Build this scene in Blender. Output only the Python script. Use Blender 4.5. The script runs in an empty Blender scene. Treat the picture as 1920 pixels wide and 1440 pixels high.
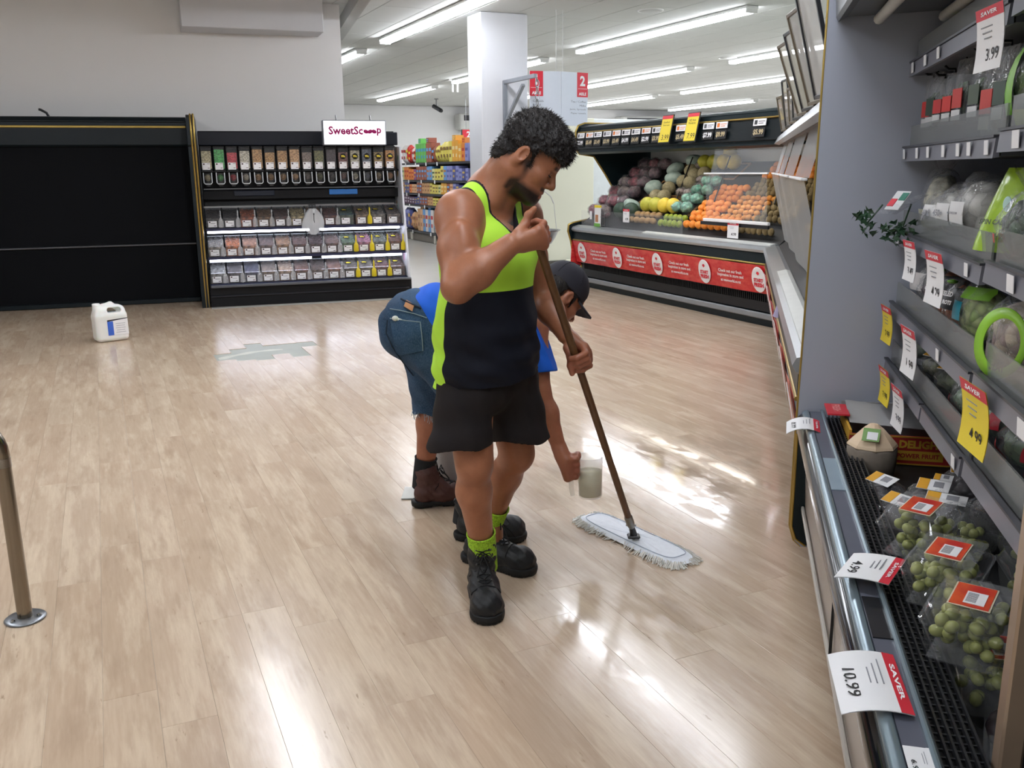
import bpy, math, random
import numpy as np
from mathutils import Matrix, Vector, Euler
sc = bpy.context.scene
COL = sc.collection
R = math.radians
# ---------------------------------------------------------------- camera, world, exposure
H = 1.5
PITCH, ROLL, YAW, FPX = R(13.3), R(-0.6), R(24.9), 1700.0
_f = Vector((math.sin(YAW)*math.cos(PITCH), math.cos(YAW)*math.cos(PITCH), -math.sin(PITCH)))
_r = Vector((math.cos(YAW), -math.sin(YAW), 0)); _u = _r.cross(_f)
CR = math.cos(ROLL)*_r + math.sin(ROLL)*_u
CU = -math.sin(ROLL)*_r + math.cos(ROLL)*_u
CF = _f
cd = bpy.data.cameras.new('camera'); cam = bpy.data.objects.new('camera', cd); COL.objects.link(cam)
cd.sensor_width = 36; cd.lens = FPX/1920*36; cd.clip_start = .05; cd.clip_end = 120
cam.matrix_world = Matrix(((CR.x, CU.x, -CF.x, 0), (CR.y, CU.y, -CF.y, 0), (CR.z, CU.z, -CF.z, H), (0, 0, 0, 1)))
sc.camera = cam
wd = bpy.data.worlds.new('world'); sc.world = wd; wd.use_nodes = True
wd.node_tree.nodes['Background'].inputs[0].default_value = (.75, .8, .9, 1)
wd.node_tree.nodes['Background'].inputs[1].default_value = .1
sc.view_settings.view_transform = 'Standard'; sc.view_settings.look = 'None'
sc.view_settings.exposure = EXPOSURE = 0.78; sc.view_settings.gamma = 1; sc.view_settings.use_curve_mapping = False
sc.cycles.use_denoising = True
sc.cycles.transparent_max_bounces = 24; sc.cycles.max_bounces = 7; sc.cycles.caustics_refractive = False; sc.cycles.caustics_reflective = False
LIGHT = 20.0          # luminance of the ceiling tubes
CEIL = 3.5

def ray(u, v): return CR*((u-960)/FPX) - CU*((v-720)/FPX) + CF
def onz(u, v, z=0.):
    d = ray(u, v); return Vector((0, 0, H)) + d*((z-H)/d.z)
def onplane(u, v, p0, n):
    d = ray(u, v); n = Vector(n); return Vector((0, 0, H)) + d*((Vector(p0)-Vector((0, 0, H))).dot(n)/d.dot(n))
ED = Vector((math.sin(YAW), math.cos(YAW), 0)); ER = Vector((math.cos(YAW), -math.sin(YAW), 0))
def px(u, v, D):       # the point seen there at the horizontal distance D ahead of the camera
    d = ray(u, v); return Vector((0, 0, H)) + d*(D/d.dot(ED))

# ---------------------------------------------------------------- materials
def lin(c):
    if isinstance(c, str):
        c = [int(c[i:i+2], 16)/255 for i in (0, 2, 4)]
    return tuple((x/12.92 if x <= .04045 else ((x+.055)/1.055)**2.4) for x in c)
_M = {}
class NT:
    def __init__(s, name):
        s.m = bpy.data.materials.new(name); s.m.use_nodes = True; s.t = s.m.node_tree; s.n = s.t.nodes; s.l = s.t.links
        s.bsdf = s.n['Principled BSDF']; s.out = s.n['Material Output']
    def new(s, typ, **kw):
        n = s.n.new(typ)
        for k, v in kw.items(): setattr(n, k, v)
        return n
    def link(s, a, b): s.l.new(a, b)
    def noise(s, scale, detail=3, vec=None, rough=.5):
        n = s.new('ShaderNodeTexNoise'); n.inputs['Scale'].default_value = scale; n.inputs['Detail'].default_value = detail; n.inputs['Roughness'].default_value = rough
        if vec is not None: s.link(vec, n.inputs['Vector'])
        return n.outputs[0]
    def ramp(s, fac, stops, const=False):
        n = s.new('ShaderNodeValToRGB'); e = n.color_ramp.elements
        if const: n.color_ramp.interpolation = 'CONSTANT'
        while len(e) < len(stops): e.new(.5)
        for i, (p, c) in enumerate(stops):
            e[i].position = p
            e[i].color = (c, c, c, 1) if isinstance(c, (int, float)) else (tuple(c)+(1,) if len(c) == 3 else c)
        s.link(fac, n.inputs[0]); return n.outputs[0]
    def mix(s, fac, a, b, typ='MIX'):
        n = s.new('ShaderNodeMix', data_type='RGBA', blend_type=typ)
        for sock, v in ((n.inputs[0], fac), (n.inputs[6], a), (n.inputs[7], b)):
            if isinstance(v, bpy.types.NodeSocket): s.link(v, sock)
            elif isinstance(v, (int, float)): sock.default_value = v
            else: sock.default_value = tuple(v)+(1,)
        return n.outputs[2]
    def math(s, op, a, b=0., c=None):
        n = s.new('ShaderNodeMath', operation=op)
        for sock, v in zip(n.inputs, (a, b) if c is None else (a, b, c)):
            if isinstance(v, bpy.types.NodeSocket): s.link(v, sock)
            else: sock.default_value = v
        return n.outputs[0]
    def coord(s, which='Object'): return s.new('ShaderNodeTexCoord').outputs[which]
    def pos(s): return s.new('ShaderNodeNewGeometry').outputs['Position']
    def attr(s, name): return s.new('ShaderNodeAttribute', attribute_name=name).outputs
    def mapping(s, vec, scale=(1, 1, 1), rot=(0, 0, 0), loc=(0, 0, 0)):
        n = s.new('ShaderNodeMapping'); n.inputs['Scale'].default_value = scale; n.inputs['Rotation'].default_value = rot; n.inputs['Location'].default_value = loc
        s.link(vec, n.inputs['Vector']); return n.outputs[0]
    def bump(s, h, strength=.2, dist=.01):
        n = s.new('ShaderNodeBump'); n.inputs['Strength'].default_value = strength; n.inputs['Distance'].default_value = dist
        s.link(h, n.inputs['Height']); s.link(n.outputs[0], s.bsdf.inputs['Normal'])
    def set(s, **kw):
        names = dict(color='Base Color', rough='Roughness', metal='Metallic', spec='Specular IOR Level', coat='Coat Weight', alpha='Alpha', emit='Emission Color', es='Emission Strength', sss='Subsurface Weight', trans='Transmission Weight')
        for k, v in kw.items():
            sock = s.bsdf.inputs[names[k]]
            if isinstance(v, bpy.types.NodeSocket): s.link(v, sock)
            elif isinstance(v, (int, float)): sock.default_value = v
            else: sock.default_value = tuple(v)+(1,)
def mat(name, c, rough=.5, metal=0, spec=.5, var=.08, scale=12, bump=0, bscale=60, coat=0, emit=None, es=0, island=0., objrand=0.):
    key = name
    if key in _M: return _M[key]
    s = NT(name); c = lin(c)
    col = s.mix(s.noise(scale, 3, s.coord()), tuple(x*(1-var) for x in c), tuple(min(1, x*(1+var)) for x in c))
    if island or objrand:
        g = s.new('ShaderNodeNewGeometry').outputs['Random Per Island'] if island else s.new('ShaderNodeObjectInfo').outputs['Random']
        a = island or objrand
        col = s.mix(1.0, col, s.ramp(g, [(0, 1-a), (1, 1+a)]), 'MULTIPLY')
    s.set(color=col, rough=rough, metal=metal, spec=spec, coat=coat)
    if bump: s.bump(s.noise(bscale, 4, s.coord()), bump, .005)
    if emit is not None: s.set(emit=lin(emit), es=es)
    _M[key] = s.m; return s.m
def clear(name, tint=(1, 1, 1), body=.06, rough=.05, bodycol=(.8, .82, .85), ior=1.45, wrinkle=0, wscale=30):
    if name in _M: return _M[name]
    s = NT(name); n = s.n; n.remove(s.bsdf)
    tr = s.new('ShaderNodeBsdfTransparent'); tr.inputs[0].default_value = tuple(tint)+(1,)
    gl = s.new('ShaderNodeBsdfGlossy'); gl.inputs['Roughness'].default_value = rough
    df = s.new('ShaderNodeBsdfDiffuse'); df.inputs[0].default_value = tuple(bodycol)+(1,)
    m1 = s.new('ShaderNodeMixShader'); m1.inputs[0].default_value = body; s.link(tr.outputs[0], m1.inputs[1]); s.link(df.outputs[0], m1.inputs[2])
    fr = s.new('ShaderNodeFresnel'); fr.inputs[0].default_value = ior
    if wrinkle:
        b = s.new('ShaderNodeBump'); b.inputs['Strength'].default_value = wrinkle; b.inputs['Distance'].default_value = .02
        s.link(s.noise(wscale, 3, s.coord(), .6), b.inputs['Height'])
        s.link(b.outputs[0], gl.inputs['Normal']); s.link(b.outputs[0], fr.inputs['Normal'])
    front = s.math('MULTIPLY', fr.outputs[0], s.math('SUBTRACT', 1., s.new('ShaderNodeNewGeometry').outputs['Backfacing']))
    m2 = s.new('ShaderNodeMixShader'); s.link(front, m2.inputs[0]); s.link(m1.outputs[0], m2.inputs[1]); s.link(gl.outputs[0], m2.inputs[2])
    s.link(m2.outputs[0], s.out.inputs[0]); _M[name] = s.m; return s.m

# ---------------------------------------------------------------- mesh building
def frame(o, x, y):     # matrix with the columns x, y, x^y at o
    x = Vector(x).normalized(); y = Vector(y).normalized(); z = x.cross(y).normalized(); y = z.cross(x)
    return Matrix(((x.x, y.x, z.x, o[0]), (x.y, y.y, z.y, o[1]), (x.z, y.z, z.z, o[2]), (0, 0, 0, 1)))
def T(x=0, y=0, z=0): return Matrix.Translation((x, y, z))
def RZ(a): return Matrix.Rotation(a, 4, 'Z')
def RX(a): return Matrix.Rotation(a, 4, 'X')
def RY(a): return Matrix.Rotation(a, 4, 'Y')
_txt = {}
def text_mesh(s, bold=0.0):
    key = (s, bold)
    if key not in _txt:
        c = bpy.data.curves.new('lettering', 'FONT'); c.body = s; c.offset = bold; c.align_x = 'CENTER'; c.align_y = 'CENTER'; c.resolution_u = 2; c.space_line = .92
        o = bpy.data.objects.new('lettering', c); COL.objects.link(o)
        dg = bpy.context.evaluated_depsgraph_get(); me = bpy.data.meshes.new_from_object(o.evaluated_get(dg))
        V = [tuple(v.co) for v in me.vertices]; F = [tuple(p.vertices) for p in me.polygons]
        bpy.data.objects.remove(o); bpy.data.curves.remove(c); bpy.data.meshes.remove(me)
        a = np.array(V) if V else np.zeros((1, 3)); lo, hi = a.min(0), a.max(0)
        _txt[key] = ([((v[0]-(lo[0]+hi[0])/2), v[1]-(lo[1]+hi[1])/2, 0) for v in V], F, hi[0]-lo[0], hi[1]-lo[1])
    return _txt[key]
class MB:
    def __init__(s): s.v = []; s.f = []; s.m = []; s.sm = []
    def add(s, V, F, m=0, smooth=False, M=None):
        o = len(s.v)
        s.v += [tuple(M @ Vector(p)) for p in V] if M is not None else [tuple(p) for p in V]
        for f in F: s.f.append(tuple(i+o for i in f)); s.m.append(m); s.sm.append(smooth)
        return s
    def box(s, c, d, m=0, M=None, bev=0.):
        x, y, z = (k/2 for k in d)
        if not bev:
            V = [(c[0]+i*x, c[1]+j*y, c[2]+k*z) for i in (-1, 1) for j in (-1, 1) for k in (-1, 1)]
            F = [(0, 1, 3, 2), (4, 6, 7, 5), (0, 4, 5, 1), (2, 3, 7, 6), (0, 2, 6, 4), (1, 5, 7, 3)]
            return s.add(V, F, m, False, M)
        b = min(bev, x*.99, y*.99, z*.99); V = []; ix = {}
        for i in (-1, 1):
            for j in (-1, 1):
                for k in (-1, 1):
                    for a in range(3):
                        p = [i*(x-b), j*(y-b), k*(z-b)]; p[a] += (i, j, k)[a]*b
                        ix[i, j, k, a] = len(V); V.append((c[0]+p[0], c[1]+p[1], c[2]+p[2]))
        F = []
        def fix(f):     # outward winding
            p = [Vector(V[q])-Vector(c) for q in f]; n = (p[1]-p[0]).cross(p[2]-p[0]); m_ = sum(p, Vector())
            F.append(tuple(f) if n.dot(m_) > 0 else tuple(reversed(f)))
        for a in range(3):
            o1, o2 = [q for q in range(3) if q != a]
            for sg in (-1, 1):
                f = []
                for u, w in ((-1, -1), (1, -1), (1, 1), (-1, 1)):
                    k = [0, 0, 0]; k[a] = sg; k[o1] = u; k[o2] = w; f.append(ix[k[0], k[1], k[2], a])
                fix(f)
            for u in (-1, 1):
                for w in (-1, 1):
                    f = []
                    for sg, ax in ((-1, o1), (1, o1), (1, o2), (-1, o2)):
                        k = [0, 0, 0]; k[a] = sg; k[o1] = u; k[o2] = w; f.append(ix[k[0], k[1], k[2], ax])
                    fix(f)
        for i in (-1, 1):
            for j in (-1, 1):
                for k in (-1, 1): fix([ix[i, j, k, 0], ix[i, j, k, 1], ix[i, j, k, 2]])
        return s.add(V, F, m, False, M)
    def tube(s, pts, r, n=8, m=0, caps=True, closed=False, M=None, flat=1.):
        P = [Vector(p) for p in pts]; k = len(P); rr = r if isinstance(r, (list, tuple)) else [r]*k
        V = []; F = []; up = None
        for i in range(k):
            d = (P[(i+1) % k]-P[i-1]) if closed else (P[min(i+1, k-1)]-P[max(i-1, 0)])
            d = d.normalized() if d.length > 1e-9 else Vector((0, 0, 1))
            if up is None:
                up = Vector((0, 0, 1)) if abs(d.z) < .9 else Vector((1, 0, 0))
            a = (up - d*up.dot(d)).normalized(); b = d.cross(a); up = a
            for j in range(n):
                t = 2*math.pi*j/n; V.append(P[i] + (a*math.cos(t) + b*math.sin(t)*flat)*rr[i])
        for i in range(k if closed else k-1):
            for j in range(n):
                q = (i+1) % k; F.append((i*n+j, i*n+(j+1) % n, q*n+(j+1) % n, q*n+j))
        s.add(V, F, m, True, M)
        if caps and not closed:
            s.add(V[:n], [tuple(reversed(range(n)))], m, False, M); s.add(V[-n:], [tuple(range(n))], m, False, M)
        return s
    def lathe(s, prof, n=20, m=0, M=None, smooth=True, sx=1., sy=1.):
        V = []; F = []
        for (r, z) in prof:
            for j in range(n):
                t = 2*math.pi*j/n; V.append((r*math.cos(t)*sx, r*math.sin(t)*sy, z))
        for i in range(len(prof)-1):
            for j in range(n): F.append((i*n+j, i*n+(j+1) % n, (i+1)*n+(j+1) % n, (i+1)*n+j))
        return s.add(V, F, m, smooth, M)
    def prism(s, poly, y0, y1, m=0, M=None, smooth=False):   # polygon in x,z swept along y
        n = len(poly); A = sum(poly[i][0]*poly[(i+1) % n][1]-poly[(i+1) % n][0]*poly[i][1] for i in range(n))
        if A < 0: poly = list(reversed(poly))
        V = [(x, y0, z) for x, z in poly]+[(x, y1, z) for x, z in poly]
        F = [tuple(range(n)), tuple(reversed(range(n, 2*n)))]
        s.add(V, F, m, False, M)
        s.add(V, [(i, i+n, (i+1) % n+n, (i+1) % n) for i in range(n)], m, smooth, M); return s
    def sphere(s, c, r, nu=12, nv=8, m=0, M=None, fn=None):
        r = (r, r, r) if isinstance(r, (int, float)) else r
        V = [(c[0], c[1], c[2]-r[2])]; F = []
        for i in range(1, nv):
            t = math.pi*i/nv-math.pi/2
            for j in range(nu):
                p = 2*math.pi*j/nu; V.append((c[0]+r[0]*math.cos(t)*math.cos(p), c[1]+r[1]*math.cos(t)*math.sin(p), c[2]+r[2]*math.sin(t)))
        V.append((c[0], c[1], c[2]+r[2])); L = len(V)-1
        for j in range(nu):
            F.append((0, 1+(j+1) % nu, 1+j)); F.append((L, 1+(nv-2)*nu+j, 1+(nv-2)*nu+(j+1) % nu))
            for i in range(nv-2):
                a = 1+i*nu; F.append((a+j, a+(j+1) % nu, a+nu+(j+1) % nu, a+nu+j))
        if fn: V = [fn(Vector(v)) for v in V]
        return s.add(V, F, m, True, M)
    def surf(s, fn, nu, nv, m=0, smooth=True, M=None):       # fn(u, v), u and v from 0 to 1
        V = [fn(i/nu, j/nv) for j in range(nv+1) for i in range(nu+1)]
        F = [(j*(nu+1)+i, j*(nu+1)+i+1, (j+1)*(nu+1)+i+1, (j+1)*(nu+1)+i) for j in range(nv) for i in range(nu)]
        return s.add(V, F, m, smooth, M)
    def quad(s, a, b, c, d, m=0, M=None): return s.add([a, b, c, d], [(0, 1, 2, 3)], m, False, M)
    def text(s, string, M, w=None, h=None, m=0, bold=0.0, wh=None):   # centred at the origin of M, in its x,y plane
        V, F, tw, th = text_mesh(string, bold)
        if not V: return s
        if wh: kx, ky = wh[0]/tw, wh[1]/th
        elif w: kx = ky = w/tw
        else: kx = ky = h/th
        return s.add([(x*kx, y*ky, 0) for x, y, z in V], F, m, False, M)
    def mesh(s, name, mats):
        me = bpy.data.meshes.new(name); me.from_pydata(s.v, [], s.f)
        for m in mats: me.materials.append(m)
        if s.f:
            me.polygons.foreach_set('material_index', s.m); me.polygons.foreach_set('use_smooth', s.sm)
        me.update(); return me
    def build(s, name, mats, parent=None, M=None):
        if not isinstance(mats, (list, tuple)): mats = [mats]
        return link(name, s.mesh(name, mats), parent, M)
def link(name, me, parent=None, M=None):
    o = bpy.data.objects.new(name, me); COL.objects.link(o)
    if parent is not None: o.parent = parent
    if M is not None: o.matrix_local = M
    return o
def tag(o, label=None, cat=None, group=None, kind=None):
    for k, v in (('label', label), ('category', cat), ('group', group), ('kind', kind)):
        if v: o[k] = v
    return o
def thing(name, label, cat, M=None, group=None):
    o = bpy.data.objects.new(name, None); COL.objects.link(o); o.empty_display_size = .05
    if M is not None: o.matrix_world = M if isinstance(M, Matrix) else T(*M)
    return tag(o, label, cat, group)
def struct(o): o['kind'] = 'structure'; return o
def kids(o): return [c for c in COL.objects if c.parent == o]
_kc = {}
def dup(root, M, label=None, group=None):        # a copy of a thing with its parts and sub-parts
    if root.name not in _kc: _kc[root.name] = [(c, kids(c)) for c in kids(root)]
    r = root.copy(); COL.objects.link(r); r.matrix_world = M
    if label: r['label'] = label
    if group: r['group'] = group
    for c, gs in _kc[root.name]:
        k = c.copy(); COL.objects.link(k); k.parent = r
        for g in gs:
            q = g.copy(); COL.objects.link(q); q.parent = k
    return r
ORD = ['first', 'second', 'third', 'fourth', 'fifth', 'sixth', 'seventh', 'eighth', 'ninth', 'tenth', 'eleventh', 'twelfth', 'thirteenth', 'fourteenth', 'fifteenth', 'sixteenth', 'seventeenth', 'eighteenth', 'nineteenth', 'twentieth', 'twenty-first', 'twenty-second', 'twenty-third', 'twenty-fourth']
rnd = random.Random(7)
WHITE = mat('white_card', 'e9e9ea', .5, var=.02)
INK = mat('black_ink', '18181a', .6)
REDINK = mat('red_print', 'd5273a', .5, var=.05)
YELLOWC = mat('yellow_card', 'e6cf32', .5, var=.04)
BLACKP = mat('black_plastic', '141518', .35)
DGREEN = mat('dark_green_enamel', '0a1a1e', .42, spec=.35)
GOLD = mat('gold_trim', 'b09550', .3, metal=.85)
STEEL = mat('brushed_steel', '9a9c9e', .3, metal=1, bump=.05, bscale=200)
CHROME = mat('chrome', 'c8cacc', .12, metal=1)
GREYMETAL = mat('grey_painted_metal', '7c7f86', .4)
CLEAR = clear('clear_acrylic')
FILM = clear('clear_film', body=.07, rough=.12, wrinkle=.9, wscale=45)
# ================================================================ room shell
WALLP = mat('wall_paint', 'eae9e8', .75, var=.02, scale=3, bump=.03, bscale=90)
CREAM = mat('cream_paint', 'd9d8c4', .7, var=.02, scale=3)
WHITEP = mat('white_paint', 'd0d1d5', .6, var=.02)
def fl_mat():
    s = NT('vinyl_plank'); p = s.pos()
    oi = s.new('ShaderNodeObjectInfo').outputs['Random']; isl = s.new('ShaderNodeNewGeometry').outputs['Random Per Island']
    r = s.math('FRACT', s.math('ADD', s.math('MULTIPLY', oi, 7.31), s.math('MULTIPLY', isl, 3.7)))
    off = s.new('ShaderNodeCombineXYZ'); s.link(s.math('MULTIPLY', r, 37.), off.inputs[0]); s.link(s.math('MULTIPLY', r, 91.), off.inputs[1]); s.link(s.math('MULTIPLY', r, 13.), off.inputs[2])
    add = s.new('ShaderNodeVectorMath', operation='ADD'); s.link(p, add.inputs[0]); s.link(off.outputs[0], add.inputs[1])
    base = s.ramp(r, [(0, lin('c5af98')), (.35, lin('bfa890')), (.7, lin('cbb7a0')), (1, lin('baa38d'))])
    g1 = s.noise(1.0, 5, s.mapping(add.outputs[0], (11, 1.6, 1)), .66)        # broad cathedral figure
    col = s.mix(s.ramp(g1, [(.47, 0.), (.64, .62)]), base, lin('dccab2'))
    col = s.mix(s.ramp(s.noise(1.0, 4, s.mapping(add.outputs[0], (14, 2.6, 1)), .6), [(.52, 0.), (.72, .5)]), col, lin('a38b75'))
    col = s.mix(s.ramp(s.noise(1.0, 3, s.mapping(add.outputs[0], (90, 5, 1)), .6), [(.35, .16), (.7, 0.)]), col, lin('8d7055'))
    col = s.mix(s.ramp(s.noise(1.0, 4, s.mapping(add.outputs[0], (40, 7.0, 1)), .7), [(.66, 0.), (.76, .7)]), col, lin('765a40'))
    # worn and freshly coated areas differ in gloss
    n1 = s.noise(.9, 4, p, .55); n2 = s.noise(5, 4, s.mapping(p, (2.2, .8, 1)), .6)
    rough = s.mix(s.ramp(n1, [(.35, 0.), (.65, 1.)]), (.17,)*3, (.27,)*3)
    d = s.new('ShaderNodeVectorMath', operation='DISTANCE'); s.link(s.mapping(p, (1, .85, 1)), d.inputs[0]); d.inputs[1].default_value = (2.60, 3.08, 0)
    d2 = s.new('ShaderNodeVectorMath', operation='DISTANCE'); s.link(s.mapping(p, (1, .85, 1)), d2.inputs[0]); d2.inputs[1].default_value = (1.6, 2.05, 0)
    wet = s.math('MULTIPLY', s.math('MAXIMUM', s.ramp(d.outputs['Value'], [(.3, 1.), (.95, 0.)]), s.ramp(d2.outputs['Value'], [(.1, .6), (.5, 0.)])), s.ramp(n2, [(.44, 0.), (.53, 1.)]))
    rough = s.mix(wet, rough, (.05,)*3)
    sepc = s.new('ShaderNodeSeparateColor'); s.link(rough, sepc.inputs[0])
    s.set(color=col, rough=sepc.outputs[0], spec=.62)
    s.link(s.math('MULTIPLY', wet, .8), s.bsdf.inputs['Coat Weight']); s.bsdf.inputs['Coat Roughness'].default_value = .06
    s.bump(s.math('ADD', s.noise(1.0, 3, s.mapping(add.outputs[0], (160, 9, 1)), .6), s.math('MULTIPLY', s.noise(7, 3, p), 1.2)), .045, .002)
    return s.m
PLANK = fl_mat()
CONC = mat('grey_levelling_screed', 'a3a79c', .35, var=.12, scale=7)
floor = MB(); floor.box((7.5, 12, -.0535), (31, 36, .10), 0)
floor = struct(floor.build('floor', CONC))
PALE = mat('pale_vinyl', 'c9c6be', .22, var=.05, scale=2)
b = MB(); b.box((12.4, 19.6, -.0015), (20.0, 18.2, .003), 0); b.build('pale_vinyl_sheet', PALE, floor)
# planks: origin at the repair patch, length along y
PO = Vector((1.25, 7.85, 0)); PA = R(.9)
MPL = Matrix(((math.cos(PA), math.sin(PA), 0, PO.x), (-math.sin(PA), math.cos(PA), 0, PO.y), (0, 0, 1, 0), (0, 0, 0, 1)))
W_, L_ = .149, 1.22
holes = {-3: (-.24, .05), -2: (-.32, .22), -1: (-.37, .42), 0: (-.18, .27), 1: (-.36, .28), 2: (.06, .29)}
specs = []
for i in range(-40, 37):
    x0 = .878-1.25+.0015+W_*(i+3); y = -7.2 - rnd.random()*L_
    while y < 3.9:
        a, bb = y, y+L_
        iv = [(a, bb)]
        if i in holes:
            h0, h1 = holes[i]; iv = []
            if a < h0: iv.append((a, min(bb, h0)))
            if bb > h1: iv.append((max(a, h1), bb))
        for q0, q1 in iv:
            if q1-q0 < .02: continue
            w = MPL @ Vector((x0+W_/2, (q0+q1)/2, 0))
            lim = 10.52-7.85+.0157*(x0+W_/2)
            if w.x > 2.3 and q1 > lim:
                q1 = lim
                if q1-q0 < .03: continue
                w = MPL @ Vector((x0+W_/2, (q0+q1)/2, 0))
            dv = Vector((w.x, w.y, -H)); zz = dv.dot(CF)
            u = 960+FPX*dv.dot(CR)/max(zz, .01); v = 720-FPX*dv.dot(CU)/max(zz, .01)
            vis = zz > .3 and -150 < u < 2050 and v < 1750 and not (w.x > 2.45+(w.y-2.6)*.8)
            specs.append((0 if vis else 1, w.length, x0+W_/2, q0, q1))
        y += L_
specs.sort()
def plank_mb(mb, cx, y0, y1):
    g = .00025; x0, x1 = cx-W_/2+g, cx+W_/2-g; y0 += g; y1 -= g; c = .0005
    V = [(x0, y0, -.0035), (x1, y0, -.0035), (x1, y1, -.0035), (x0, y1, -.0035), (x0, y0, -c*.6), (x1, y0, -c*.6), (x1, y1, -c*.6), (x0, y1, -c*.6), (x0+c, y0+c, 0), (x1-c, y0+c, 0), (x1-c, y1-c, 0), (x0+c, y1-c, 0)]
    F = [(8, 9, 10, 11)]+[(k, (k+1) % 4, (k+1) % 4+4, k+4) for k in range(4)]+[(k+4, (k+1) % 4+4, (k+1) % 4+8, k+8) for k in range(4)]
    mb.add(V, F, 0)
_pm = {}
for vis, dist, cx, y0, y1 in specs[:296]:
    ln = round(y1-y0, 3)
    if ln not in _pm:
        m = MB(); plank_mb(m, 0, -ln/2, ln/2); _pm[ln] = m.mesh('plank', [PLANK])
    link('plank', _pm[ln], floor, MPL @ T(cx, (y0+y1)/2, 0))
m = MB()
for vis, dist, cx, y0, y1 in specs[296:]: plank_mb(m, cx, y0, y1)
o = m.build('distant_planks', PLANK, floor, MPL); o['kind'] = 'stuff'
# pale curved strip across the open patch
m = MB(); m.surf(lambda a, c: (.90+a*.56, 7.70+.10*math.sin(a*2.6)+.13*a+(c-.5)*(.10-.05*a+.02*math.sin(a*17)), -.0028), 16, 2)
m.build('pale_smear', mat('pale_smear_tone', 'c6c6b6', .3), floor)
# ceiling of lay-in tiles
TILE = mat('mineral_tile', 'c6c6c2', .85, var=.03, scale=5, bump=.05, bscale=140)
GRID = mat('ceiling_grid', 'b9b8b4', .7)
m = MB(); m.box((7.5, 12, CEIL+.06), (31, 36, .06)); ceil = struct(m.build('ceiling', GRID))
cells = []
for i in range(-11, 37):
    for j in range(-5, 29):
        x, y = .6*i+.35, 1.2*j+.2
        if x > 22.3 or y > 28.4: continue
        dv = Vector((x, y, CEIL-H)); zz = dv.dot(CF); u = 960+FPX*dv.dot(CR)/max(zz, .01); v = 720-FPX*dv.dot(CU)/max(zz, .01)
        vis = zz > .5 and 560 < u < 1640 and v > -60
        cells.append((0 if vis else 1, math.hypot(x, y), x, y))
cells.sort()
def tile_mb(mb, x, y):
    mb.box((x, y, CEIL+.015), (.592, 1.192, .03), 0, None, .004)
tm = MB(); tile_mb(tm, 0, 0); tm = tm.mesh('ceiling_tile', [TILE])
for c in cells[:296]: link('ceiling_tile', tm, ceil, T(c[2], c[3], (hash((round(c[2]*10), round(c[3]*10))) % 5)*.0006))
m = MB()
for c in cells[296:]: tile_mb(m, c[2], c[3])
o = m.build('distant_ceiling_tiles', TILE, ceil); o['kind'] = 'stuff'
# outer walls
def wallbox(name, c, d, mt=WALLP):
    m = MB(); m.box(c, d); return struct(m.build(name, mt))
wallbox('wall_back', (7.5, 28.6, 1.75), (31, .2, 3.5))
wallbox('wall_rear', (7.5, -5.6, 1.75), (31, .2, 3.5))
wallbox('wall_west', (-7.6, 11.5, 1.75), (.2, 34, 3.5))
wallbox('wall_right', (22.6, 11.5, 1.75), (.2, 34, 3.5))
# angled wall behind the empty cooler
AW = R(7.3)
MW = Matrix(((math.cos(AW), math.sin(AW), 0, 0), (-math.sin(AW), math.cos(AW), 0, 0), (0, 0, 1, 0), (0, 0, 0, 1)))   # x along the wall to the right, y into it
m = MB(); m.box((-3.4, 12.16, 1.75), (10.05, .32, 3.5)); struct(m.build('wall_left', WALLP, None, MW))
m = MB(); m.box((0, 0, .45), (1.60, .5, .9), 0, None, .006); struct(m.build('trim_1', WHITEP, None, MW @ T(.565, 11.80, 3.115) @ RZ(R(3))))
m = MB(); m.box((0, 0, 0), (.13, 8.5, .16)); struct(m.build('trim_2', mat('beam_paint', 'a9a9a7', .6), None, MW @ T(1.70, 9.7, 3.42) @ RZ(R(-2))))
# column and cream partition
m = MB(); m.box((5.28, 11.725, 1.75), (.68, .45, 3.5), 0, None, .01); struct(m.build('pillar', WHITEP))
pY = 12.55
m = MB(); m.box((6.45, pY+.06, 1.125), (1.62, .12, 2.25), 0, None, .004); part = struct(m.build('partition_1', CREAM))
m = MB(); m.box((8.20, pY+.14, 1.125), (1.80, .12, 2.25), 0, None, .004); part2 = struct(m.build('partition_2', mat('pale_panel', 'd3d8d8', .5)))
m = MB(); m.box((6.35, pY-.012, .06), (1.3, .02, .12), 0, None, .004); struct(m.build('baseboard_1', mat('dark_skirting', '4a4640', .5)))
# ceiling battens
TUBE = mat('lit_diffuser', 'ffffff', .5, var=0, emit='f3f7ff', es=LIGHT)
BATT = mat('batten_body', 'e4e4e2', .5)
def batten():
    t = thing('ceiling_light', 'x', 'light')
    m = MB(); m.box((0, 0, -.02), (.20, 4.5, .04), 0, None, .008); m.build('batten_body', BATT, t)
    m = MB()
    prof = [(-.085, -.04), (-.085, -.062), (-.06, -.085), (0, -.092), (.06, -.085), (.085, -.062), (.085, -.04)]
    m.prism(prof, -2.22, 2.22, 0); m.build('diffuser', TUBE, t)
    for s in (-1, 1): m = MB(); m.box((0, s*2.232, -.062), (.18, .02, .06), 0, None, .006); m.build('end_cap', BATT, t)
    return t
b0 = None
rows = [(-2.3, 4.0), (1.2, 4.15), (4.53, 4.0), (8.0, 4.05), (11.5, 4.4), (14.85, 4.9), (18.8, 5.4)]
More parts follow.
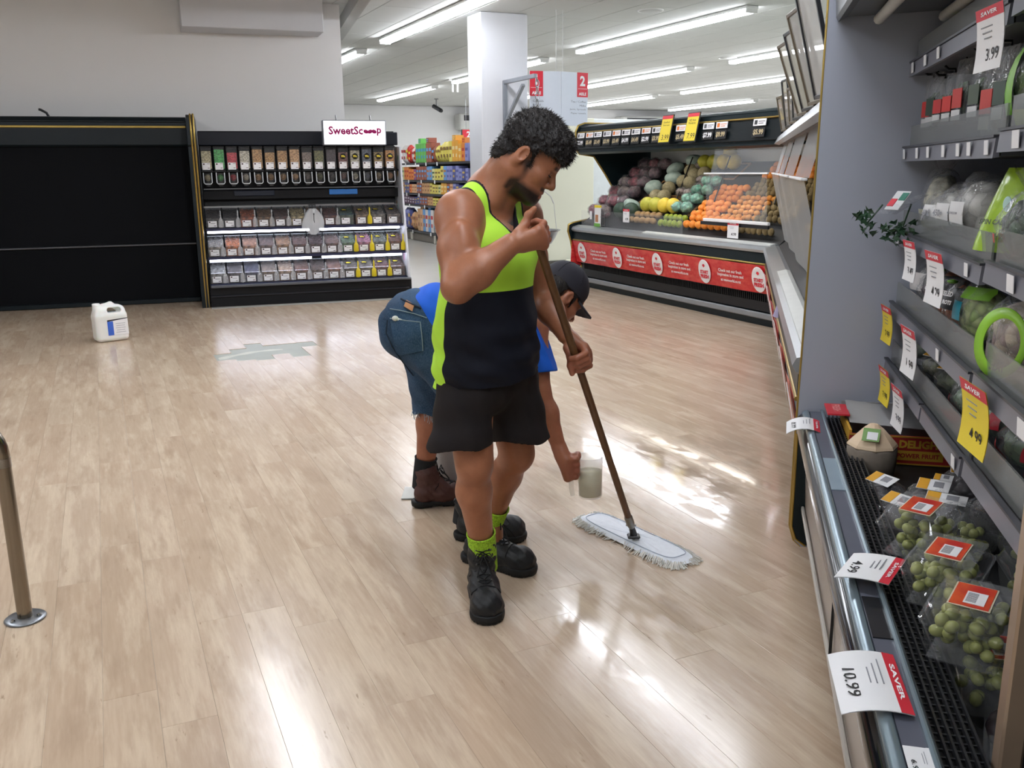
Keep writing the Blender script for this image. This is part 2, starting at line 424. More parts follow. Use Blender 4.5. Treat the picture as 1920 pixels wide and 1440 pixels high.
ln = {(4.53, 1): 'long ceiling light above the column, left of the pillar', (4.53, 2): 'ceiling light just behind the edge of the left wall', (8.0, 1): 'large ceiling light right of the pillar, nearest of those in view', (8.0, 2): 'short lit ceiling light beside the white pillar above the aisle board', (8.0, 3): 'thin far ceiling light above the grocery shelf left of the pillar',
      (11.5, 1): 'ceiling light running off behind the upright price boards at right', (11.5, 2): 'ceiling light starting right behind the aisle board', (11.5, 3): 'tiny far ceiling light left of the pillar edge', (14.85, 2): 'long ceiling light above the middle of the fruit case', (14.85, 3): 'small far ceiling light low beside the aisle board', (18.8, 3): 'low far ceiling light just above the fruit case canopy', (18.8, 2): 'far ceiling light behind the small price boards at right'}
for (x, y0) in rows:
    for k in range(-1, 4):
        y = y0+5.8*k+2.25
        if y > 27.5 or y < -4.8: continue
        q = MW.inverted() @ Vector((x, y, 0))
        if q.x < 1.7 and q.y > 9.4: continue
        if x in (4.53,) and k == 3: continue
        lb = ln.get((x, k)) or 'ceiling light out of view in row %s from the left, %s from the front wall' % (ORD[rows.index((x, y0))], ORD[k+1])
        if b0 is None: b0 = batten(); b0.matrix_world = T(x, y, CEIL); b0['label'] = lb
        else: dup(b0, T(x, y, CEIL), lb)
# ceiling speakers, sensor
for i, (x, y) in enumerate(((6.98, 10.64), (11.26, 14.52))):
    t = thing('ceiling_speaker', ['round grey ceiling speaker nearest the pillar', 'small round ceiling speaker above the fruit case'][i], 'speaker', T(x, y, CEIL))
    m = MB(); m.lathe([(0, -.012), (.13, -.014), (.15, -.006), (.155, .001)], 28); m.build('grille', mat('speaker_grille', 'b4b3b0', .7), t)
    m = MB(); m.lathe([(.153, 0), (.153, -.012), (.168, -.012), (.172, 0)], 28); m.build('rim', BATT, t)
for i, (x, y) in enumerate(((8.02, 20.19), (9.54, 25.5))):
    t = thing('sensor' if i == 0 else 'ceiling_camera', ['small white sensor on a square plate under the far ceiling', 'dark security camera hanging near the far wall'][i], ['sensor', 'camera'][i], T(x, y, CEIL))
    m = MB(); m.box((0, 0, -.01), (.4, .3, .02), 0, None, .004) if i == 0 else m.lathe([(0, -.02), (.06, -.02), (.06, 0)], 14); m.build('mounting_plate', BATT if i == 0 else mat('sensor_grey', '70706e', .5), t)
    m = MB()
    if i == 0:
        for s in (-.06, .06): m.tube([(s, 0, -.02), (s, 0, -.26)], .022, 8)
        m.build('sensor_body', BATT, t)
    else:
        m.tube([(0, 0, -.02), (0, 0, -.2)], .02, 8); m.build('stem', mat('sensor_grey', '70706e', .5), t)
        m = MB(); m.tube([(-.05, .1, -.2), (.06, -.2, -.34)], .06, 10); m.tube([(.06, -.2, -.34), (.075, -.23, -.355)], .045, 10); m.build('camera_body', BLACKP, t)
# ================================================================ empty cooler with its night blind down (frame MW: x right along the wall, y into it)
BLIND = mat('black_night_blind', '05070c', .8, spec=.2, var=.1, bump=.05, bscale=25)
DARKG = mat('cooler_enamel', '07141a', .4, spec=.35)
t = thing('cooler_case', 'long empty black refrigerated case with its night blind pulled down', 'cooler', MW @ T(-1.8, 11.45, 0))
def P(name, m, mats, par=None, M=None): return m.build(name, mats, par, M)
x0, x1 = -2.2, 1.53
m = MB(); m.prism([(0, 1.82), (0.02, 1.80), (.5, 1.80), (.5, 2.11), (.1, 2.13), (.03, 2.12), (0, 2.08)], 0, x1-x0, 0, T(x0, 0, 0) @ RZ(R(-90)) @ Matrix.Scale(-1, 4, (1, 0, 0)) if False else Matrix(((0, 1, 0, x0), (1, 0, 0, 0), (0, 0, 1, 0), (0, 0, 0, 1))))
m.f = [tuple(reversed(f)) for f in m.f]
P('canopy', m, DARKG, t)
m = MB(); m.box(((x0+x1)/2, -.006, 2.015), (x1-x0, .016, .026), 0, None, .004); P('gold_trim_strip', m, GOLD, t)
m = MB(); m.box(((x0+x1)/2, -.008, 2.075), (x1-x0, .016, .02), 0, None, .006); P('canopy_bead', m, DARKG, t)
m = MB(); m.surf(lambda u, v: (x0+(x1-x0)*u, .05-.05*v+.004*math.sin(u*60)*math.sin(v*3.1), 1.80-1.10*v), 60, 12); m.f = [tuple(reversed(f)) for f in m.f]
P('night_blind', m, BLIND, t)
m = MB(); m.tube([(x0, -.012, .69), (x1, -.012, .69)], .013, 10); P('blind_rail', m, mat('dull_rail', '55565a', .35, metal=.6), t)
m = MB(); m.box(((x0+x1)/2, .06, .365), (x1-x0, .12, .63), 0, None, .006); P('lower_panel', m, BLIND, t)
m = MB(); m.box(((x0+x1)/2, .03, .03), (x1-x0, .10, .05), 0, None, .004); P('kick_plate', m, DARKG, t)
m = MB(); m.box(((x0+x1)/2, .42, .9), (x1-x0, .16, 1.8), 0); P('back_panel', m, DARKG, t)
m = MB(); m.tube([(.09, .2, 2.12), (.07, .17, 2.17), (.02, .15, 2.20), (.0, .14, 2.205)], .014, 8); P('cable_end', m, BLACKP, t)
# right end panel with piping
e = MB(); yf = -.60
prof = [(yf, 0), (.5, 0), (.5, 2.12), (-.55, 2.12), (yf-.01, 2.09), (yf-.01, 1.80), (yf+.01, 1.78)]
e.prism(prof, 0, .085, 0, Matrix(((0, 1, 0, 1.55), (1, 0, 0, 0), (0, 0, 1, 0), (0, 0, 0, 1)))); e.f = [tuple(reversed(f)) for f in e.f]
ep = P('end_panel', e, DARKG, t)
for k in (.045, .075):
    m = MB(); m.tube([(1.55+k, yf+.01, .002), (1.55+k, yf+.005, 1.76), (1.55+k, yf-.012, 1.80), (1.55+k, yf-.014, 2.09), (1.55+k, yf+.03, 2.125)], .011, 8); m.build('gold_piping', GOLD, ep)
# ---------------------------------------------------------------- pick and mix display
BK = mat('display_black', '0a0b0f', .5, spec=.3)
LED = mat('shelf_led', 'ffffff', .5, var=0, emit='e6ecff', es=9)
BX0, BX1 = -.15, 2.15
MB_ = MW @ T(0, 11.0, 0)            # y=0 is the front of the lower bins
SWAP = lambda x: Matrix(((0, 1, 0, x), (1, 0, 0, 0), (0, 0, 1, 0), (0, 0, 0, 1)))
def yprism(m, prof, xa, xb, mi=0):     # profile in (y, z) swept along x
    k = len(m.f); m.prism(prof, 0, xb-xa, mi, SWAP(xa))
    for i in range(k, len(m.f)): m.f[i] = tuple(reversed(m.f[i]))
t = thing('pick_and_mix_display', 'black lit display stand of loose sweets and nuts under an illuminated sign', 'display', MB_)
m = MB(); yprism(m, [(-.13, 0), (.6, 0), (.6, .22), (-.13, .22)], BX0, BX1+.03); P('base', m, BK, t)
m = MB(); m.box((1.015, -.145, .235), (2.31, .09, .025), 0, None, .006); P('base_rail', m, mat('grey_rail', '6c6f76', .3, metal=.5), t)
m = MB(); m.box((1.0, -.138, .12), (2.3, .02, .02), 0, None, .005); P('base_groove', m, mat('display_charcoal', '1d1f26', .35), t)
m = MB(); m.box((1.0, .55, 1.0), (2.3, .06, 1.95), 0); P('back_panel', m, BK, t)
m = MB(); m.box((1.0, .30, 1.88), (2.3, .06, .15), 0, None, .006); P('header_board', m, mat('header_slate', '191c25', .5, spec=.3), t)
TIER = [(.255, -.05), (.555, .02), (.875, .10)]
for z, y in TIER:
    m = MB(); m.box((1.0, y+.2, z-.012), (2.29, .46, .018), 0, None, .003); P('shelf', m, BK, t)
    m = MB(); m.box((1.0, y-.036, z-.012), (2.29, .012, .03), 0, None, .003); P('shelf_edge', m, mat('shelf_edge_blue', '2a2d4a', .3), t)
for i in (1, 2):
    z, y = TIER[i]
    for a, b in ((-.13, 1.02), (1.14, 2.10)):
        m = MB(); m.box(((a+b)/2, y+.0, z-.042), (b-a, .03, .026), 0, None, .005); P('led_tube', m, LED, t)
m = MB(); m.box((.95, .11, 1.118), (2.2, .012, .02), 0, None, .002); P('glass_top_rail', m, STEEL, t)
m = MB(); m.add([(BX0+.02, .10, 1.11), (BX1-.06, .10, 1.11), (BX1-.06, .34, 1.17), (BX0+.02, .34, 1.17)], [(0, 1, 2, 3)]); P('glass_canopy', m, CLEAR, t)
m = MB(); m.box((1.0, .33, 1.245), (2.28, .05, .10), 0, None, .004); P('black_band', m, BK, t)
for xa, w, c, nm in ((1.47, .34, '3b7fd0', 'blue'), (.43, .46, '1c2333', 'dark')):
    m = MB(); m.box((xa, .295, 1.262), (w, .016, .062), 0, None, .006); pl = P('plaque', m, mat('plaque_'+nm, c, .35), t); pl['label'] = nm+' plaque on the black band'
m = MB(); m.box((1.0, .16, 1.318), (2.26, .02, .012), 0, None, .003); P('hopper_rail', m, STEEL, t)
m = MB(); m.box((1.0, .36, 1.512), (2.28, .3, .02), 0, None, .003); P('hopper_shelf', m, BK, t)
# printed side panel with a curved front
side = NT('side_panel_print'); vor = side.new('ShaderNodeTexVoronoi'); vor.inputs['Scale'].default_value = 5.5
side.link(side.coord(), vor.inputs['Vector'])
side.set(color=side.mix(side.ramp(vor.outputs['Distance'], [(.0, 1.), (.27, 1.), (.31, 0.)]), lin('d3d5dc'), side.mix(.75, lin('8f7a5c'), vor.outputs['Color'])), rough=.35)
m = MB(); yprism(m, [(-.16, .235), (.6, .235), (.6, 1.8), (.12, 1.78), (.10, 1.5), (.03, 1.1), (-.06, .75), (-.13, .45)], BX1-.01, BX1+.012); P('side_panel', m, side.m, t)
m = MB(); m.box((1.0, -.22, .0012), (2.3, .13, .0024), 0); o = struct(P('trim_3', m, mat('pale_floor_strip', 'c5c3bd', .3), None, MB_))
# illuminated sign
t = thing('illuminated_sign', 'glowing white box sign with pink lettering above the sweet display', 'sign', MB_ @ T(1.605, .05, 1.94))
m = MB(); m.box((0, .06, 0), (.74, .12, .285), 0, None, .008); P('housing', m, mat('sign_housing', '8d9199', .3, metal=.5), t)
m = MB(); m.box((0, -.004, 0), (.715, .012, .262), 0, None, .003); P('lit_face', m, mat('lit_sign_face', 'ffffff', .4, var=0, emit='f6f8ff', es=.95), t)
LM = RX(R(90))
PINK = mat('sign_pink', '9c1f62', .6, var=.02, spec=.2)
m = MB(); m.text('SweetSc', T(-.105, -.0135, .025) @ LM, wh=(.40, .095), bold=.035); m.text('p', T(.285, -.0135, .008) @ LM, wh=(.055, .088), bold=.035)
for c, a in ((.130, 20), (.178, -25), (.226, 20)): m.sphere((0, 0, 0), (.031, .0018, .023), 12, 8, 0, T(c, -.0135, .012) @ RY(R(a)))
P('lettering', m, PINK, t)
m = MB(); m.tube([(-.2, .06, .14), (-.2, .1, .2)], .008, 8); m.tube([(.2, .06, .14), (.2, .1, .2)], .008, 8); P('hanger', m, STEEL, t)['kind'] = 'stuff'
# hopper bins
LBL = mat('bin_label', 'f0f0f2', .45, var=.02)
def food(name, c1, c2=None, sc_=55, b=.5):
    key = 'food_'+name
    if key in _M: return _M[key]
    s = NT(key); v = s.new('ShaderNodeTexVoronoi'); v.inputs['Scale'].default_value = sc_; s.link(s.coord(), v.inputs['Vector'])
    sep = s.new('ShaderNodeSeparateColor'); s.link(v.outputs['Color'], sep.inputs[0])
    col = s.mix(sep.outputs[0], lin(c1), lin(c2 or c1)); col = s.mix(1., col, s.ramp(v.outputs['Distance'], [(.2, 1.), (.75, .45)]), 'MULTIPLY')
    s.set(color=col, rough=.45); s.bump(s.math('SUBTRACT', 1., v.outputs['Distance']), b, .01); _M[key] = s.m; return s.m
BARS = mat('barcode_grey', '8a8a90', .6)
HOP = [('cream', 'd9cfa8', 'c9bc90'), ('green', '2fa046', '58c763'), ('red', 'c01f35', 'd83a4a'), ('white', 'ddd8c8', 'c7c0aa'), ('golden', 'd0a468', 'b5834a'), ('sandy', 'c49a63', 'b08650'), ('tan', 'c9a06c', 'ad7f4b'), ('peach', 'd6ab7f', 'cda071'),
       ('taupe', '8f7f74', '7b6a60'), ('olive', '7f7a45', '5f6338'), ('brown', '4d4245', '3b3034'), ('dark red', '6a2a33', '8f6a58'), ('pale', 'cfc9b2', 'b8ae90'), ('slate', '6f7684', '50586a'), ('speckled', 'b89b58', '5f4a34'), ('orange nut', 'd39a52', 'b5743a')]
def hopper(i, first=None):
    nm, c1, c2 = HOP[i]; x = -.075+i*.1405; y = .16
    t = thing('gravity_bin', 'clear gravity bin of %s loose food, %s from the left in the top row' % (nm, ORD[i]), 'bin', MB_ @ T(x, y, 1.33), 'gravity bins along the top')
    top = .41+.02*math.sin(i*2.1)
    m = MB(); m.box((0, .09, (.215+top)/2), (.108, .15, top-.215), 0, None, .006); m.build('contents', food(nm, c1, c2, 60), t)
    m = MB(); m.box((0, .09, .325), (.12, .17, .25), 0, None, .006); m.build('clear_body', CLEAR, t)
    m = MB(); m.box((0, .09, .455), (.126, .176, .018), 0, None, .006); m.build('lid', BLACKP, t)
    m = MB(); m.surf(lambda u, v: ((.052-.03*v)*math.cos(2*math.pi*u), .06+(.06-.035*v)*math.sin(2*math.pi*u), .165-.15*min(1, v*1.1)), 16, 6); m.build('chute', clear('smoky_acrylic', tint=(.75, .75, .75), body=.12, bodycol=(.5, .5, .5)), t)
    m = MB(); m.sphere((0, .06, .115), (.036, .045, .04), 10, 6); m.build('chute_contents', food(nm, c1, c2, 60), t)
    m = MB(); m.tube([(-.045, -.01, .17), (-.045, -.03, .06), (-.03, -.035, .045), (.03, -.035, .045), (.045, -.03, .06), (.045, -.01, .17)], .006, 6); m.build('dispenser_handle', mat('clear_white_handle', 'c9cdd2', .25), t)
    m = MB(); m.box((0, .0, .188), (.122, .02, .018), 0, None, .003); m.build('collar', BLACKP, t)
    m = MB(); m.box((-.005, .0015, .242), (.086, .003, .078), 0); lb = m.build('label_card', LBL, t)
    m = MB(); m.box((-.03, -.001, .266), (.018, .001, .016), 0); m.box((.02, -.001, .222), (.022, .001, .006), 0); m.box((.02, -.001, .27), (.03, .001, .004), 0); m.build('label_print', mat('dark_print', '4a2a30' if i < 11 else '55555a', .6), lb)['kind'] = 'stuff'
    if i >= 11:
        m = MB(); m.lathe([(0, 0), (.034, 0), (.034, -.003), (0, -.0032)], 24, 0, T(0, .002, .345) @ RX(R(-90))); st = m.build('round_sticker', INK, t)
        m = MB(); m.text('99c', T(0, -.0022, .345) @ LM, w=.048, bold=.05); m.build('sticker_print', YELLOWC, st)
for i in range(16): hopper(i)
# scoop bins on three tiers
SB = {2: [('dark', '4a423f'), ('dark chocolate', '33282b'), ('orange', 'b7633f'), ('nutty', '8c6a4a'), ('cocoa', '5b3a33'), ('ivory', 'd0bd8e'), ('toffee', '94694c'), ('brown', '6c3b33'), ('green', '46604a'), ('tan', '9b7d62'), ('grey', '8b857f'), ('dusty', '857670')],
      1: [('clear jelly', 'a79f98'), ('bright orange', 'd07a48'), ('salmon', 'c08d72'), ('mauve', '7d6560'), ('toasted', 'b08663'), ('maroon', '6f4a42'), ('plum', '6a5052'), ('brick', '7d5b50'), ('leafy', '5f7f5e'), ('pink', 'c07a9a'), ('grey green', '7f857c'), ('russet', '8d5a4a')],
      0: [('frosty', '9a9a98'), ('dark liquorice', '5f5659'), ('navy wrapped', '4a4a63'), ('mixed', '8d7a6b'), ('pale caramel', 'ba9e86'), ('chestnut', '7a4f3e'), ('grey brown', '85726a'), ('copper', '8c5f4c'), ('muddy', '6c5f55'), ('ash', '80746c'), ('wine', '7b4a4d'), ('umber', '6d4c43')]}
TN = ['bottom', 'middle', 'upper']
WPRO = [(0, 0), (.32, 0), (.32, .22), (.24, .225), (.03, .135), (0, .12)]
def binmeshes():
    m = MB(); yprism(m, WPRO, -.088, .088); body = m.mesh('clear_body', [CLEAR])
    m = MB()
    def top(u, v): return (-.08+.16*u, .014+.29*v, .115+.085*v+.012*math.sin(u*23+v*9)*math.sin(v*19+u*5))
    m.surf(top, 10, 10); m.box((0, .157, .06), (.16, .286, .11), 0); cont = m
    m = MB(); m.box((-.015, -.003, .05), (.096, .004, .068), 0); lab = m.mesh('label_card', [LBL])
    m = MB(); m.box((-.045, -.0056, .072), (.018, .001, .014), 0); m.box((.012, -.0056, .03), (.024, .001, .006), 0); m.box((-.01, -.0056, .058), (.05, .001, .004), 0); pr = m.mesh('label_print', [mat('dark_print', '4a2a30', .6)])
    m = MB(); m.lathe([(0, 0), (.04, 0), (.04, .003), (0, .0035)], 22, 0, T(-.02, .1, .172) @ RX(R(23.5)), sy=.62); stk = m.mesh('oval_sticker', [INK])
    m = MB(); m.text('99c', T(-.02, .0985, .1765) @ RX(R(23.5)), w=.05, bold=.05); stp = m.mesh('sticker_print', [YELLOWC])
    m = MB(); m.box((0, .24, .2255), (.178, .05, .006), 0, None, .002); hin = m.mesh('hinge_strip', [mat('clear_white_handle', 'c9cdd2', .25)])
    return body, cont, lab, pr, stk, stp, hin
bd, ct, lb_, pr_, stk, stp, hin = binmeshes()
def scoop_mesh(mt):
    m = MB()
    m.surf(lambda u, v: ((.030-.004*v)*math.cos(2*math.pi*u), .02*math.sin(2*math.pi*u), .012+.075*v), 12, 4); m.sphere((0, 0, .012), (.03, .02, .012), 12, 4)
    m.surf(lambda u, v: ((.026-.017*v)*math.cos(2*math.pi*u), (.02-.011*v)*math.sin(2*math.pi*u), .087+.03*v), 12, 3)
    bowl = m.mesh('bowl', [mt])
    m = MB(); m.tube([(0, 0, .112), (0, 0, .15), (0, -.004, .185), (0, .012, .195)], [.009, .008, .009, .006], 8); return bowl, m.mesh('handle', [mt])
YS = mat('yellow_scoop', 'd8c21f', .4, var=.03); CS = clear('scoop_acrylic', body=.3, bodycol=(.75, .76, .78))
ysm, csm = scoop_mesh(YS), scoop_mesh(CS)
def holder_scoop(M, yellow, label):
    t = thing('scoop', label, 'scoop', M, 'yellow plastic scoops' if yellow else 'clear plastic scoops'); b, h = ysm if yellow else csm
    link('bowl', b, t); link('handle', h, t)
YEL = {2: [9], 1: [8, 9, 10, 11], 0: [8, 9, 10]}
for ti, (z, y) in enumerate(TIER):
    for k in range(12):
        nm, c = SB[ti][k]; x = -.05+k*.190
        t = thing('scoop_bin', 'clear scoop bin of %s sweets, %s from the left on the %s tier' % (nm, ORD[k], TN[ti]), 'bin', MB_ @ T(x, y, z), 'scoop bins on the %s tier' % TN[ti])
        f = MB(); f.v, f.f, f.m, f.sm = ct.v, ct.f, ct.m, ct.sm
        f.build('contents', food('s%d%d' % (ti, k), c, '%02x%02x%02x' % tuple(max(0, int(int(c[i:i+2], 16)*.55)) for i in (0, 2, 4)), 34, .8), t)
        link('clear_body', bd, t); link('hinge_strip', hin, t); L = link('label_card', lb_, t); q = link('label_print', pr_, L); q['kind'] = 'stuff'
        if k >= 8:
            s_ = link('oval_sticker', stk, t); link('sticker_print', stp, s_)
        yel = k in YEL[ti]
        if k < 8 or yel:
            holder_scoop(MB_ @ T(x+.078, y-.034, z+.006), yel, '%s scoop hung right of the %s bin on the %s tier' % ('yellow plastic' if yel else 'clear plastic', ORD[k], TN[ti]))
# roll of bags hanging on a hook
t = thing('produce_bag_roll', 'bunch of clear plastic bags hanging from a black hook on the sweet display', 'bag', MB_ @ T(1.06, .03, 1.09))
m = MB()
for dx in (-.035, .0, .035): m.tube([(dx, .06, .03), (dx, -.01, .035), (dx, -.03, .015), (dx, -.03, -.02)], .004, 6)
m.tube([(-.045, .02, .03), (.045, .02, .03)], .005, 6); m.build('hook', BLACKP, t)
BAG = clear('milky_bag', body=.45, bodycol=(.75, .78, .8), rough=.15, wrinkle=.8, wscale=25)
m = MB()
def bagf(u, v):
    a = 2*math.pi*u; w = .04+.085*math.sin(min(1, v*1.05)*math.pi*.72)**.8 if v < .8 else .105*(1-(v-.8)*3.6)
    return (w*math.cos(a)*(1+.09*math.sin(a*5+v*6)), -.03+.035*math.sin(a)*(1+.15*math.sin(a*7)), -.01-.30*v)
m.surf(bagf, 32, 14); m.build('bags', BAG, t)
m = MB(); m.tube([(.01, -.068, -.07), (.008, -.07, -.14), (.012, -.066, -.17)], .004, 6); m.sphere((.01, -.068, -.07), .009, 8, 6); m.build('tie', BLACKP, t)
# ================================================================ far grocery aisle
GX, GY0, GY1 = 6.62, 14.2, 20.3
SHELFM = mat('gondola_dark', '2a2c30', .5)
t = thing('grocery_gondola', 'long grocery shelf unit at the far aisle filled with packets', 'shelf', T(GX, 17.2, 0))
m = MB(); m.box((.5, 0, 1.0), (.04, 6.0, 2.0)); m.build('back_panel', SHELFM, t)
m = MB(); m.box((.25, 0, .09), (.46, 6.0, .16), 0); m.build('plinth', mat('plinth_brown', '6e675f', .5), t)
GZ = [.22, .78, 1.02, 1.30, 1.66]
for z in GZ:
    m = MB(); m.box((.24, 0, z-.015), (.48, 6.0, .03), 0, None, .004); m.build('shelf', SHELFM, t)
    m = MB(); m.box((-.006, 0, z-.018), (.012, 6.0, .04), 0, None, .003); m.build('price_rail', mat('rail_dark', '3a3b40', .4), t)
for k in range(4):
    m = MB(); m.box((.01, -2.2+1.5*k, .09), (.04, .1, .17), 0, None, .004); m.build('foot', mat('plinth_cream', 'c3beb2', .5), t)
PAL = [('white', 'e4dcd8', 'c9302f'), ('red', 'd03a33', 'f0d040'), ('orange', 'e58a3c', 'c23a2f'), ('green', '6fbf5a', '4a9fd0'), ('blue', '6aa0d8', 'c08050'), ('brown', 'a05a45', '6fa5d8'), ('yellow', 'e3d46a', '8a6a3a'), ('pale yellow', 'd9d290', '55704a'), ('amber', 'e8a93f', 'f0d9a0'), ('lilac', '8f93c8', '5c60a0'), ('purple', '8a4a86', 'e0a040'), ('navy', '4f5590', 'd0b060'), ('tan', 'cfa06f', '9c6a48'), ('plum', '5f3d58', 'd8d0d8'), ('peach', 'e2b389', 'b97c58')]
def prodmesh(nm, c1, c2, w, h, d, kind):
    m = MB()
    if kind == 0: m.box((d/2, 0, h/2), (d, w, h), 0, None, .004)
    else:         # pillow packet with crimped ends
        def f(u, v):
            a = 2*math.pi*u; s = math.sin(math.pi*min(1, max(0, v)))**.4
            return (d/2+d/2*math.cos(a)*(.15+.85*s), w/2*math.sin(a)*(1-.12*(1-s)), h*v)
        m.surf(f, 14, 8)
    body = m.mesh('packet', [mat('pack_'+nm, c1, .35, var=.05, scale=20)])
    m = MB(); xf = -.002; m.box((xf, 0, h*.66), (.004, w*.74, h*.16), 0, None, .001); m.box((xf, w*.08, h*.30), (.004, w*.42, h*.16), 0, None, .001)
    return body, m.mesh('printed_panel', [mat('packprint_'+nm, c2, .4, var=.1)])
_pk = {}
def packet(x, y, z, nm, w, h, d, kind, label, grp):
    k = (nm, w, h, kind)
    if k not in _pk:
        p = [q for q in PAL if q[0] == nm][0]; _pk[k] = prodmesh(nm, p[1], p[2], w, h, d, kind)
    o = thing('grocery_packet', label, 'packet', T(x, y, z+.004), grp); b = link('packet', _pk[k][0], o); pp = link('printed_panel', _pk[k][1], o); pp['kind'] = 'stuff'
rg = random.Random(3)
RUNS = {4: 'white white red red white orange green green green green brown brown brown yellow|pale yellow yellow yellow yellow amber amber amber orange lilac lilac lilac lilac'.replace('|', '_'),
        3: 'pale_yellow orange orange orange orange purple brown brown brown brown blue blue pale_yellow yellow yellow yellow blue lilac lilac navy lilac lilac navy lilac',
        2: 'tan navy navy orange peach peach brown brown tan tan tan yellow yellow yellow pale_yellow amber amber brown peach lilac navy navy lilac lilac',
        1: 'plum plum plum plum plum navy navy brown brown brown tan tan yellow yellow amber tan tan peach plum plum lilac brown plum lilac',
        0: 'lilac lilac navy peach tan peach tan peach blue white blue white green white green brown red red amber green blue purple peach tan'}
TIERN = ['bottom', 'second', 'third', 'fourth', 'top']
for ti, z in enumerate(GZ):
    y = 20.1
    hmax = [.5, .2, .24, .30, .42][ti]; row = RUNS[ti].replace('yellow_pale', 'yellow pale').split()
    w = .165
    for k, nm in enumerate(row[:24]):
        nm = nm.replace('_', ' ')
        if nm not in [q[0] for q in PAL]: nm = 'yellow'
        h = round(hmax*(.78 if (k//3) % 3 == 1 else .94), 2); kind = 1 if (ti in (0, 4) and (k//3) % 4 < 2) else 0
        packet(GX+.02, y-w/2, z, nm, w*.93, h, .2, kind, '%s packet, %s from the far end on the %s shelf of the far aisle' % (nm, ORD[k], TIERN[ti]), 'packets on the far grocery shelves')
        if ti in (0, 4) and k % 3 == 1 and kind == 0:
            packet(GX+.03, y-w/2, z+h+.006, nm, w*.93, .1, .18, 0, '%s flat packet on top of the %s pack of the %s far shelf' % (nm, ORD[k], TIERN[ti]), 'packets on the far grocery shelves')
        y -= w
for i, (ti, k) in enumerate(((4, 2), (4, 6), (4, 10), (4, 14), (3, 3), (3, 8), (3, 13), (2, 2), (2, 7), (1, 3), (1, 9), (0, 4), (0, 11))):
    tg = MB(); tg.box((-.018, 0, -.03), (.003, .07, .07)); o = tg.build('shelf_ticket', WHITE, None, T(GX, 20.1-.165*(k+.5), GZ[ti])); tag(o, 'small white price ticket under the %s packet of the %s far shelf' % (ORD[k], TIERN[ti]), 'ticket', 'tickets on the far shelves')
# air conditioners and banners on the far wall
for i, (x, y) in enumerate(((12.05, 28.24), (18.6, 28.24))):
    t = thing('air_conditioner', ['pale wall air conditioner left of the pillar top', 'wide wall air conditioner above the far end of the fruit case'][i], 'air conditioner', T(x, y, 3.02))
    w = (1.6, 2.6)[i]
    m = MB(); m.box((0, 0, 0), (w, .5, .50), 0, None, .04); m.build('casing', mat('ac_white', 'cfcfca', .45), t)
    m = MB()
    for k in range(3): m.box((.05, -.252, .06+.05*k), (w*.84, .012, .022), 0)
    m.build('louvre', INK, t)['kind'] = 'stuff'
    m = MB(); m.box((.05, -.249, .11), (w*.88, .01, .17), 0); m.build('outlet', mat('ac_outlet', '3a3a3c', .5), t)
m = MB(); m.box((12.35, 28.3, 2.28), (2.3, .12, .56)); struct(m.build('trim_4', CREAM))
t = thing('aisle_board', 'dark green hanging aisle board with a red square numeral 2 beside the pillar', 'sign', T(10.45, 24.3, 2.2))
m = MB(); m.box((0, 0, 0), (1.3, .04, .80), 0, None, .006); m.build('board', mat('board_green', '2f3f3d', .5), t)
m = MB(); m.box((-.44, -.023, .27), (.36, .006, .25), 0); q = m.build('number_panel', REDINK, t)
m = MB(); m.text('2', T(-.44, -.027, .27) @ LM, h=.17, bold=.03); m.build('numeral', WHITE, q)
m = MB(); m.text('Canned Veges', T(-.12, -.0225, -.05) @ LM, w=.80); m.text('Soups', T(-.33, -.0225, -.26) @ LM, w=.36); m.build('lettering', mat('sign_grey', 'c9cfcb', .5), t)
m = MB(); m.tube([(-.5, 0, .4), (-.5, 0, 1.3)], .006, 6); m.build('wire', STEEL, t)
m = MB(); m.tube([(.5, 0, .4), (.5, 0, 1.3)], .006, 6); m.build('wire', STEEL, t)
# folded aisle sign hung over the floor
t = thing('aisle_sign', 'white folded hanging sign with red panels for aisles 1 and 2', 'sign', T(5.86, 11.0, 2.40))
PALEB = mat('sign_pale_blue', 'd3dbe6', .4, var=.02)
for i, (xa, xb, ya, yb) in enumerate(((-.425, -.003, .07, 0), (.003, .435, 0, .07))):
    M = frame((xa, ya, 0), (xb-xa, yb-ya, 0), (0, 0, 1)); w = math.hypot(xb-xa, yb-ya)
    m = MB(); m.box((w/2, 0, 0), (w, .68, .012), 0, M, .002); q = m.build('sign_leaf', PALEB, t)
    cx = .09 if i == 0 else w-.09
    m = MB(); m.box((cx, .185, .007), (.18, .31, .004), 0, M); r_ = m.build('red_panel', REDINK, t)
    m = MB(); m.text('12'[i], M @ T(cx, .235, .0095), h=.13, bold=.04); m.box((cx, .135, .0092), (.15, .004, .001), 0, M); m.text('AISLE', M @ T(cx, .07, .0095), w=.125, bold=.03); m.build('numeral', WHITE, r_)
    m = MB()
    for k, wd in enumerate((['Cereals', 'Bread', 'Snacks'], ['Tea / Coffee', 'Milks', 'Jams, Spreads', 'Paper towels'])[i]):
        ww = .021*len(wd); m.text(wd, M @ T((.04+ww/2) if i == 0 else (w-.03-ww/2), -.03-.05*k, .0075), wh=(ww, .026))
    m.build('lettering', mat('sign_text_grey', '6d7480', .5), t)
for s_ in (-.4, 0):
    m = MB(); m.tube([(s_*.0+(-.05 if s_ else .05), .05, .34), (s_*.0+(-.05 if s_ else .05), .05, 1.1)], .004, 6); m.build('hanging_wire', mat('wire_white', 'c9c9c6', .4), t)
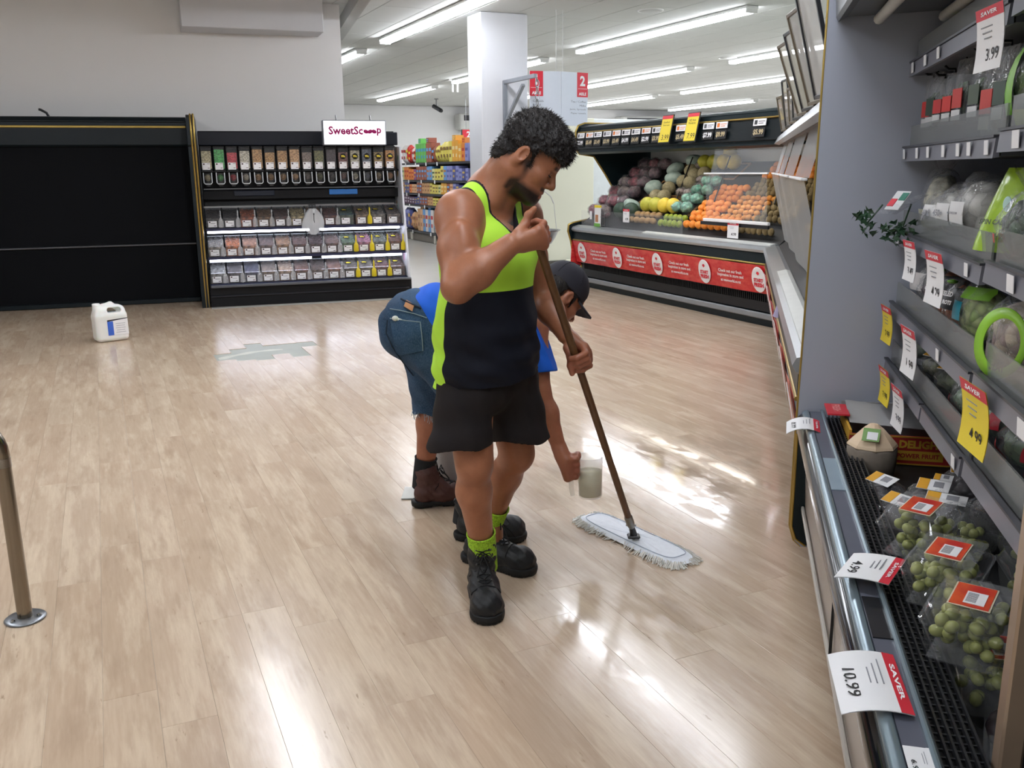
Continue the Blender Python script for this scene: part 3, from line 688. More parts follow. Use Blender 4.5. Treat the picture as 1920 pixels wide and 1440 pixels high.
# bracket on the pillar with a hanging scale pan
bx = 5.27
t = thing('wall_bracket', 'grey steel angle bracket fixed to the white pillar', 'bracket', T(bx, 11.5, 2.6))
GB = mat('bracket_grey', '8c9096', .4, metal=.4)
by = -.93
m = MB(); m.box((0, -.02, -.28), (.055, .04, .66), 0, None, .003); m.build('upright', GB, t)
m = MB(); m.box((0, by/2, .03), (.045, -by, .05), 0, None, .003); m.build('arm', GB, t)
m = MB(); m.add(*(lambda M: ([tuple(M @ Vector((i, j, k))) for i in (-.022, .022) for j in (0, .72) for k in (-.018, .018)], [(0, 1, 3, 2), (4, 6, 7, 5), (0, 4, 5, 1), (2, 3, 7, 6), (0, 2, 6, 4), (1, 5, 7, 3)]))(frame((0, -.02, -.50), (1, 0, 0), (0, -.62, .50)))); m.build('brace', GB, t)
t = thing('hanging_scale', 'steel hanging scale pan on a chain behind the standing man', 'scale', T(bx+.04, 11.5+by+.03, 2.6))
m = MB()
m.tube([(0, 0, .012), (0, .02, 0), (0, .0, -.04)], .008, 8)
for k in range(5):
    M = T(0, 0, -.06-.075*k) @ RZ(R(90*(k % 2)))
    m.tube([(.025*math.cos(a), 0, .045*math.sin(a)) for a in [2*math.pi*j/12 for j in range(12)]], .007, 6, 0, closed=True, M=M)
m.build('chain', STEEL, t)['kind'] = 'stuff'
m = MB(); m.tube([(0, 0, -.40), (0, 0, -.86)], .06, 16); m.tube([(0, 0, -.86), (0, 0, -1.37)], .012, 8); m.build('scale_body', mat('scale_body', 'b9bcbf', .35, metal=.5), t)
m = MB()
for a in (0, 120, 240):
    ca, sa = math.cos(R(a-20)), math.sin(R(a-20))
    m.tube([(.02*ca, .02*sa, -1.36), (.10*ca, .10*sa, -1.38), (.17*ca, .17*sa, -1.44), (.21*ca, .21*sa, -1.53)], .009, 8); m.tube([(.21*ca, .21*sa, -1.53), (.245*ca, .245*sa, -1.87)], .005, 6)
m.build('hanger_rods', mat('wire_white', 'c9c9c6', .4), t)['kind'] = 'stuff'
m = MB(); m.lathe([(0, -2.07), (.12, -2.065), (.18, -2.03), (.22, -1.97), (.265, -1.88), (.295, -1.865), (.295, -1.858), (.262, -1.862), (.214, -1.96), (.17, -2.02), (0, -2.055)], 36); m.build('pan', STEEL, t)
# sockets and cables by the skirting
t = thing('power_sockets', 'white plug sockets with black cables low on the cream wall', 'socket', T(6.78, 12.52, .0))
m = MB(); m.box((.13, -.03, .06), (.14, .04, .09), 0, None, .005); m.build('socket_box', WHITEP, t)
m = MB(); m.box((.0, -.04, .09), (.10, .05, .09), 0, None, .006); m.build('socket_plate', CREAM, t)
m = MB(); m.tube([(.17, -.06, .07), (.25, -.1, .09), (.34, -.1, .03), (.45, -.08, .015), (.55, -.06, .06)], .01, 6); m.tube([(.15, -.06, .04), (.27, -.12, .02), (.40, -.14, .014), (.55, -.12, .014)], .01, 6); m.build('cables', BLACKP, t)['kind'] = 'stuff'
# ================================================================ fruit cases under the canopies
SILV = mat('silver_rail', 'a9adb0', .28, metal=.6)
VENT = mat('vent_panel', '14171b', .45)
BANN = NT('red_banner'); _n = BANN.noise(9, 4, BANN.mapping(BANN.coord(), (1, 1, 2.2)), .65)
BANN.set(color=BANN.mix(BANN.ramp(_n, [(.4, 0.), (.7, .7)]), lin('c8242c'), lin('e35a50')), rough=.22, spec=.6); BANN = BANN.m
YM = Matrix(((1, 0, 0, 0), (0, 1, 0, 0), (0, 0, 1, 0), (0, 0, 0, 1)))
def lettering_on(parent, y, z, rows, h, mt, x=-.006, bold=.02, name='lettering', wk=None):
    # text read by someone looking along +x: right is -y
    m = MB()
    for i, s in enumerate(rows):
        M = frame((x, y, z-(i-(len(rows)-1)/2)*h*1.45), (0, -1, 0), (0, 0, 1))
        m.text(s, M, h=h if any(c in s for c in 'gpqy') else h*.8, bold=bold)
    return m.build(name, mt, parent)
def case_parts(t, y0, y1, ovals, back_end):
    m = MB(); m.prism([(.2, .12), (1.2, .12), (1.2, .74), (.02, .74), (.03, .60), (.09, .33), (.12, .30), (.12, .14)], y0, y1); m.build('body', VENT, t)
    m = MB(); m.box((.18, (y0+y1)/2, .065), (.1, y1-y0, .13)); m.build('kick_plate', DGREEN, t)
    m = MB(); m.box((.105, (y0+y1)/2, .10), (.03, y1-y0, .06), 0, None, .01); m.build('bumper_strip', mat('grey_bumper', '85888a', .5), t)
    m = MB(); k = 0; y = y0+.06
    while y < y1-.06: m.box((.114, y, .27), (.012, .012, .07)); y += .03
    m.build('vent_slots', mat('slot_black', '07080a', .6), t)['kind'] = 'stuff'
    m = MB(); m.box((.0, (y0+y1)/2, .665), (.04, y1-y0, .11), 0, None, .012); m.build('green_fascia', DGREEN, t)
    m = MB(); m.tube([(-.02, y0, .612), (-.02, y1, .612)], .010, 8); m.build('gold_strip', GOLD, t)
    m = MB(); m.prism([(-.03, .72), (-.045, .745), (-.03, .775), (.06, .80), (.10, .79), (.10, .74), (0, .715)], y0, y1); m.build('lip_rail', SILV, t)
    m = MB(); m.prism([(.0, .745), (.0, .792), (.035, .80), (.06, .806), (.085, .80)], y0+.02, y0+(y1-y0)*.58); m.build('white_lip_cover', mat('lip_white', 'd5d7d2', .4), t)
    m = MB(); m.surf(lambda u, v: (-.03+.055*v+.006*math.sin(u*40), y0+.01+(y1-y0-.02)*u, .60-.27*v), 60, 3); m.f = [tuple(reversed(f)) for f in m.f]
    b = m.build('banner', BANN, t); return b
def oval_and_slogan(b, y, slogan_y, x=-.03):
    M = frame((x-.008, y, .463), (0, -1, 0), (.0, 0, 1)) @ RX(R(0))
    M = frame((x+.021, y, .463), (0, -1, 0), (-.2, 0, 1))
    m = MB(); m.lathe([(0, .003), (.096, .003), (.10, 0)], 30, 0, M @ T(0, 0, .004), False, 1., 1.25); m.build('oval_badge', mat('badge_white', 'ecebec', .35), b)
    m = MB(); m.text('START', M @ T(0, -.005, .009), w=.135, bold=.06); m.text('FRESH', M @ T(0, -.052, .009), w=.14, bold=.06); m.build('badge_lettering', REDINK, b); m = MB()
    m.add([(-.022, .06, 0), (0, .042, 0), (.022, .06, 0), (.012, .078, 0), (-.012, .078, 0)], [(0, 1, 2, 3, 4)], 0, False, M @ T(0, 0, .009)); m.build('badge_emblem', REDINK, b)
    if slogan_y is not None:
        m = MB(); M = frame((x+.021, slogan_y, .463), (0, -1, 0), (-.2, 0, 1))
        for i, (s, w) in enumerate((('Check out our fresh', .36), ('Inspiration in store and', .40), ('at newworld.co.nz', .31))): m.text(s, M @ T(0, .045-.048*i, .012), w=w, bold=.02)
        m.build('slogan', WHITE, b)
XF = 5.75; Y0, Y1 = 6.65, 10.42
MBK = T(XF, 0, 0)
t = thing('produce_case', 'long dark green fruit case with a red banner and sloping canopy at the back', 'display case', MBK)
bn = case_parts(t, Y0, Y1, 5, True)
OV = [10.19, 9.34, 8.49, 7.63, 6.79]
for i, y in enumerate(OV): oval_and_slogan(bn, y, (y-.425) if i < 4 else None)
m = MB(); m.surf(lambda u, v: (-.03+.16*u-.02*v, Y1+.012, .60-.30*v-.03*u*v), 6, 4); m.build('banner_return', BANN, t)
# canopy
CAN = [(.05, 1.70), (.09, 1.675), (.13, 1.725), (1.15, 1.725), (1.15, 2.03), (.16, 2.035), (.12, 2.025), (.075, 1.985)]
m = MB(); m.prism(CAN, Y0, Y1); cano = m.build('canopy', DGREEN, t)
m = MB(); m.prism([(.03, 1.745), (.055, 1.735), (.085, 1.93), (.06, 1.94)], Y0+.0, Y1); m.build('price_channel', mat('channel_dark', '10181b', .3), cano)
m = MB(); m.tube([(.05, Y0, 1.945), (.05, Y1, 1.945)], .009, 8); m.build('gold_strip', GOLD, cano)
m = MB(); m.tube([(.10, Y0, 2.0), (.10, Y1, 2.0)], .02, 10); m.build('canopy_bead', DGREEN, cano)
m = MB(); m.box((1.17, (Y0+Y1)/2, 1.2), (.05, Y1-Y0, 1.1)); m.build('back_panel', mat('case_back', 'c9cccb', .3), t)
m = MB(); m.box((.30, (Y0+Y1)/2-.2, 1.713), (.10, Y1-Y0-.6, .012)); m.build('added_fill_lamp', mat('added_fill_lamp', 'ffffff', .5, var=0, emit='fff8ec', es=4.0), t)  # added glowing strip, recessed out of sight to brighten the fruit
# far end panel: C-shaped with gold piping
EP = [(.16, .02), (.18, 0), (1.2, 0), (1.2, 2.06), (.16, 2.06), (.07, 2.03), (.035, 1.96), (.04, 1.74), (.09, 1.69), (.30, 1.66), (.47, 1.44), (.585, 1.27), (.5, 1.06), (.25, .86), (.0, .82), (-.06, .80), (-.07, .72), (-.03, .60), (.02, .34), (.13, .28)]
m = MB(); m.prism(EP, Y1+.02, Y1+.06); ep = m.build('end_panel', DGREEN, t)
m = MB(); m.tube([(x, Y1+.04, z) for x, z in EP[3:]+EP[:1]], .016, 8); m.build('gold_piping', GOLD, ep)
# sloping bed with tray rails
def bed(u, x0=.10, x1=1.12, z0=.80, z1=1.56): return (x0+(x1-x0)*u, z0+(z1-z0)*u)
m = MB(); m.prism([(.06, .76), (.10, .80), (1.14, 1.56), (1.14, .76)], Y0, Y1); m.build('sloping_bed', mat('bed_black', '1b1c1e', .6), t)
WICK = NT('wicker'); WICK.set(color=WICK.mix(WICK.noise(60, 3, WICK.coord()), lin('6d4d2d'), lin('a3794a')), rough=.7)
WICK.bump(WICK.noise(120, 2, WICK.mapping(WICK.coord(), (1, 1, 3))), .5, .01); WICK = WICK.m
BL = math.atan2(.76, 1.02); NB = Vector((-math.sin(BL), 0, math.cos(BL)))
def slot(y, u, h=0.): x, z = bed(u); return Vector((XF+x+NB.x*h, y, z+NB.z*h))
for (ya, yb, ua, ub) in ((9.62, 8.42, .22, .45), (9.60, 8.45, .48, .70), (9.5, 8.3, .74, .96), (8.40, 7.75, .22, .60)):
    k = MB()
    for u in (ua, ub):
        p, q = slot(ya, u, .014), slot(yb, u, .014); k.box(((p.x-XF), (ya+yb)/2, p.z), (.012, abs(yb-ya), .022), 0, None, .004)
    for y in (ya, yb):
        p, q = slot(y, ua, .014), slot(y, ub, .014); k.tube([(p.x-XF, y, p.z), (q.x-XF, y, q.z)], .012, 4)
    k.build('wicker_tray', WICK, t)['kind'] = 'stuff'
m = MB(); m.box((.285, 8.85, .975), (.015, 1.35, .03), 0, None, .004); m.build('tray_rail', BLACKP, t)
m = MB(); m.box((.10, 9.30, .885), (.008, 2.22, .20), 0, None, .002); m.build('low_glass_guard', CLEAR, t)
ACR = clear('hung_acrylic', body=.16, bodycol=(.72, .75, .78), rough=.08, wrinkle=.35, wscale=4, ior=1.55)
for (ya, yb, za, zb, xa, xb, nm) in ((6.80, 7.74, .99, 1.44, .06, .03, 'lower'), (6.62, 7.66, 1.45, 1.68, .04, .08, 'upper')):
    m = MB(); m.surf(lambda u, v: (xa+(xb-xa)*v+.012*math.sin(u*7)*math.sin(v*3), ya+(yb-ya)*u, za+(zb-za)*v), 20, 10); m.build('acrylic_sheet', ACR, t)
m = MB(); m.box((.03, 7.27, 1.442), (.02, .97, .016), 0, None, .004); m.build('acrylic_edge', WHITE, t)
m = MB(); m.box((.06, 7.27, .98), (.03, 1.0, .03), 0, None, .004); m.build('acrylic_foot', WHITE, t)
m = MB(); m.box((.08, 7.32, .945), (.02, 1.05, .035), 0, None, .004); m.build('ticket_rail', BLACKP, t)
for y in (9.0, 7.35, 8.3):
    p, q = slot(y-.25, .35, .10), slot(y+.15, .85, .12); m = MB(); m.tube([(p.x-XF, p.y, p.z), (q.x-XF, q.y, q.z+.08)], .008, 6); m.build('prop_rod', BLACKP, t)
# wedge between the two cases
AS = R(38.9); MS = Matrix(((math.cos(AS), math.sin(AS), 0, 0), (-math.sin(AS), math.cos(AS), 0, 0), (0, 0, 1, 0), (0, 0, 0, 1)))   # x out to the right (into the case), y along it away from the camera
c0 = Vector((.02, Y0, 0)); far = MS @ Vector((1.45, 8.80, 0)); far.x -= XF
m = MB()
for za, zb in ((.12, .78), (1.70, 2.0)):
    V = [(.05, Y0-.005, z) for z in (za, zb)]+[(1.15, Y0-.005, z) for z in (za, zb)]+[(far.x, far.y, z) for z in (za, zb)]
    m.add(V, [(0, 2, 3, 1), (2, 4, 5, 3), (4, 0, 1, 5), (1, 3, 5), (0, 4, 2)])
m.build('corner_wedge', DGREEN, t)['kind'] = 'stuff'
# price tickets in the canopy channel
PT = ['$5.99', '$5.49', '$3.49', '$3.99', '$3.49', '$4.99', '$4.49', '$2.99', '$3.99', None, '$5.49', None, '$7.99', '$9.99', '$5.99']
PY = [10.32, 10.1, 9.9, 9.68, 9.47, 9.26, 9.05, 8.84, 8.63, 8.41, 8.18, 7.95, 7.71, 7.5, 6.94]
CHALK = mat('chalk_board', '1b1b1c', .6); GOLDINK = mat('chalk_gold', 'b9a983', .6)
n = 0
for i, (s, y) in enumerate(zip(PT, PY)):
    if s:
        tt = thing('price_ticket', 'white over black price ticket reading %s, %s from the left on the canopy' % (s, ORD[n]), 'ticket', T(XF+.03, y, 0), 'tickets along the canopy'); n += 1
        m = MB(); M = frame((.002, 0, 1.905), (0, -1, 0), (.13, 0, 1)); m.box((0, 0, 0), (.175, .062, .006), 0, M); a = m.build('name_strip', WHITE, tt)
        m = MB(); m.box((-.05, 0, .0035), (.04, .04, .001), 0, M); m.box((.03, .008, .0035), (.09, .006, .001), 0, M); m.box((.02, -.01, .0035), (.07, .006, .001), 0, M); m.build('strip_print', mat('ticket_print_%d' % (i % 3), ['55565a', 'd9772e', '2e2e30'][i % 3], .6), a)['kind'] = 'stuff'
        m = MB(); M = frame((-.010, 0, 1.815), (0, -1, 0), (.13, 0, 1)); m.box((0, 0, 0), (.175, .085, .006), 0, M); a = m.build('price_plate', CHALK, tt)
        m = MB(); m.text(s, M @ T(0, 0, .0045), w=.14, bold=.04); m.build('price', WHITE if i in (5, 7, 12, 0) else GOLDINK, a)
    else:
        pr = '3.99' if i == 9 else '7.99'
        tt = thing('price_board', 'tall yellow special board reading %s clipped to the canopy, %s one' % (pr, 'left' if i == 9 else 'right'), 'sign', T(XF+.012, y, 0), None)
        M = frame((-.01, 0, 1.905), (0, -1, .0), (.22, .14 if i == 9 else .12, 1)); m = MB(); m.box((0, 0, 0), (.21, .30, .01), 0, M, .003); m.build('frame', BLACKP, tt)
        m = MB(); m.box((0, 0, .006), (.19, .28, .004), 0, M); a = m.build('yellow_card', YELLOWC, tt)
        m = MB(); m.box((0, .122, .0085), (.19, .035, .002), 0, M); m.build('red_band', REDINK, a)
        m = MB(); m.text(pr, M @ T(.02, -.09, .009), w=.13, bold=.0); m.text(['Kiwifruit', 'NZ Asia'][i > 9], M @ T(0, .07, .009), w=.11); m.text(['Green Loose', 'Mandarins'][i > 9], M @ T(0, .04, .009), w=.12); m.build('lettering', INK, a)
def card(name, label, M, w, h, price, pxs, top=REDINK, base=WHITE, cat='ticket', group=None, lines=2, curl=.0, prot=0., band='SAVER', bandside=False, th=.0015):
    """a printed price card: x right, y up, facing +z of M"""
    tt = thing(name, label, cat, M, group)
    def cu(x, y): return curl*((y/h)**2*4)*h*.5
    m = MB(); m.surf(lambda u, v: (w*(u-.5), h*(v-.5), cu(0, h*(v-.5))), 4, 8)
    k = len(m.v); m.surf(lambda u, v: (w*(.5-u), h*(v-.5), cu(0, h*(v-.5))-th), 4, 8); m.build('card', base, tt)
    m = MB(); m.surf(lambda u, v: (w*(u-.5), h*(.5-.18+.18*v), cu(0, h*(.32+.18*v))+.0006), 4, 2); b = m.build('red_band', top, tt)
    if band: m = MB(); m.text(band, T(0, h*.41, cu(0, h*.41)+.0016), wh=(w*.6, h*.07), bold=.03); m.build('band_print', WHITE, b)
    if price: m = MB(); m.text(price, T(w*pxs, -h*.25, cu(0, h*.25)+.0012), wh=(w*.46, h*.2), bold=.01); m.build('price', INK, tt)
    m = MB()
    for i in range(lines): m.box((-w*.12+.03*w*i, h*(.2-.09*i), cu(0, .1*h)+.0012), (w*(.42-.08*i), h*.018, .0008))
    m.build('small_print', mat('print_grey', '8d8f95', .6), tt)['kind'] = 'stuff'
    return tt
VX = lambda x, y, z, tilt=0.: frame((x, y, z), (0, -1, 0), (tilt, 0, 1))
card('price_card', 'white price card with red top hung over the melons of the back case', VX(XF+.09, 9.32, .955), .14, .155, '4.99', .1, group=None)
card('price_card', 'white price card with red top hung under the acrylic sheet of the back case', VX(XF+.055, 7.29, .895), .17, .155, '4.99', .1)
tt = thing('leaflet_holder', 'wire holder with a yellow topped recipe leaflet beside the red onions', 'leaflet', T(XF+.05, 9.86, .80))
m = MB(); m.box((0, .05, .12), (.02, .14, .23), 0, None, .003); m.build('leaflet', WHITE, tt)
m = MB(); m.box((-.001, .05, .245), (.024, .14, .03), 0, None, .003); m.build('leaflet_top', YELLOWC, tt)
m = MB(); m.box((-.0115, .05, .02), (.003, .14, .04), 0); m.build('leaflet_foot', mat('leaf_green', '6fae48', .5), tt)
m = MB(); m.box((-.0115, .06, .10), (.003, .07, .09), 0, None, .001); m.build('leaflet_picture', mat('leaf_photo', 'b07a54', .5), tt)
m = MB()
for yy in (-.10, -.06, -.02): m.tube([(.0, yy-.01, .01), (.0, yy-.01, .22)], .003, 5)
for zz in (.02, .12, .22): m.tube([(-.005, -.12, zz), (-.005, .13, zz)], .003, 5)
m.build('wire_frame', STEEL, tt)['kind'] = 'stuff'
for i, y in enumerate((10.12, 9.98)):
    o = MB(); o.box((0, 0, 0), (.003, .10, .05)); o = o.build('shelf_ticket', WHITE, None, VX(XF+.07, y, .93) @ RY(R(90))); tag(o, '%s white ticket in front of the bagged onions at the far end' % ['left', 'right'][i], 'ticket', None)
# fruit
def fruit_mesh(name, c1, c2, r, sz=1., rib=0, bump=.15, nu=14, nv=10, seed=0, rough=.45, sc_=20):
    def fn(v):
        a = math.atan2(v.y, v.x); rr = 1-rib*abs(math.sin(a*5))*(1-abs(v.z/(r*sz))**2)
        k = 1+.03*math.sin(9*v.x/r+seed)*math.sin(7*v.y/r+seed*2)
        top = .12*r*math.exp(-((v.x*v.x+v.y*v.y)/(r*r))*18) if rib else 0
        return Vector((v.x*rr*k, v.y*rr*k, v.z-(top if v.z > 0 else -top)))
    m = MB(); m.sphere((0, 0, 0), (r, r, r*sz), nu, nv, 0, None, fn)
    key = 'skin_'+name
    if key not in _M:
        s = NT(key); s.set(color=s.mix(s.ramp(s.noise(sc_, 4, s.coord(), .6), [(.35, 0.), (.65, 1.)]), lin(c1), lin(c2)), rough=rough, spec=.4); s.bump(s.noise(120, 3, s.coord()), bump, .003); _M[key] = s.m
    return m.mesh(name, [_M[key]])
STEMM = mat('fruit_stem', '5d5a38', .8)
def put(me, name, label, cat, group, p, stem=None):
    o = link(name, me, None, T(*p) @ Euler((rg.uniform(-.5, .5), rg.uniform(-.5, .5), rg.uniform(0, 6.3))).to_matrix().to_4x4()); tag(o, label, cat, group); return o
def lump_bag(name, label, cat, group, p, size, m_in, film=True, seed=0, yaw=0., tilt=0.):
    tt = thing(name, label, cat, T(*p) @ RZ(yaw) @ RX(tilt), group); rr = random.Random(seed)
    m = MB(); sx, sy, sz = size
    def fn(v):
        q = (v.x/sx, v.y/sy, v.z/sz); k = 1+.10*math.sin(q[0]*5+seed)*math.sin(q[1]*6+seed*1.7)+.07*math.sin(q[2]*9+q[0]*7+seed)
        return Vector((v.x*k, v.y*k, max(v.z*k, -sz*.75)))
    m.sphere((0, 0, 0), (sx*.9, sy*.9, sz*.9), 16, 10, 0, None, fn); m.build('contents', m_in, tt)
    if film:
        m = MB(); m.sphere((0, 0, 0), (sx, sy, sz), 18, 12, 0, None, lambda v: fn(v)*1.04); m.build('bag', FILM, tt)
        m = MB(); m.lathe([(.012, sz*.85), (.02, sz*1.0), (.045, sz*1.25)], 9, 0, RX(.5), True, 1., .4); m.build('bag_neck', FILM, tt)
    return tt
RO = food('red_onion', '6b2438', 'a04a58', 26, .9); GA = food('garlic', 'a08f86', '6d5560', 24, .9); GRB = food('green_apple', '5fae4a', '93c96a', 30, .9); TEAL = food('teal_bag', '4fae93', '9ad0b5', 24, .9); ORB = food('orange_net', 'e07e34', 'c8602a', 22, .9); DK = food('dark_bag', '4a3440', '7c5560', 22, .9)
k = 0
for u in (.16, .33, .5, .67, .84, 1.0):
    for j, y in enumerate((10.25, 10.02, 9.8)):
        if u < .3 and j == 2: continue
        mt = [RO, RO, DK, RO, GA][(k*3+j) % 5] if j < 2 else [GA, DK, RO][k % 3]
        lump_bag('onion_bag', '%s net bag at the far end, %s row up, %s from the end panel' % ({0: 'purple onion', 1: 'pale garlic', 2: 'dark purple'}[(mt is GA)+2*(mt is DK)], ORD[[.16, .33, .5, .67, .84, 1.0].index(u)], ORD[j]), 'bag', 'purple onion bags heaped at the far end', slot(y-.02+rg.uniform(-.01, .01), u*.88, .095), (.10, .092, .082), mt, True, k*7+j, rg.uniform(0, 3)); k += 1
pk = fruit_mesh('crown_pumpkin', '8fa39a', 'a9b8ae', .115, .68, .08, .1, 20, 10)
for i, (y, u) in enumerate(((9.50, .24), (9.48, .52), (9.44, .80), (9.26, .66), (9.22, .92))):
    o = put(pk, 'crown_pumpkin', 'pale grey green pumpkin left of the melons, %s' % ['lowest, at the front', 'second up', 'third up', 'fourth up', 'topmost'][i], 'pumpkin', 'grey green pumpkins', slot(y, u, .098))
rm = fruit_mesh('rock_melon', 'a3997a', '857c5c', .082, .96, 0, .6, 16, 12, 1, .7, 60)
for i, (y, u) in enumerate(((9.24, .40), (9.07, .40), (9.16, .52), (9.02, .62), (8.86, .60), (8.94, .72), (8.78, .74), (9.10, .78))): put(rm, 'rock_melon', 'netted brown green rock melon in the fruit case, %s of eight counting upwards' % ORD[i], 'melon', 'rock melons', slot(y, u, .092))
hm = fruit_mesh('honeydew', 'b5b43a', 'c9c455', .085, 1.05, 0, .1, 16, 12, 2); hy = fruit_mesh('yellow_melon', 'dfc23a', 'e8cf55', .083, 1.08, 0, .1, 16, 12, 3)
for i, (y, u, mm) in enumerate(((9.22, .27, hm), (9.04, .27, hm), (8.86, .27, hy), (8.68, .27, hy))):
    nm = ['lime green', 'lime green', 'yellow', 'yellow'][i]
    put(mm, 'honeydew' if mm is hm else 'yellow_melon', '%s melon, %s of the four in a row behind the low glass' % (nm, ORD[i]), 'melon', 'row of four melons', slot(y, u, .098))
for i, (y, u) in enumerate(((9.00, .90), (8.82, .90), (8.64, .90), (8.46, .90), (8.70, 1.03))): put(hm if i < 2 else hy, 'yellow_melon', 'yellow green melon on the upper tier under the yellow boards, %s from left' % ORD[i], 'melon', 'melons on the upper tier', slot(y, u, .096))
k = 0
for u in (.26, .38, .50, .62):
    for j, y in enumerate((8.62-.1*u, 8.44-.1*u)):
        lump_bag('apple_bag', '%s bag of small apples beside the oranges, row %s up, %s side' % ('teal' if (k+j) % 2 == 0 else 'green', ORD[k//2], ['left', 'right'][j]), 'bag', 'green apple bags', slot(y, u, .095), (.080, .078, .066), GRB if (k+j) % 2 else TEAL, True, 40+k*3+j, rg.uniform(0, 3)); k += 1
for i, (y, u) in enumerate(((9.05, .86), (8.72, .66), (8.55, .70), (8.60, .56), (8.85, .48), (8.70, .47))): lump_bag('garlic_bag', 'grey netted bag between the rock melons and green apple bags, %s one' % ORD[i], 'bag', 'grey netted bags', slot(y, u, .078), (.075, .07, .055), GA, True, 70+i)
og = fruit_mesh('orange', 'e8802a', 'f09a3e', .044, .95, 0, .5, 12, 8, 4, .45); md = fruit_mesh('mandarin', 'e5933d', 'eda953', .036, .85, 0, .5, 10, 7, 5); kw = fruit_mesh('kiwifruit', '7d6a45', '94815a', .032, 1.2, 0, .5, 10, 7, 6, .8); lm = fruit_mesh('lime', 'a5ae35', '7f9a30', .036, 1.15, 0, .2, 10, 7, 7); pt = fruit_mesh('potato', 'b59468', '9d7d55', .045, .8, 0, .3, 10, 7, 8, .8)
def heap(me, name, label, cat, group, ya, yb, ua, ub, r, step=1.9, layers=2):
    u = ua; i = 0
    while u < ub:
        y = ya-(r if i % 2 else 0); c_ = 0
        while y > yb:
            put(me, name, '%s, row %s up, %s from the left' % (label, ORD[i], ORD[c_]), cat, group, slot(y+rg.uniform(-.004, .004), u+rg.uniform(-.003, .003), r*(1.2+.3*((i+c_) % layers))))
            y -= r*step*1.08; c_ += 1
        u += r*step/1.27; i += 1
heap(og, 'orange', 'orange in the heap left of the acrylic', 'fruit', 'oranges left of the acrylic', 8.25, 7.82, .22, .62, .044, 2.0)
heap(og, 'orange', 'orange on the top tier behind the acrylic', 'fruit', 'oranges behind the acrylic', 7.75, 6.72, .74, 1.02, .044, 2.1)
heap(md, 'mandarin', 'small mandarin low behind the acrylic', 'fruit', 'mandarins behind the acrylic', 7.75, 7.25, .22, .50, .036, 2.1)
heap(kw, 'kiwifruit', 'brown kiwifruit on the upper tier behind the acrylic', 'fruit', 'kiwifruit behind the acrylic', 7.75, 6.75, .52, .73, .032, 2.2)
heap(kw, 'kiwifruit', 'brown kiwifruit low behind the acrylic near the corner', 'fruit', 'kiwifruit low behind the acrylic', 7.22, 6.75, .22, .50, .036, 2.2)
def front_row(me, name, label, cat, group, ya, yb, r, rows=2):
    for q in range(rows):
        y = ya; c_ = 0
        while y > yb: put(me, name, '%s, %s row, %s from the left' % (label, ['front', 'back'][q], ORD[c_]), cat, group, Vector((XF+.16+.08*q, y+rg.uniform(-.004, .004), .855+.06*q+r*1.25))); y -= r*2.45; c_ += 1
front_row(pt, 'potato', 'brown potato behind the low glass guard', 'vegetable', 'potatoes behind the low glass', 9.3, 8.75, .045)
front_row(lm, 'lime', 'yellow green lime behind the low glass guard', 'fruit', 'limes behind the low glass', 8.7, 8.3, .036)
front_row(og, 'orange', 'orange in the low front tray', 'fruit', 'oranges in the low front tray', 8.2, 7.4, .044, 2)
front_row(kw, 'kiwifruit', 'brown kiwifruit in the low front tray by the corner', 'fruit', 'kiwifruit in the low front tray', 7.35, 6.8, .034, 1)
for i, y in enumerate((10.2, 9.98)): lump_bag('onion_bag', 'red net onion bag in the low front tray, %s' % ['by the end panel', 'by the leaflet'][i], 'bag', 'onion bags in the front tray', (XF+.195, y, .945), (.065, .085, .055), RO, True, 90+i)
wm = fruit_mesh('watermelon', '2f3f35', '3d5243', .10, 1., 0, .1, 16, 10, 9)
for i, y in enumerate((9.63, 9.41)): put(wm, 'watermelon', 'dark green watermelon low behind the glass, %s' % ['next to the leaflet', 'nearer the potatoes'][i], 'melon', 'dark watermelons', (XF+.215, y, 1.005))
# ================================================================ second fruit case running along to the tall grey panel (frame MS)
XS = .27
t = thing('produce_case', 'second fruit case of the corner, hidden behind the tall grey end panel', 'display case', MS @ T(XS, 0, 0))
ya, yb = 3.62, 8.74
bn = case_parts(t, ya, yb, 6, False)
for i in range(6): oval_and_slogan(bn, 8.3-.853*i, 8.3-.853*i-.425 if i < 5 else None)
m = MB(); m.prism([(x*.9+.02, z) for x, z in CAN], ya, yb); cano = m.build('canopy', DGREEN, t)
m = MB(); m.prism([(.0, 1.70), (.045, 1.69), (.075, 1.74), (.03, 1.76)], ya, yb); m.build('price_channel', SILV, cano)
m = MB(); m.prism([(.06, .76), (.10, .80), (1.14, 1.56), (1.14, .76)], ya, yb); m.build('sloping_bed', mat('bed_black', '1b1c1e', .6), t)
m = MB(); m.box((1.17, (ya+yb)/2, 1.2), (.05, yb-ya, 1.1)); m.build('back_panel', mat('case_back', 'c9cccb', .3), t)
AC2 = clear('milky_acrylic', body=.42, bodycol=(.62, .63, .64), rough=.12, wrinkle=.3, wscale=6)
for k, (a, b) in enumerate(((7.9, 8.6), (6.9, 7.75), (5.6, 6.75), (4.3, 5.4))):
    m = MB(); m.surf(lambda u, v: (.14-.14*v+.01*math.sin(u*5), a+(b-a)*u, .86+.58*v), 8, 8); m.build('acrylic_guard', AC2, t)
    m = MB(); m.surf(lambda u, v: (.02+.06*v, a+(b-a)*u, 1.45+.24*v), 6, 4); m.build('acrylic_guard', AC2, t)
    m = MB(); m.box((.0, (a+b)/2, 1.444), (.03, b-a, .012), 0, None, .003); m.build('acrylic_edge', WHITE, t)
m = MB(); m.surf(lambda u, v: (.03+.03*math.sin(u*5)-.05*v, 5.45+.22*u, .78-.16*v), 5, 3); m.build('torn_sticker', mat('lilac_sticker', '9a93b5', .4), t)
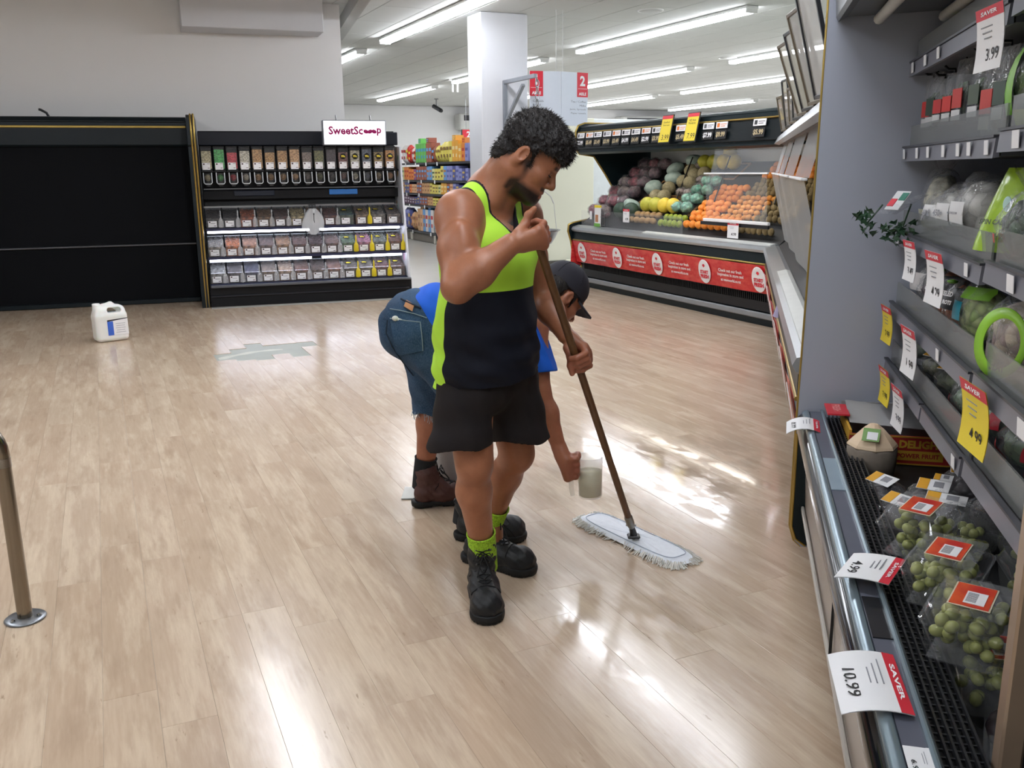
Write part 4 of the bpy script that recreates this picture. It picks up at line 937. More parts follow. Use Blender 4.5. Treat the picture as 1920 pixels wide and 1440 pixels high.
def s_slot(y, u, h=0.): x, z = bed(u); return MS @ Vector((XS+x+NB.x*h, y, z+NB.z*h))
bnn = fruit_mesh('lemon', 'd9b92f', 'e3c84a', .038, 1.25, 0, .3, 10, 7, 11)
for i in range(14): put(bnn, 'lemon', 'yellow lemon glimpsed between the guards by the grey panel, %s' % ORD[i], 'fruit', 'lemons by the grey panel', s_slot(7.55+.09*(i % 5), .62+.09*(i//5), .05))
for i in range(14): put(kw, 'kiwifruit', 'brown kiwifruit low behind the guards by the grey panel, %s' % ORD[i], 'fruit', 'kiwifruit by the grey panel', s_slot(7.55+.09*(i % 7), .22+.08*(i//7), .045))
# price boards standing on its canopy
BRZ = mat('bronze_frame', '6e6350', .35, metal=.5); SM = clear('board_film', body=.5, bodycol=(.55, .53, .48))
def stand_board(i, y, h, w, lean, label):
    tt = thing('board_holder', label, 'sign', MS @ T(XS+.03, y, 1.762) @ RX(R(0)), 'upright board holders on the side canopy')
    M = frame((0, 0, 0), (.15, -1, 0), (lean*2.6, .0, 1)); k = MB()
    for s in (-1, 1): k.box((s*w/2, h/2, 0), (.016, h, .016), 0, M, .002)
    for yy in (0.008, h-.008): k.box((0, yy, 0), (w, .016, .014), 0, M, .002)
    k.build('frame', BRZ if i % 2 else BLACKP, tt)['kind'] = 'stuff'
    m = MB(); m.box((0, h/2, 0), (w-.016, h-.03, .004), 0, M); m.build('clear_sleeve', SM, tt)
BLB = ['nearest tall framed board holder, cut by the grey panel', 'second tall framed board holder along the side canopy from the grey panel', 'third tall framed board holder on the side canopy', 'fourth tall framed board holder, leaning out most', 'short dark board holder behind the tall leaning one', 'sixth framed board holder, small and upright', 'slim board holder above the corner of the canopies', 'farthest small board holder at the canopy corner']
for i, (y, h, w, ln_) in enumerate(((3.85, .42, .3, -.10), (4.25, .40, .28, -.12), (4.72, .38, .26, -.12), (5.15, .38, .22, -.14), (5.62, .22, .25, -.04), (6.1, .22, .22, -.05), (6.7, .32, .18, -.06), (7.4, .26, .18, -.08))): stand_board(i, y, h, w, ln_, BLB[i])
# ================================================================ chilled produce case on the right (frame MS: x into the case, y away, z up)
PANELG = mat('grey_laminate', 'a6abb8', .5, var=.02, scale=4)
TAUPE = mat('taupe_front', '8f8479', .3, var=.03)
INNER = mat('case_interior', '1a1b1d', .5)
t = thing('end_panel', 'tall flat grey end panel standing between the two cases', 'panel', MS @ T(0, 3.54, 0))
prof = [(.295, .035), (.268, .06), (.250, .12), (.250, .5), (.257, 1.0), (.264, 1.6), (.270, 2.6), (1.4, 2.6), (1.4, .03)]
m = MB(); m.prism(prof, -.02, .02); gp = m.build('grey_board', PANELG, t)
m = MB(); m.tube([(x-.002, -.012, z) for x, z in prof[:7]], .0055, 6); m.build('gold_edge', GOLD, gp)
m = MB(); m.prism([(.30, .045), (.272, .07), (.256, .12), (.256, .50), (.9, .50), (.9, .045)], -.026, -.0205); fp = m.build('dark_foot_panel', DGREEN, t)
m = MB(); m.tube([(.31, -.023, .042), (.272, -.023, .068), (.254, -.023, .12), (.254, -.023, .50)], .006, 6); m.build('gold_edge', GOLD, fp)
CY0, CY1 = .35, 3.51
t = thing('chilled_case', 'long open chilled case of vegetables and grapes with grey shelves on the right', 'display case', MS)
CC = (CY0+CY1)/2; CL = CY1-CY0
m = MB(); m.prism([(.30, .19), (.285, .46), (.30, .50), (.36, .50), (.36, .19)], CY0, CY1); m.build('front_panel', TAUPE, t)
m = MB(); m.box((.2905, CC, .20), (.012, CL, .02), 0, None, .003); m.build('front_trim', mat('pale_trim', 'b9b4ac', .35, metal=.3), t)
for yy in (2.35, 1.05):
    m = MB(); m.box((.2895, yy, .33), (.008, .003, .26)); m.build('panel_joint', INNER, t)
m = MB(); m.box((.40, CC, .095), (.06, CL, .19)); m.build('kick', mat('kick_black', '101113', .6), t)
m = MB(); m.prism([(.275, .50), (.250, .515), (.243, .54), (.247, .565), (.262, .58), (.275, .582), (.30, .582), (.30, .50)], CY0, CY1, 0, None, True); m.build('bumper', mat('black_bumper', '15171a', .12, spec=.8), t)
m = MB(); m.prism([(.262, .578), (.268, .592), (.286, .598), (.292, .590), (.292, .575)], CY0, CY1, 0, None, True); m.build('silver_bead', mat('silver_bead', '8ea0aa', .25, metal=.6), t)
m = MB(); m.box((.312, CC, .585), (.04, CL, .014), 0); m.build('ticket_channel', mat('channel_grey', '5d606c', .25), t)
m = MB(); m.box((.336, CC, .594), (.012, CL, .02), 0, None, .004); m.build('inner_bead', mat('silver_bead', '8ea0aa', .25, metal=.6), t)
for (a, b, c) in ((2.62, 2.92, '8fa0ac'), (1.75, 1.93, '232427')):
    m = MB(); m.box((.312, (a+b)/2, .593), (.038, b-a, .003)); m.build('channel_insert', mat('insert_'+c, c, .25), t)
# air grille
m = MB()
for k in range(6): m.box((.348+.014*k, CC, .578), (.004, CL, .012))
y = CY0+.02
while y < CY1: m.box((.383, y, .574), (.078, .0035, .004)); y += .022
m.build('air_grille', mat('grille_black', '232427', .35), t)['kind'] = 'stuff'
m = MB(); m.box((.383, CC, .53), (.09, CL, .05)); m.build('grille_trough', mat('trough_black', '08090a', .7), t)
m = MB(); m.prism([(.43, .44), (.43, .465), (1.11, .568), (1.11, .44)], CY0, CY1); m.build('deck', INNER, t)
m = MB(); m.box((1.14, CC, 1.25), (.05, CL, 1.6)); m.build('back_wall', mat('case_back_dark', '17181a', .55), t)
m = MB(); m.prism([(.292, 2.0), (.30, 1.985), (.33, 2.0), (1.16, 2.02), (1.16, 2.2), (.34, 2.2), (.28, 2.16)], CY0, CY1); ca = m.build('canopy', mat('canopy_grey', '5a6064', .4), t)
for xx in (.42, .62):
    m = MB(); m.tube([(xx, CY0+.1, 1.975), (xx, CY1-.1, 1.975)], .018, 10); m.build('unlit_tube', mat('tube_white', 'c7c8c2', .4), ca)
# shelves
RAIL = mat('price_rail', '6f7079', .35); RAILD = mat('rail_edge', '3b3c42', .4)
GUARD = clear('smoky_guard', tint=(.8, .82, .8), body=.28, bodycol=(.42, .43, .42), rough=.2)
SECT = [(2.285, 3.505), (1.43, 2.255)]
SH = [1.83, 1.55, 1.265, 1.01, .80]
for i, z in enumerate(SH):
    for j, (a, b) in enumerate(SECT):
        dz = .012 if j else 0.; c = (a+b)/2; L = b-a
        m = MB(); m.box((.82, c, z-.02+dz), (.52, L-.004, .022)); sh = m.build('shelf', mat('shelf_grey', '46484c', .4), t)
        seg = [(a, b)] if not (i == 4 and j == 0) else [(2.285, 2.79), (2.81, 3.505)]
        for (p, q) in seg:
            m = MB(); m.prism([(.545, z+.008+dz), (.552, z+.012+dz), (.556, z-.034+dz), (.542, z-.036+dz)], p, q); m.build('price_rail', RAIL, sh)
            m = MB(); m.box((.547, (p+q)/2, z+.012+dz), (.014, q-p, .006)); m.build('rail_edge', RAILD, sh)
        m = MB(); m.box((.566, c, z+.045+dz), (.005, L-.01, .075)); m.build('guard_strip', GUARD, sh)
# plain white rail tickets
k = 0
for i, ys, nm in ((0, (3.42, 3.2, 3.0), 'top'), (1, (3.44, 3.2, 3.02, 2.8, 2.62, 2.5, 2.33), 'second'), (2, (3.42, 2.40), 'third'), (3, (2.62,), 'fourth'), (4, (2.33,), 'lowest')):
    for q, y in enumerate(ys):
        m = MB(); m.box((0, 0, 0), (.0015, .035, .032)); o = m.build('rail_ticket', WHITE, None, MS @ T(.5375, y, SH[i]-.012) @ RY(R(-4)))
        tag(o, 'blank white ticket on the %s price rail, %s from the grey panel' % (nm, ORD[q]), 'ticket', 'blank tickets on the grey rails'); k += 1
for i, y in ((1, 2.10), (2, 2.02), (3, 1.84), (3, 1.7)):
    m = MB(); m.box((0, 0, 0), (.0015, .05, .036)); o = m.build('rail_ticket', WHITE, None, MS @ T(.5375, y, SH[i]) @ RY(R(-4)))
    tag(o, 'white rail ticket on the %s rail of the nearer shelf bay%s' % (['', 'second', 'third', 'fourth'][i], ', closest to the camera' if y == 1.7 else ''), 'ticket', 'tickets of the nearer bay')
# near divider panel
t2 = thing('divider_panel', 'dark divider panel with a tan edge at the near end of the case', 'panel', MS @ T(.45, 1.40, .0))
m = MB(); m.prism([(.0, .50), (.0, 1.495), (.655, 1.495), (.655, .60)], -.015, .015); m.build('dark_board', mat('divider_dark', '2e2a29', .15, spec=.6), t2)
m = MB(); m.box((-.003, 0, 1.0), (.034, .04, .99), 0, None, .004); m.build('tan_edge', mat('tan_edge', 'a18a74', .35, metal=.3), t2)
m = MB(); m.box((.16, -.0165, .60), (.24, .002, .12)); pc = m.build('red_patch', mat('divider_red', '7d2527', .3), t2)  # flat red patch with a blue middle on the dark board
m = MB(); m.box((.14, -.0185, .60), (.11, .001, .085)); m.sphere((.14, -.019, .60), (.028, .002, .022), 12, 6); m.build('blue_patch', mat('patch_blue', '8fa9d8', .35), pc)
# hanging price cards
HX = .528
def hang(y, z, w, h, price, base, label, yaw=.10, pr=.1):
    M = MS @ T(HX, y, z) @ RZ(yaw) @ frame((0, 0, 0), (0, -1, 0), (-.06, 0, 1)) @ T(0, -h*.5+.010, .006)
    card('price_card', label, M, w, h, price, pr, base=base, lines=3, curl=.12)
hang(3.07, 1.262, .125, .125, '3.49', WHITE, 'white price card nearest the grey panel under the third rail')
hang(2.68, 1.262, .15, .145, '4.29', WHITE, 'larger white price card marked 4.29 under the third rail')
hang(3.40, 1.008, .13, .13, '2.99', YELLOWC, 'yellow price card against the grey panel on the fourth rail')
hang(2.95, 1.008, .15, .15, '1.99', WHITE, 'white price card marked 1.99 on the fourth rail')
hang(3.34, .798, .13, .13, '3.99', YELLOWC, 'yellow price card against the grey panel on the lowest rail')
hang(3.05, .798, .13, .14, '3.99', WHITE, 'white price card on the lowest rail above the coconut')
hang(2.125, 1.022, .165, .155, '4.99', YELLOWC, 'large yellow price card on the nearer shelf bay')
M = MS @ T(.51, 2.235, 1.762) @ RZ(.12) @ frame((0, 0, 0), (.0, -1, .0), (-.05, -.16, 1)); card('price_card', 'big white price card in a clear sleeve hanging above the herb packets', M @ T(0, 0, .01), .15, .13, '3.99', .15, lines=3, curl=.08)
# cards lying over the front lip: read from the left, so up is into the case
LIP = lambda y, tw=0.: MS @ T(.262, y, .604) @ RZ(tw) @ frame((0, 0, 0), (0, -1, 0), (1, 0, .10))
card('price_card', 'large white price card marked 10.99 lying over the front lip', LIP(1.572, .03), .20, .118, '10.99', .05, lines=3, curl=-.16)
card('price_card', 'white price card marked 4.99 lying over the front lip beside the grapes', LIP(2.05, -.38) @ T(0, .065, .014), .155, .115, '4.99', .1, lines=3, curl=-.10)
card('price_card', 'white card bent over the far end of the front lip by the grey panel', LIP(3.30, -.05) @ T(0, -.008, .0), .16, .115, '8.99', .1, lines=3, curl=-.30)
card('price_card', 'little white card marked 6.99 lying in the lip channel near the bottom edge', MS @ T(.312, 1.352, .5975) @ frame((0, 0, 0), (0, -1, 0), (1, 0, 0)), .075, .042, '6.99', .22, lines=2, curl=0, top=WHITE, band=None)
# ---------------------------------------------------------------- goods
def sput(x, y, z): return MS @ T(x, y, z)
HERB = food('herb_leaves', '1f3322', '3d5a38', 45, .9); PRINTL = mat('pack_print', 'd9dadb', .4)
for i, (y, zt, h, c) in enumerate(((3.43, 1.79, .17, 'd03c38'), (3.36, 1.80, .18, '3a4a3c'), (3.24, 1.77, .14, 'c23534'), (3.10, 1.775, .15, 'd23b36'), (2.96, 1.80, .18, 'c9413c'), (2.76, 1.79, .17, '4a5a48'), (2.62, 1.78, .20, 'd0433b'), (2.50, 1.78, .18, '44564a'))):
    tt = thing('herb_packet', 'slim herb packet on a hook under the top rail, %s from the grey panel' % ORD[i], 'packet', sput(.608, y, zt-.005) @ RZ(.25), 'herb packets on hooks')
    m = MB(); m.surf(lambda u, v: (.016*math.sin(2*math.pi*u)*math.sin(math.pi*v)**.5, .045*math.cos(2*math.pi*u), -h*v), 14, 8); m.build('clear_sleeve', FILM, tt)
    m = MB(); m.surf(lambda u, v: (.010*math.sin(2*math.pi*u)*math.sin(math.pi*v)**.5, .036*math.cos(2*math.pi*u)*(.7+.3*math.sin(7*v)), -h*(.35+.6*v)), 10, 8); m.build('herb_leaves', HERB, tt)
    m = MB(); m.box((-.017, 0, -h*.60), (.002, .055, h*.3), 0); m.build('printed_label', mat('herb_'+c, c, .4), tt)
    m = MB(); m.box((-.0175, .0, -h*.86), (.002, .05, h*.16), 0); m.build('white_label', PRINTL, tt)
    tk = MB(); tk.tube([(.0, 0, .0), (.0, 0, .010), (-.02, .0, .010), (-.032, 0, .020)], .004, 6); tk.build('hook', BLACKP, tt)
def bag(name, label, cat, p, size, m_in, yaw=0, seed=0, group=None, labels=(), neck=True, lean=0.):
    sx, sy, sz = size; q = MS @ Vector(p)
    tt = thing(name, label, cat, MS @ T(*p) @ RZ(yaw) @ RY(lean), group)
    def fn(v):
        q_ = (v.x/sx, v.y/sy, v.z/sz); k = 1+.09*math.sin(q_[0]*5+seed)*math.sin(q_[1]*6+seed*1.7)+.06*math.sin(q_[2]*9+q_[1]*7+seed)
        return Vector((v.x*k, v.y*k, max(v.z*k, -sz*.8)))
    m = MB(); m.sphere((0, 0, 0), (sx*.88, sy*.88, sz*.88), 16, 10, 0, None, fn); m.build('contents', m_in, tt)
    m = MB(); m.sphere((0, 0, 0), size, 20, 14, 0, None, lambda v: fn(v)*1.05+Vector((0, 0, .004))); m.build('film', FILM, tt)
    for i, (ly, lz, w, h, c, nm) in enumerate(labels):
        m = MB(); m.surf(lambda u, v: (lambda yy, zz: (-sx*1.13*math.sqrt(max(.05, 1-(yy/sy)**2*.8-(zz/sz)**2*.8)), yy, zz))(ly+w*(u-.5), lz+h*(v-.5)), 6, 6); m.f = [tuple(reversed(f)) for f in m.f]; m.build(nm, c if not isinstance(c, str) else mat('lab_'+c, c, .4), tt)
    if neck: m = MB(); m.surf(lambda u, v: (.03*math.sin(2*math.pi*u)*(.3+v), (.02+sy*.55*v)*math.cos(2*math.pi*u), sz*.9+.06*v+.01*math.sin(u*30)*v), 20, 4); m.build('neck', FILM, tt)
    return tt
def top_label(tt, size, z, c2='e0b030', w=.07, h=.045, ang=.3, dx=0., dy=0.):
    m = MB(); M = T(dx, dy, z) @ RZ(ang) @ RY(-.35); m.box((0, 0, 0), (h, w, .0015), 0, M); lb = m.build('label', WHITE, tt)
    m = MB(); m.box((0, w*.32, .0012), (h*.95, w*.33, .001), 0, M); m.build('label_flash', mat('flash_'+c2, c2, .45), lb)
    m = MB(); m.box((.004, -w*.15, .0012), (h*.5, w*.3, .001), 0, M); m.build('barcode', BARS, lb)
# second shelf: green salad bags at the near end
for i, (y, z, c1, c2, lb) in enumerate(((2.36, 1.665, '7fae3a', '31471f', 'green salad bag hanging beside the big white price card'), (2.16, 1.68, '79b544', '263f1c', 'green salad bag at the very right edge of the upper shelf'))):
    bag('salad_bag', lb, 'bag', (.655, y, z), (.06, .10, .112), food('salad%d' % i, c1, c2, 14, .5), .3, 11+i, None, ((.05, .02, .06, .15, '8ccf45', 'green_print'), (-.02, -.07, .07, .05, 'b6c83a', 'lime_print')))
bag('dried_packet', 'brown glossy packet on the topmost shelf by the canopy', 'packet', (.66, 2.62, 1.90), (.055, .09, .05), food('brown_pack', '4d2c22', '8a4a3a', 20, .5), .2, 5)
# third shelf: parsley, pale bags, green pouch
tt = thing('parsley_bag', 'bag of parsley sticking out past the shelf end against the grey panel', 'herb', MS @ T(.548, 3.30, 1.375) @ RZ(.5))
rp = random.Random(5)
m = MB(); m.surf(lambda u, v: ((.015+.035*v)*math.cos(2*math.pi*u)+.05-.17*v, (.018+.04*v)*math.sin(2*math.pi*u)*(1+.1*math.sin(u*30)), .03-.06*v), 16, 6); m.build('clear_sleeve', FILM, tt)
m = MB(); m.box((-.02, 0, .045), (.075, .07, .003), 0, RY(-.9)); pl = m.build('printed_label', PRINTL, tt)
m = MB(); m.box((-.03, .018, .0475), (.03, .03, .002), 0, RY(-.9)); m.build('red_print', REDINK, pl)
m = MB(); m.box((-.005, -.018, .0475), (.03, .03, .002), 0, RY(-.9)); m.build('green_print', mat('teal_print', '2f7f6a', .4), pl)
PARS = mat('parsley_green', '24452c', .5, var=.3, scale=90)
for cx, cy, cz, n_, rr_ in ((-.165, .0, -.045, 12, .05), (-.055, -.03, -.085, 22, .075)):
    m = MB()
    for k in range(n_):
        a = rp.uniform(0, 6.3); r_ = rp.uniform(0, rr_); p = Vector((cx+r_*math.cos(a)*.6, cy+r_*math.sin(a), cz+rp.uniform(-.045, .03)))
        Mq = T(*p) @ Euler((rp.uniform(-1, 1), rp.uniform(-1, 1), rp.uniform(0, 6))).to_matrix().to_4x4(); L = []
        for q in range(10): L.append(((.022 if q % 2 == 0 else .010)*math.cos(q*.628), (.022 if q % 2 == 0 else .010)*math.sin(q*.628), .004*math.sin(q*2)))
        m.add(L, [tuple(range(10))], 0, False, Mq)
    m.tube([(cx, cy, cz-.02), (cx+.06, 0, .0)], .003, 5); o = m.build('parsley_leaves', PARS, tt); o['kind'] = 'stuff'
CREAMF = food('pale_mushroom', 'e8e5d2', 'c0bfa8', 30, .5); MUSH = food('white_mushroom', 'd0cfc8', '8d8c86', 22, .6)
bag('mushroom_bag', 'tall crinkled clear bag of cream mushrooms at the shelf end', 'bag', (.665, 3.40, 1.375), (.06, .08, .105), CREAMF, .3, 3, None, ((0, -.05, .08, .06, 'd6d3bd', 'cream_print'),))
for i, (y, sx_) in enumerate(((3.16, .085), (2.96, .09), (2.74, .11))):
    bag('mushroom_pack', 'clear wrapped mushroom pack with a white label, %s from the shelf end' % ORD[i], 'bag', (.652, y, 1.352+.012*i), (.075, sx_, .07+.012*i), MUSH, .3, 20+i, 'wrapped mushroom packs', ((.01*i, -.005, .09, .065, 'dcdcdc', 'white_label'),), neck=False)
    m = MB(); M = T(-.088, .01*i, -.003) @ frame((0, 0, 0), (0, -1, 0), (.1, 0, 1)); m.text(['#6', '450g', 'MUSHROOM'][i], M, w=.05, bold=.03); tt = [o for o in COL.objects if o.name.startswith('mushroom_pack') and o.parent is None][-1]; m.build('label_print', mat('print_grey', '6b6d72', .6), tt)
tt = thing('salad_pouch', 'bright lime green steam pouch standing on the third shelf', 'pouch', MS @ T(.615, 2.37, 1.300) @ RZ(.55) @ Matrix.Scale(.82, 4))
LIME = NT('lime_pouch'); LIME.set(color=LIME.ramp(LIME.math('MULTIPLY_ADD', LIME.new('ShaderNodeSeparateXYZ').outputs[2], 1., 0.), [(0, lin('a9c22f')), (1, lin('6fae3a'))]), rough=.25); LIME = mat('lime_pouch_film', '9cc034', .22, var=.12, scale=9, bump=.3, bscale=30)
def pouch(u, v):
    a = 2*math.pi*u; w = .115*(1-.62*v**1.3); d = .05*(1-v)**.6+.004
    return (d*math.cos(a)+.02*v, w*math.sin(a), .235*v)
m = MB(); m.surf(pouch, 28, 12); m.build('pouch_body', LIME, tt)
PD = mat('pouch_print', '31421c', .5)
m = MB(); Mq = frame((-.050, .0, .085), (0, -1, 0), (.35, 0, 1)); m.text('SPIN CADDY', Mq, w=.12, bold=.03); m.build('brand_line', PD, tt)
m = MB(); m.text('POUCH', Mq @ T(.02, -.036, 0), w=.06, bold=.03); m.build('second_line', PD, tt)
m = MB(); m.sphere((-.032, -.015, .135), (.004, .016, .022), 12, 8); m.build('oval_badge', mat('badge_teal', 'b6d8cf', .4), tt)
bag('salad_bag', 'clear bag of dark leaves under the lime green pouch', 'bag', (.62, 2.22, 1.36), (.06, .09, .08), HERB, .2, 33, None, ((.05, -.02, .04, .02, 'c23a3a', 'red_seal'),))
# fourth shelf
bag('vegetable_pack', 'white and red printed vegetable pack by the grey panel', 'bag', (.66, 3.40, 1.10), (.06, .08, .07), food('pale_pack', 'd5d2d0', 'b9b3b0', 16, .5), .3, 41, None, ((.0, .01, .09, .06, 'e2dedd', 'white_print'), (.03, .03, .03, .03, 'd8503c', 'red_print')))
bag('beetroot_bag', 'bag of dark red beetroot beside the carrot packs', 'bag', (.65, 3.18, 1.10), (.065, .095, .062), food('beetroot', '4a1424', '2b0c16', 26, .8), .3, 42, neck=False)
CARR = food('carrot', 'e08b62', 'd0714a', 20, .6)
for i, (y, z) in enumerate(((2.97, 1.10), (2.80, 1.085))):
    tt = bag('carrot_pack', ['peeled carrot pack with a black printed top, nearer the beetroot', 'peeled carrot pack with a black printed top, beside the green slaw bag'][i], 'bag', (.638, y, z+.012), (.055, .07, .078), CARR, .4, 50+i, None, ((0, .035, .13, .062, '1c1c1e', 'black_print'),), neck=False)
    m = MB(); M = frame((-.066, 0, .05), (0, -1, 0), (.32, 0, 1)); m.text('PEELED', M, w=.06, bold=.04); m.text('CARROTS', M @ T(0, -.024, -.0005), w=.07, bold=.05); m.build('lettering', WHITE, tt)
    m = MB(); m.sphere((-.05, 0, .083), (.012, .02, .006), 8, 6); m.build('green_print', mat('leaf_print', '6fae2f', .4), tt)
bag('slaw_bag', 'pale green shredded slaw bag with a teal label between carrots and cabbage', 'bag', (.642, 2.62, 1.112), (.06, .085, .082), food('slaw', 'c5cf8e', '8fae5a', 40, .8), .4, 61, None, ((.03, .01, .05, .05, '1f8aa0', 'teal_print'), (-.02, .06, .09, .03, '7fb83a', 'green_print')))
bag('kale_bag', 'blue topped clear bag at the back of the fourth shelf', 'bag', (.80, 2.56, 1.13), (.06, .10, .07), food('blue_pack', '2f7f9f', '1f5f7f', 10, .4), .3, 62, None, ())
bag('kale_bag', 'blue and clear bag leaning behind the coleslaw bag', 'bag', (.82, 2.34, 1.13), (.06, .09, .07), food('blue_pack2', '3a8fb0', '7fae8e', 12, .4), .3, 63, None, ())
tt = bag('coleslaw_bag', 'large coleslaw bag with a lime green ring label at the right edge', 'bag', (.66, 2.24, 1.12), (.075, .12, .10), food('coleslaw', 'd2c4a8', '8d6f74', 30, .9), .45, 64, None, ())
m = MB(); m.lathe([(.056, .0), (.080, .004), (.080, .006), (.056, .002)], 30, 0, frame((-.085, .0, -.01), (0, -1, 0), (.12, 0, 1))); m.build('ring_label', mat('ring_green', '8fc43a', .35), tt)
m = MB(); Mq = frame((-.094, -.01, -.064), (0, -1, 0), (.3, 0, 1)); m.text('SLAW', Mq, w=.06, bold=.04); m.build('lettering', mat('pouch_print', '31421c', .5), tt)
# fifth shelf
for i, (y, z, c, lb) in enumerate(((3.32, .885, '44583f', 'small dark green pack under the 1.99 card on the lowest shelf'), (3.08, .868, '6d6f52', 'small pack with a yellow and white label on the lowest shelf, farther one'), (2.86, .872, '5f6a4a', 'small clear pack with a yellow and white label on the lowest shelf, nearer one'))):
    tt = bag('vegetable_pack', lb, 'pack', (.65, y, z), (.055, .08, .042), food('low%d' % i, c, '2f3a2a', 26, .7), .35, 70+i, None, (), neck=False)
    if i: top_label(tt, None, .047, 'e0a530', .075, .045, .3, -.02, .0)
for i, (y, z) in enumerate(((2.64, .865), (2.44, .875), (2.15, .88), (1.92, .88))):
    tt = bag('salad_tray', ['clear red cornered tray of greens nearest the small packs', 'second red cornered bag of greens on the lowest shelf', 'red netted bag of greens on the nearer bay', 'right-hand red edged bag of greens by the divider'][i], 'bag', (.665, y, z), (.065, .095, .055), food('greens%d' % i, '7f9a7a', '4f6a52', 18, .6), .3, 80+i, None, ((.07, -.02, .03, .06, 'c22b33', 'red_corner'), (-.06, .01, .03, .04, 'b8293a', 'red_print')), neck=False)
# ---------------------------------------------------------------- the well: carton, coconut, grapes
def dz(x): return .466+(x-.43)*.1515
m = MB(); m.box((.70, 3.18, .485), (.53, .64, .04)); m.build('display_block', INNER, [o for o in COL.objects if o.name == 'chilled_case'][0])
CARD = mat('red_carton', 'a32a28', .5, var=.05); CIN = mat('carton_grey', '9b9b9c', .6); CBR = mat('carton_brown', '5f4637', .7)
tt = thing('fruit_carton', 'open red carton lettered in yellow behind the coconut', 'box', MS @ T(.40, 3.18, 0))
zb = .508
m = MB(); m.box((.20, .15, zb+.004), (.38, .29, .008)); m.build('carton_base', CBR, tt)
m = MB(); m.box((.20, 0, zb+.05), (.40, .008, .10)); fr = m.build('carton_front', CARD, tt)
YL = mat('carton_yellow', 'c79a35', .5)
m = MB(); m.box((.20, -.0048, zb+.098), (.40, .001, .005)); m.box((.20, -.0048, zb+.003), (.40, .001, .005)); m.box((.215, -.0048, zb+.033), (.175, .001, .034)); m.build('yellow_print', YL, fr)['kind'] = 'stuff'
m = MB(); m.text('RAL DELIGHTS', T(.205, -.0056, zb+.073) @ LM, w=.235, bold=.05); m.build('title', YL, fr)
m = MB(); m.text("S POWER FRUIT", T(.215, -.0062, zb+.033) @ LM, w=.15, bold=.03); m.build('subtitle', CARD, fr)
m = MB(); m.box((.004, .15, zb+.055), (.008, .29, .11)); m.build('carton_side', YL, tt)
m = MB(); m.box((.396, .15, zb+.055), (.008, .29, .11)); m.build('carton_side', CARD, tt)
m = MB(); m.box((.20, .296, zb+.07), (.40, .008, .14)); m.build('carton_back', CIN, tt)
m = MB(); m.add([(.01, .10, zb+.112), (.39, .05, zb+.104), (.39, .20, zb+.13), (.01, .28, zb+.15)], [(0, 1, 2, 3), (3, 2, 1, 0)]); m.build('inner_flap', CIN, tt)
m = MB(); m.box((-.025, .20, zb+.13), (.075, .15, .006), 0, T(0, 0, 0)); fl = m.build('red_flap', mat('red_flap', 'cf2f3c', .4), tt)
m = MB(); m.text('FRESH', T(-.025, .21, zb+.134) @ RZ(R(-90)), w=.10, bold=.03); m.build('flap_print', mat('flap_pink', 'e88f8f', .5), fl)
tt = thing('coconut', 'trimmed drinking coconut with a cone top and green label', 'coconut', MS @ T(.455, 3.04, .506))
m = MB(); m.lathe([(0, 0), (.06, .0), (.072, .01), (.078, .05), (.078, .098), (.074, .104)], 26); m.build('husk', mat('coconut_husk', '877c70', .7, var=.18, scale=30, bump=.3, bscale=50), tt)
m = MB(); m.lathe([(.0745, .100), (.080, .106), (.076, .114), (.034, .160), (.014, .176), (0, .178)], 8, 0, None, False); m.build('carved_top', mat('coconut_flesh', 'dcc3a3', .6, var=.08, scale=25), tt)
m = MB(); M = T(-.012, -.048, .150) @ frame((0, 0, 0), (1, -.25, 0), (.12, .76, .64)); m.box((0, 0, .004), (.052, .05, .0015), 0, M); lb = m.build('label', mat('coco_label', '6f9a4a', .4), tt)
m = MB(); m.box((.004, -.005, .0055), (.032, .03, .001), 0, M); m.build('label_panel', WHITE, lb)
DG = food('dark_grape', '2f1620', '1b0d14', 30, .9)
for i, (x, y, sx_, a, lb) in enumerate(((.455, 2.74, .075, .2, 'bag of dark grapes in front of the coconut'), (.475, 2.56, .08, .1, 'bag of dark grapes along the grille, nearer one'), (.58, 2.66, .095, .3, 'large middle bag of dark grapes'), (.69, 2.78, .085, .3, 'bag of dark grapes at the back by the shelf front'), (.72, 2.56, .095, .5, 'bag of dark grapes with a big slanted white label'))):
    tt = bag('dark_grape_bag', lb, 'grapes', (x, y, dz(x)+.06), (sx_*.92, .080, .058), DG, a, 90+i, None, (), neck=False)
    top_label(tt, None, .066, 'e0a530', .085, .05, .5+i*.2, -.01, 0)
    if i == 2: top_label(tt, None, .069, 'e0a530', .05, .03, .9, .045, .05)
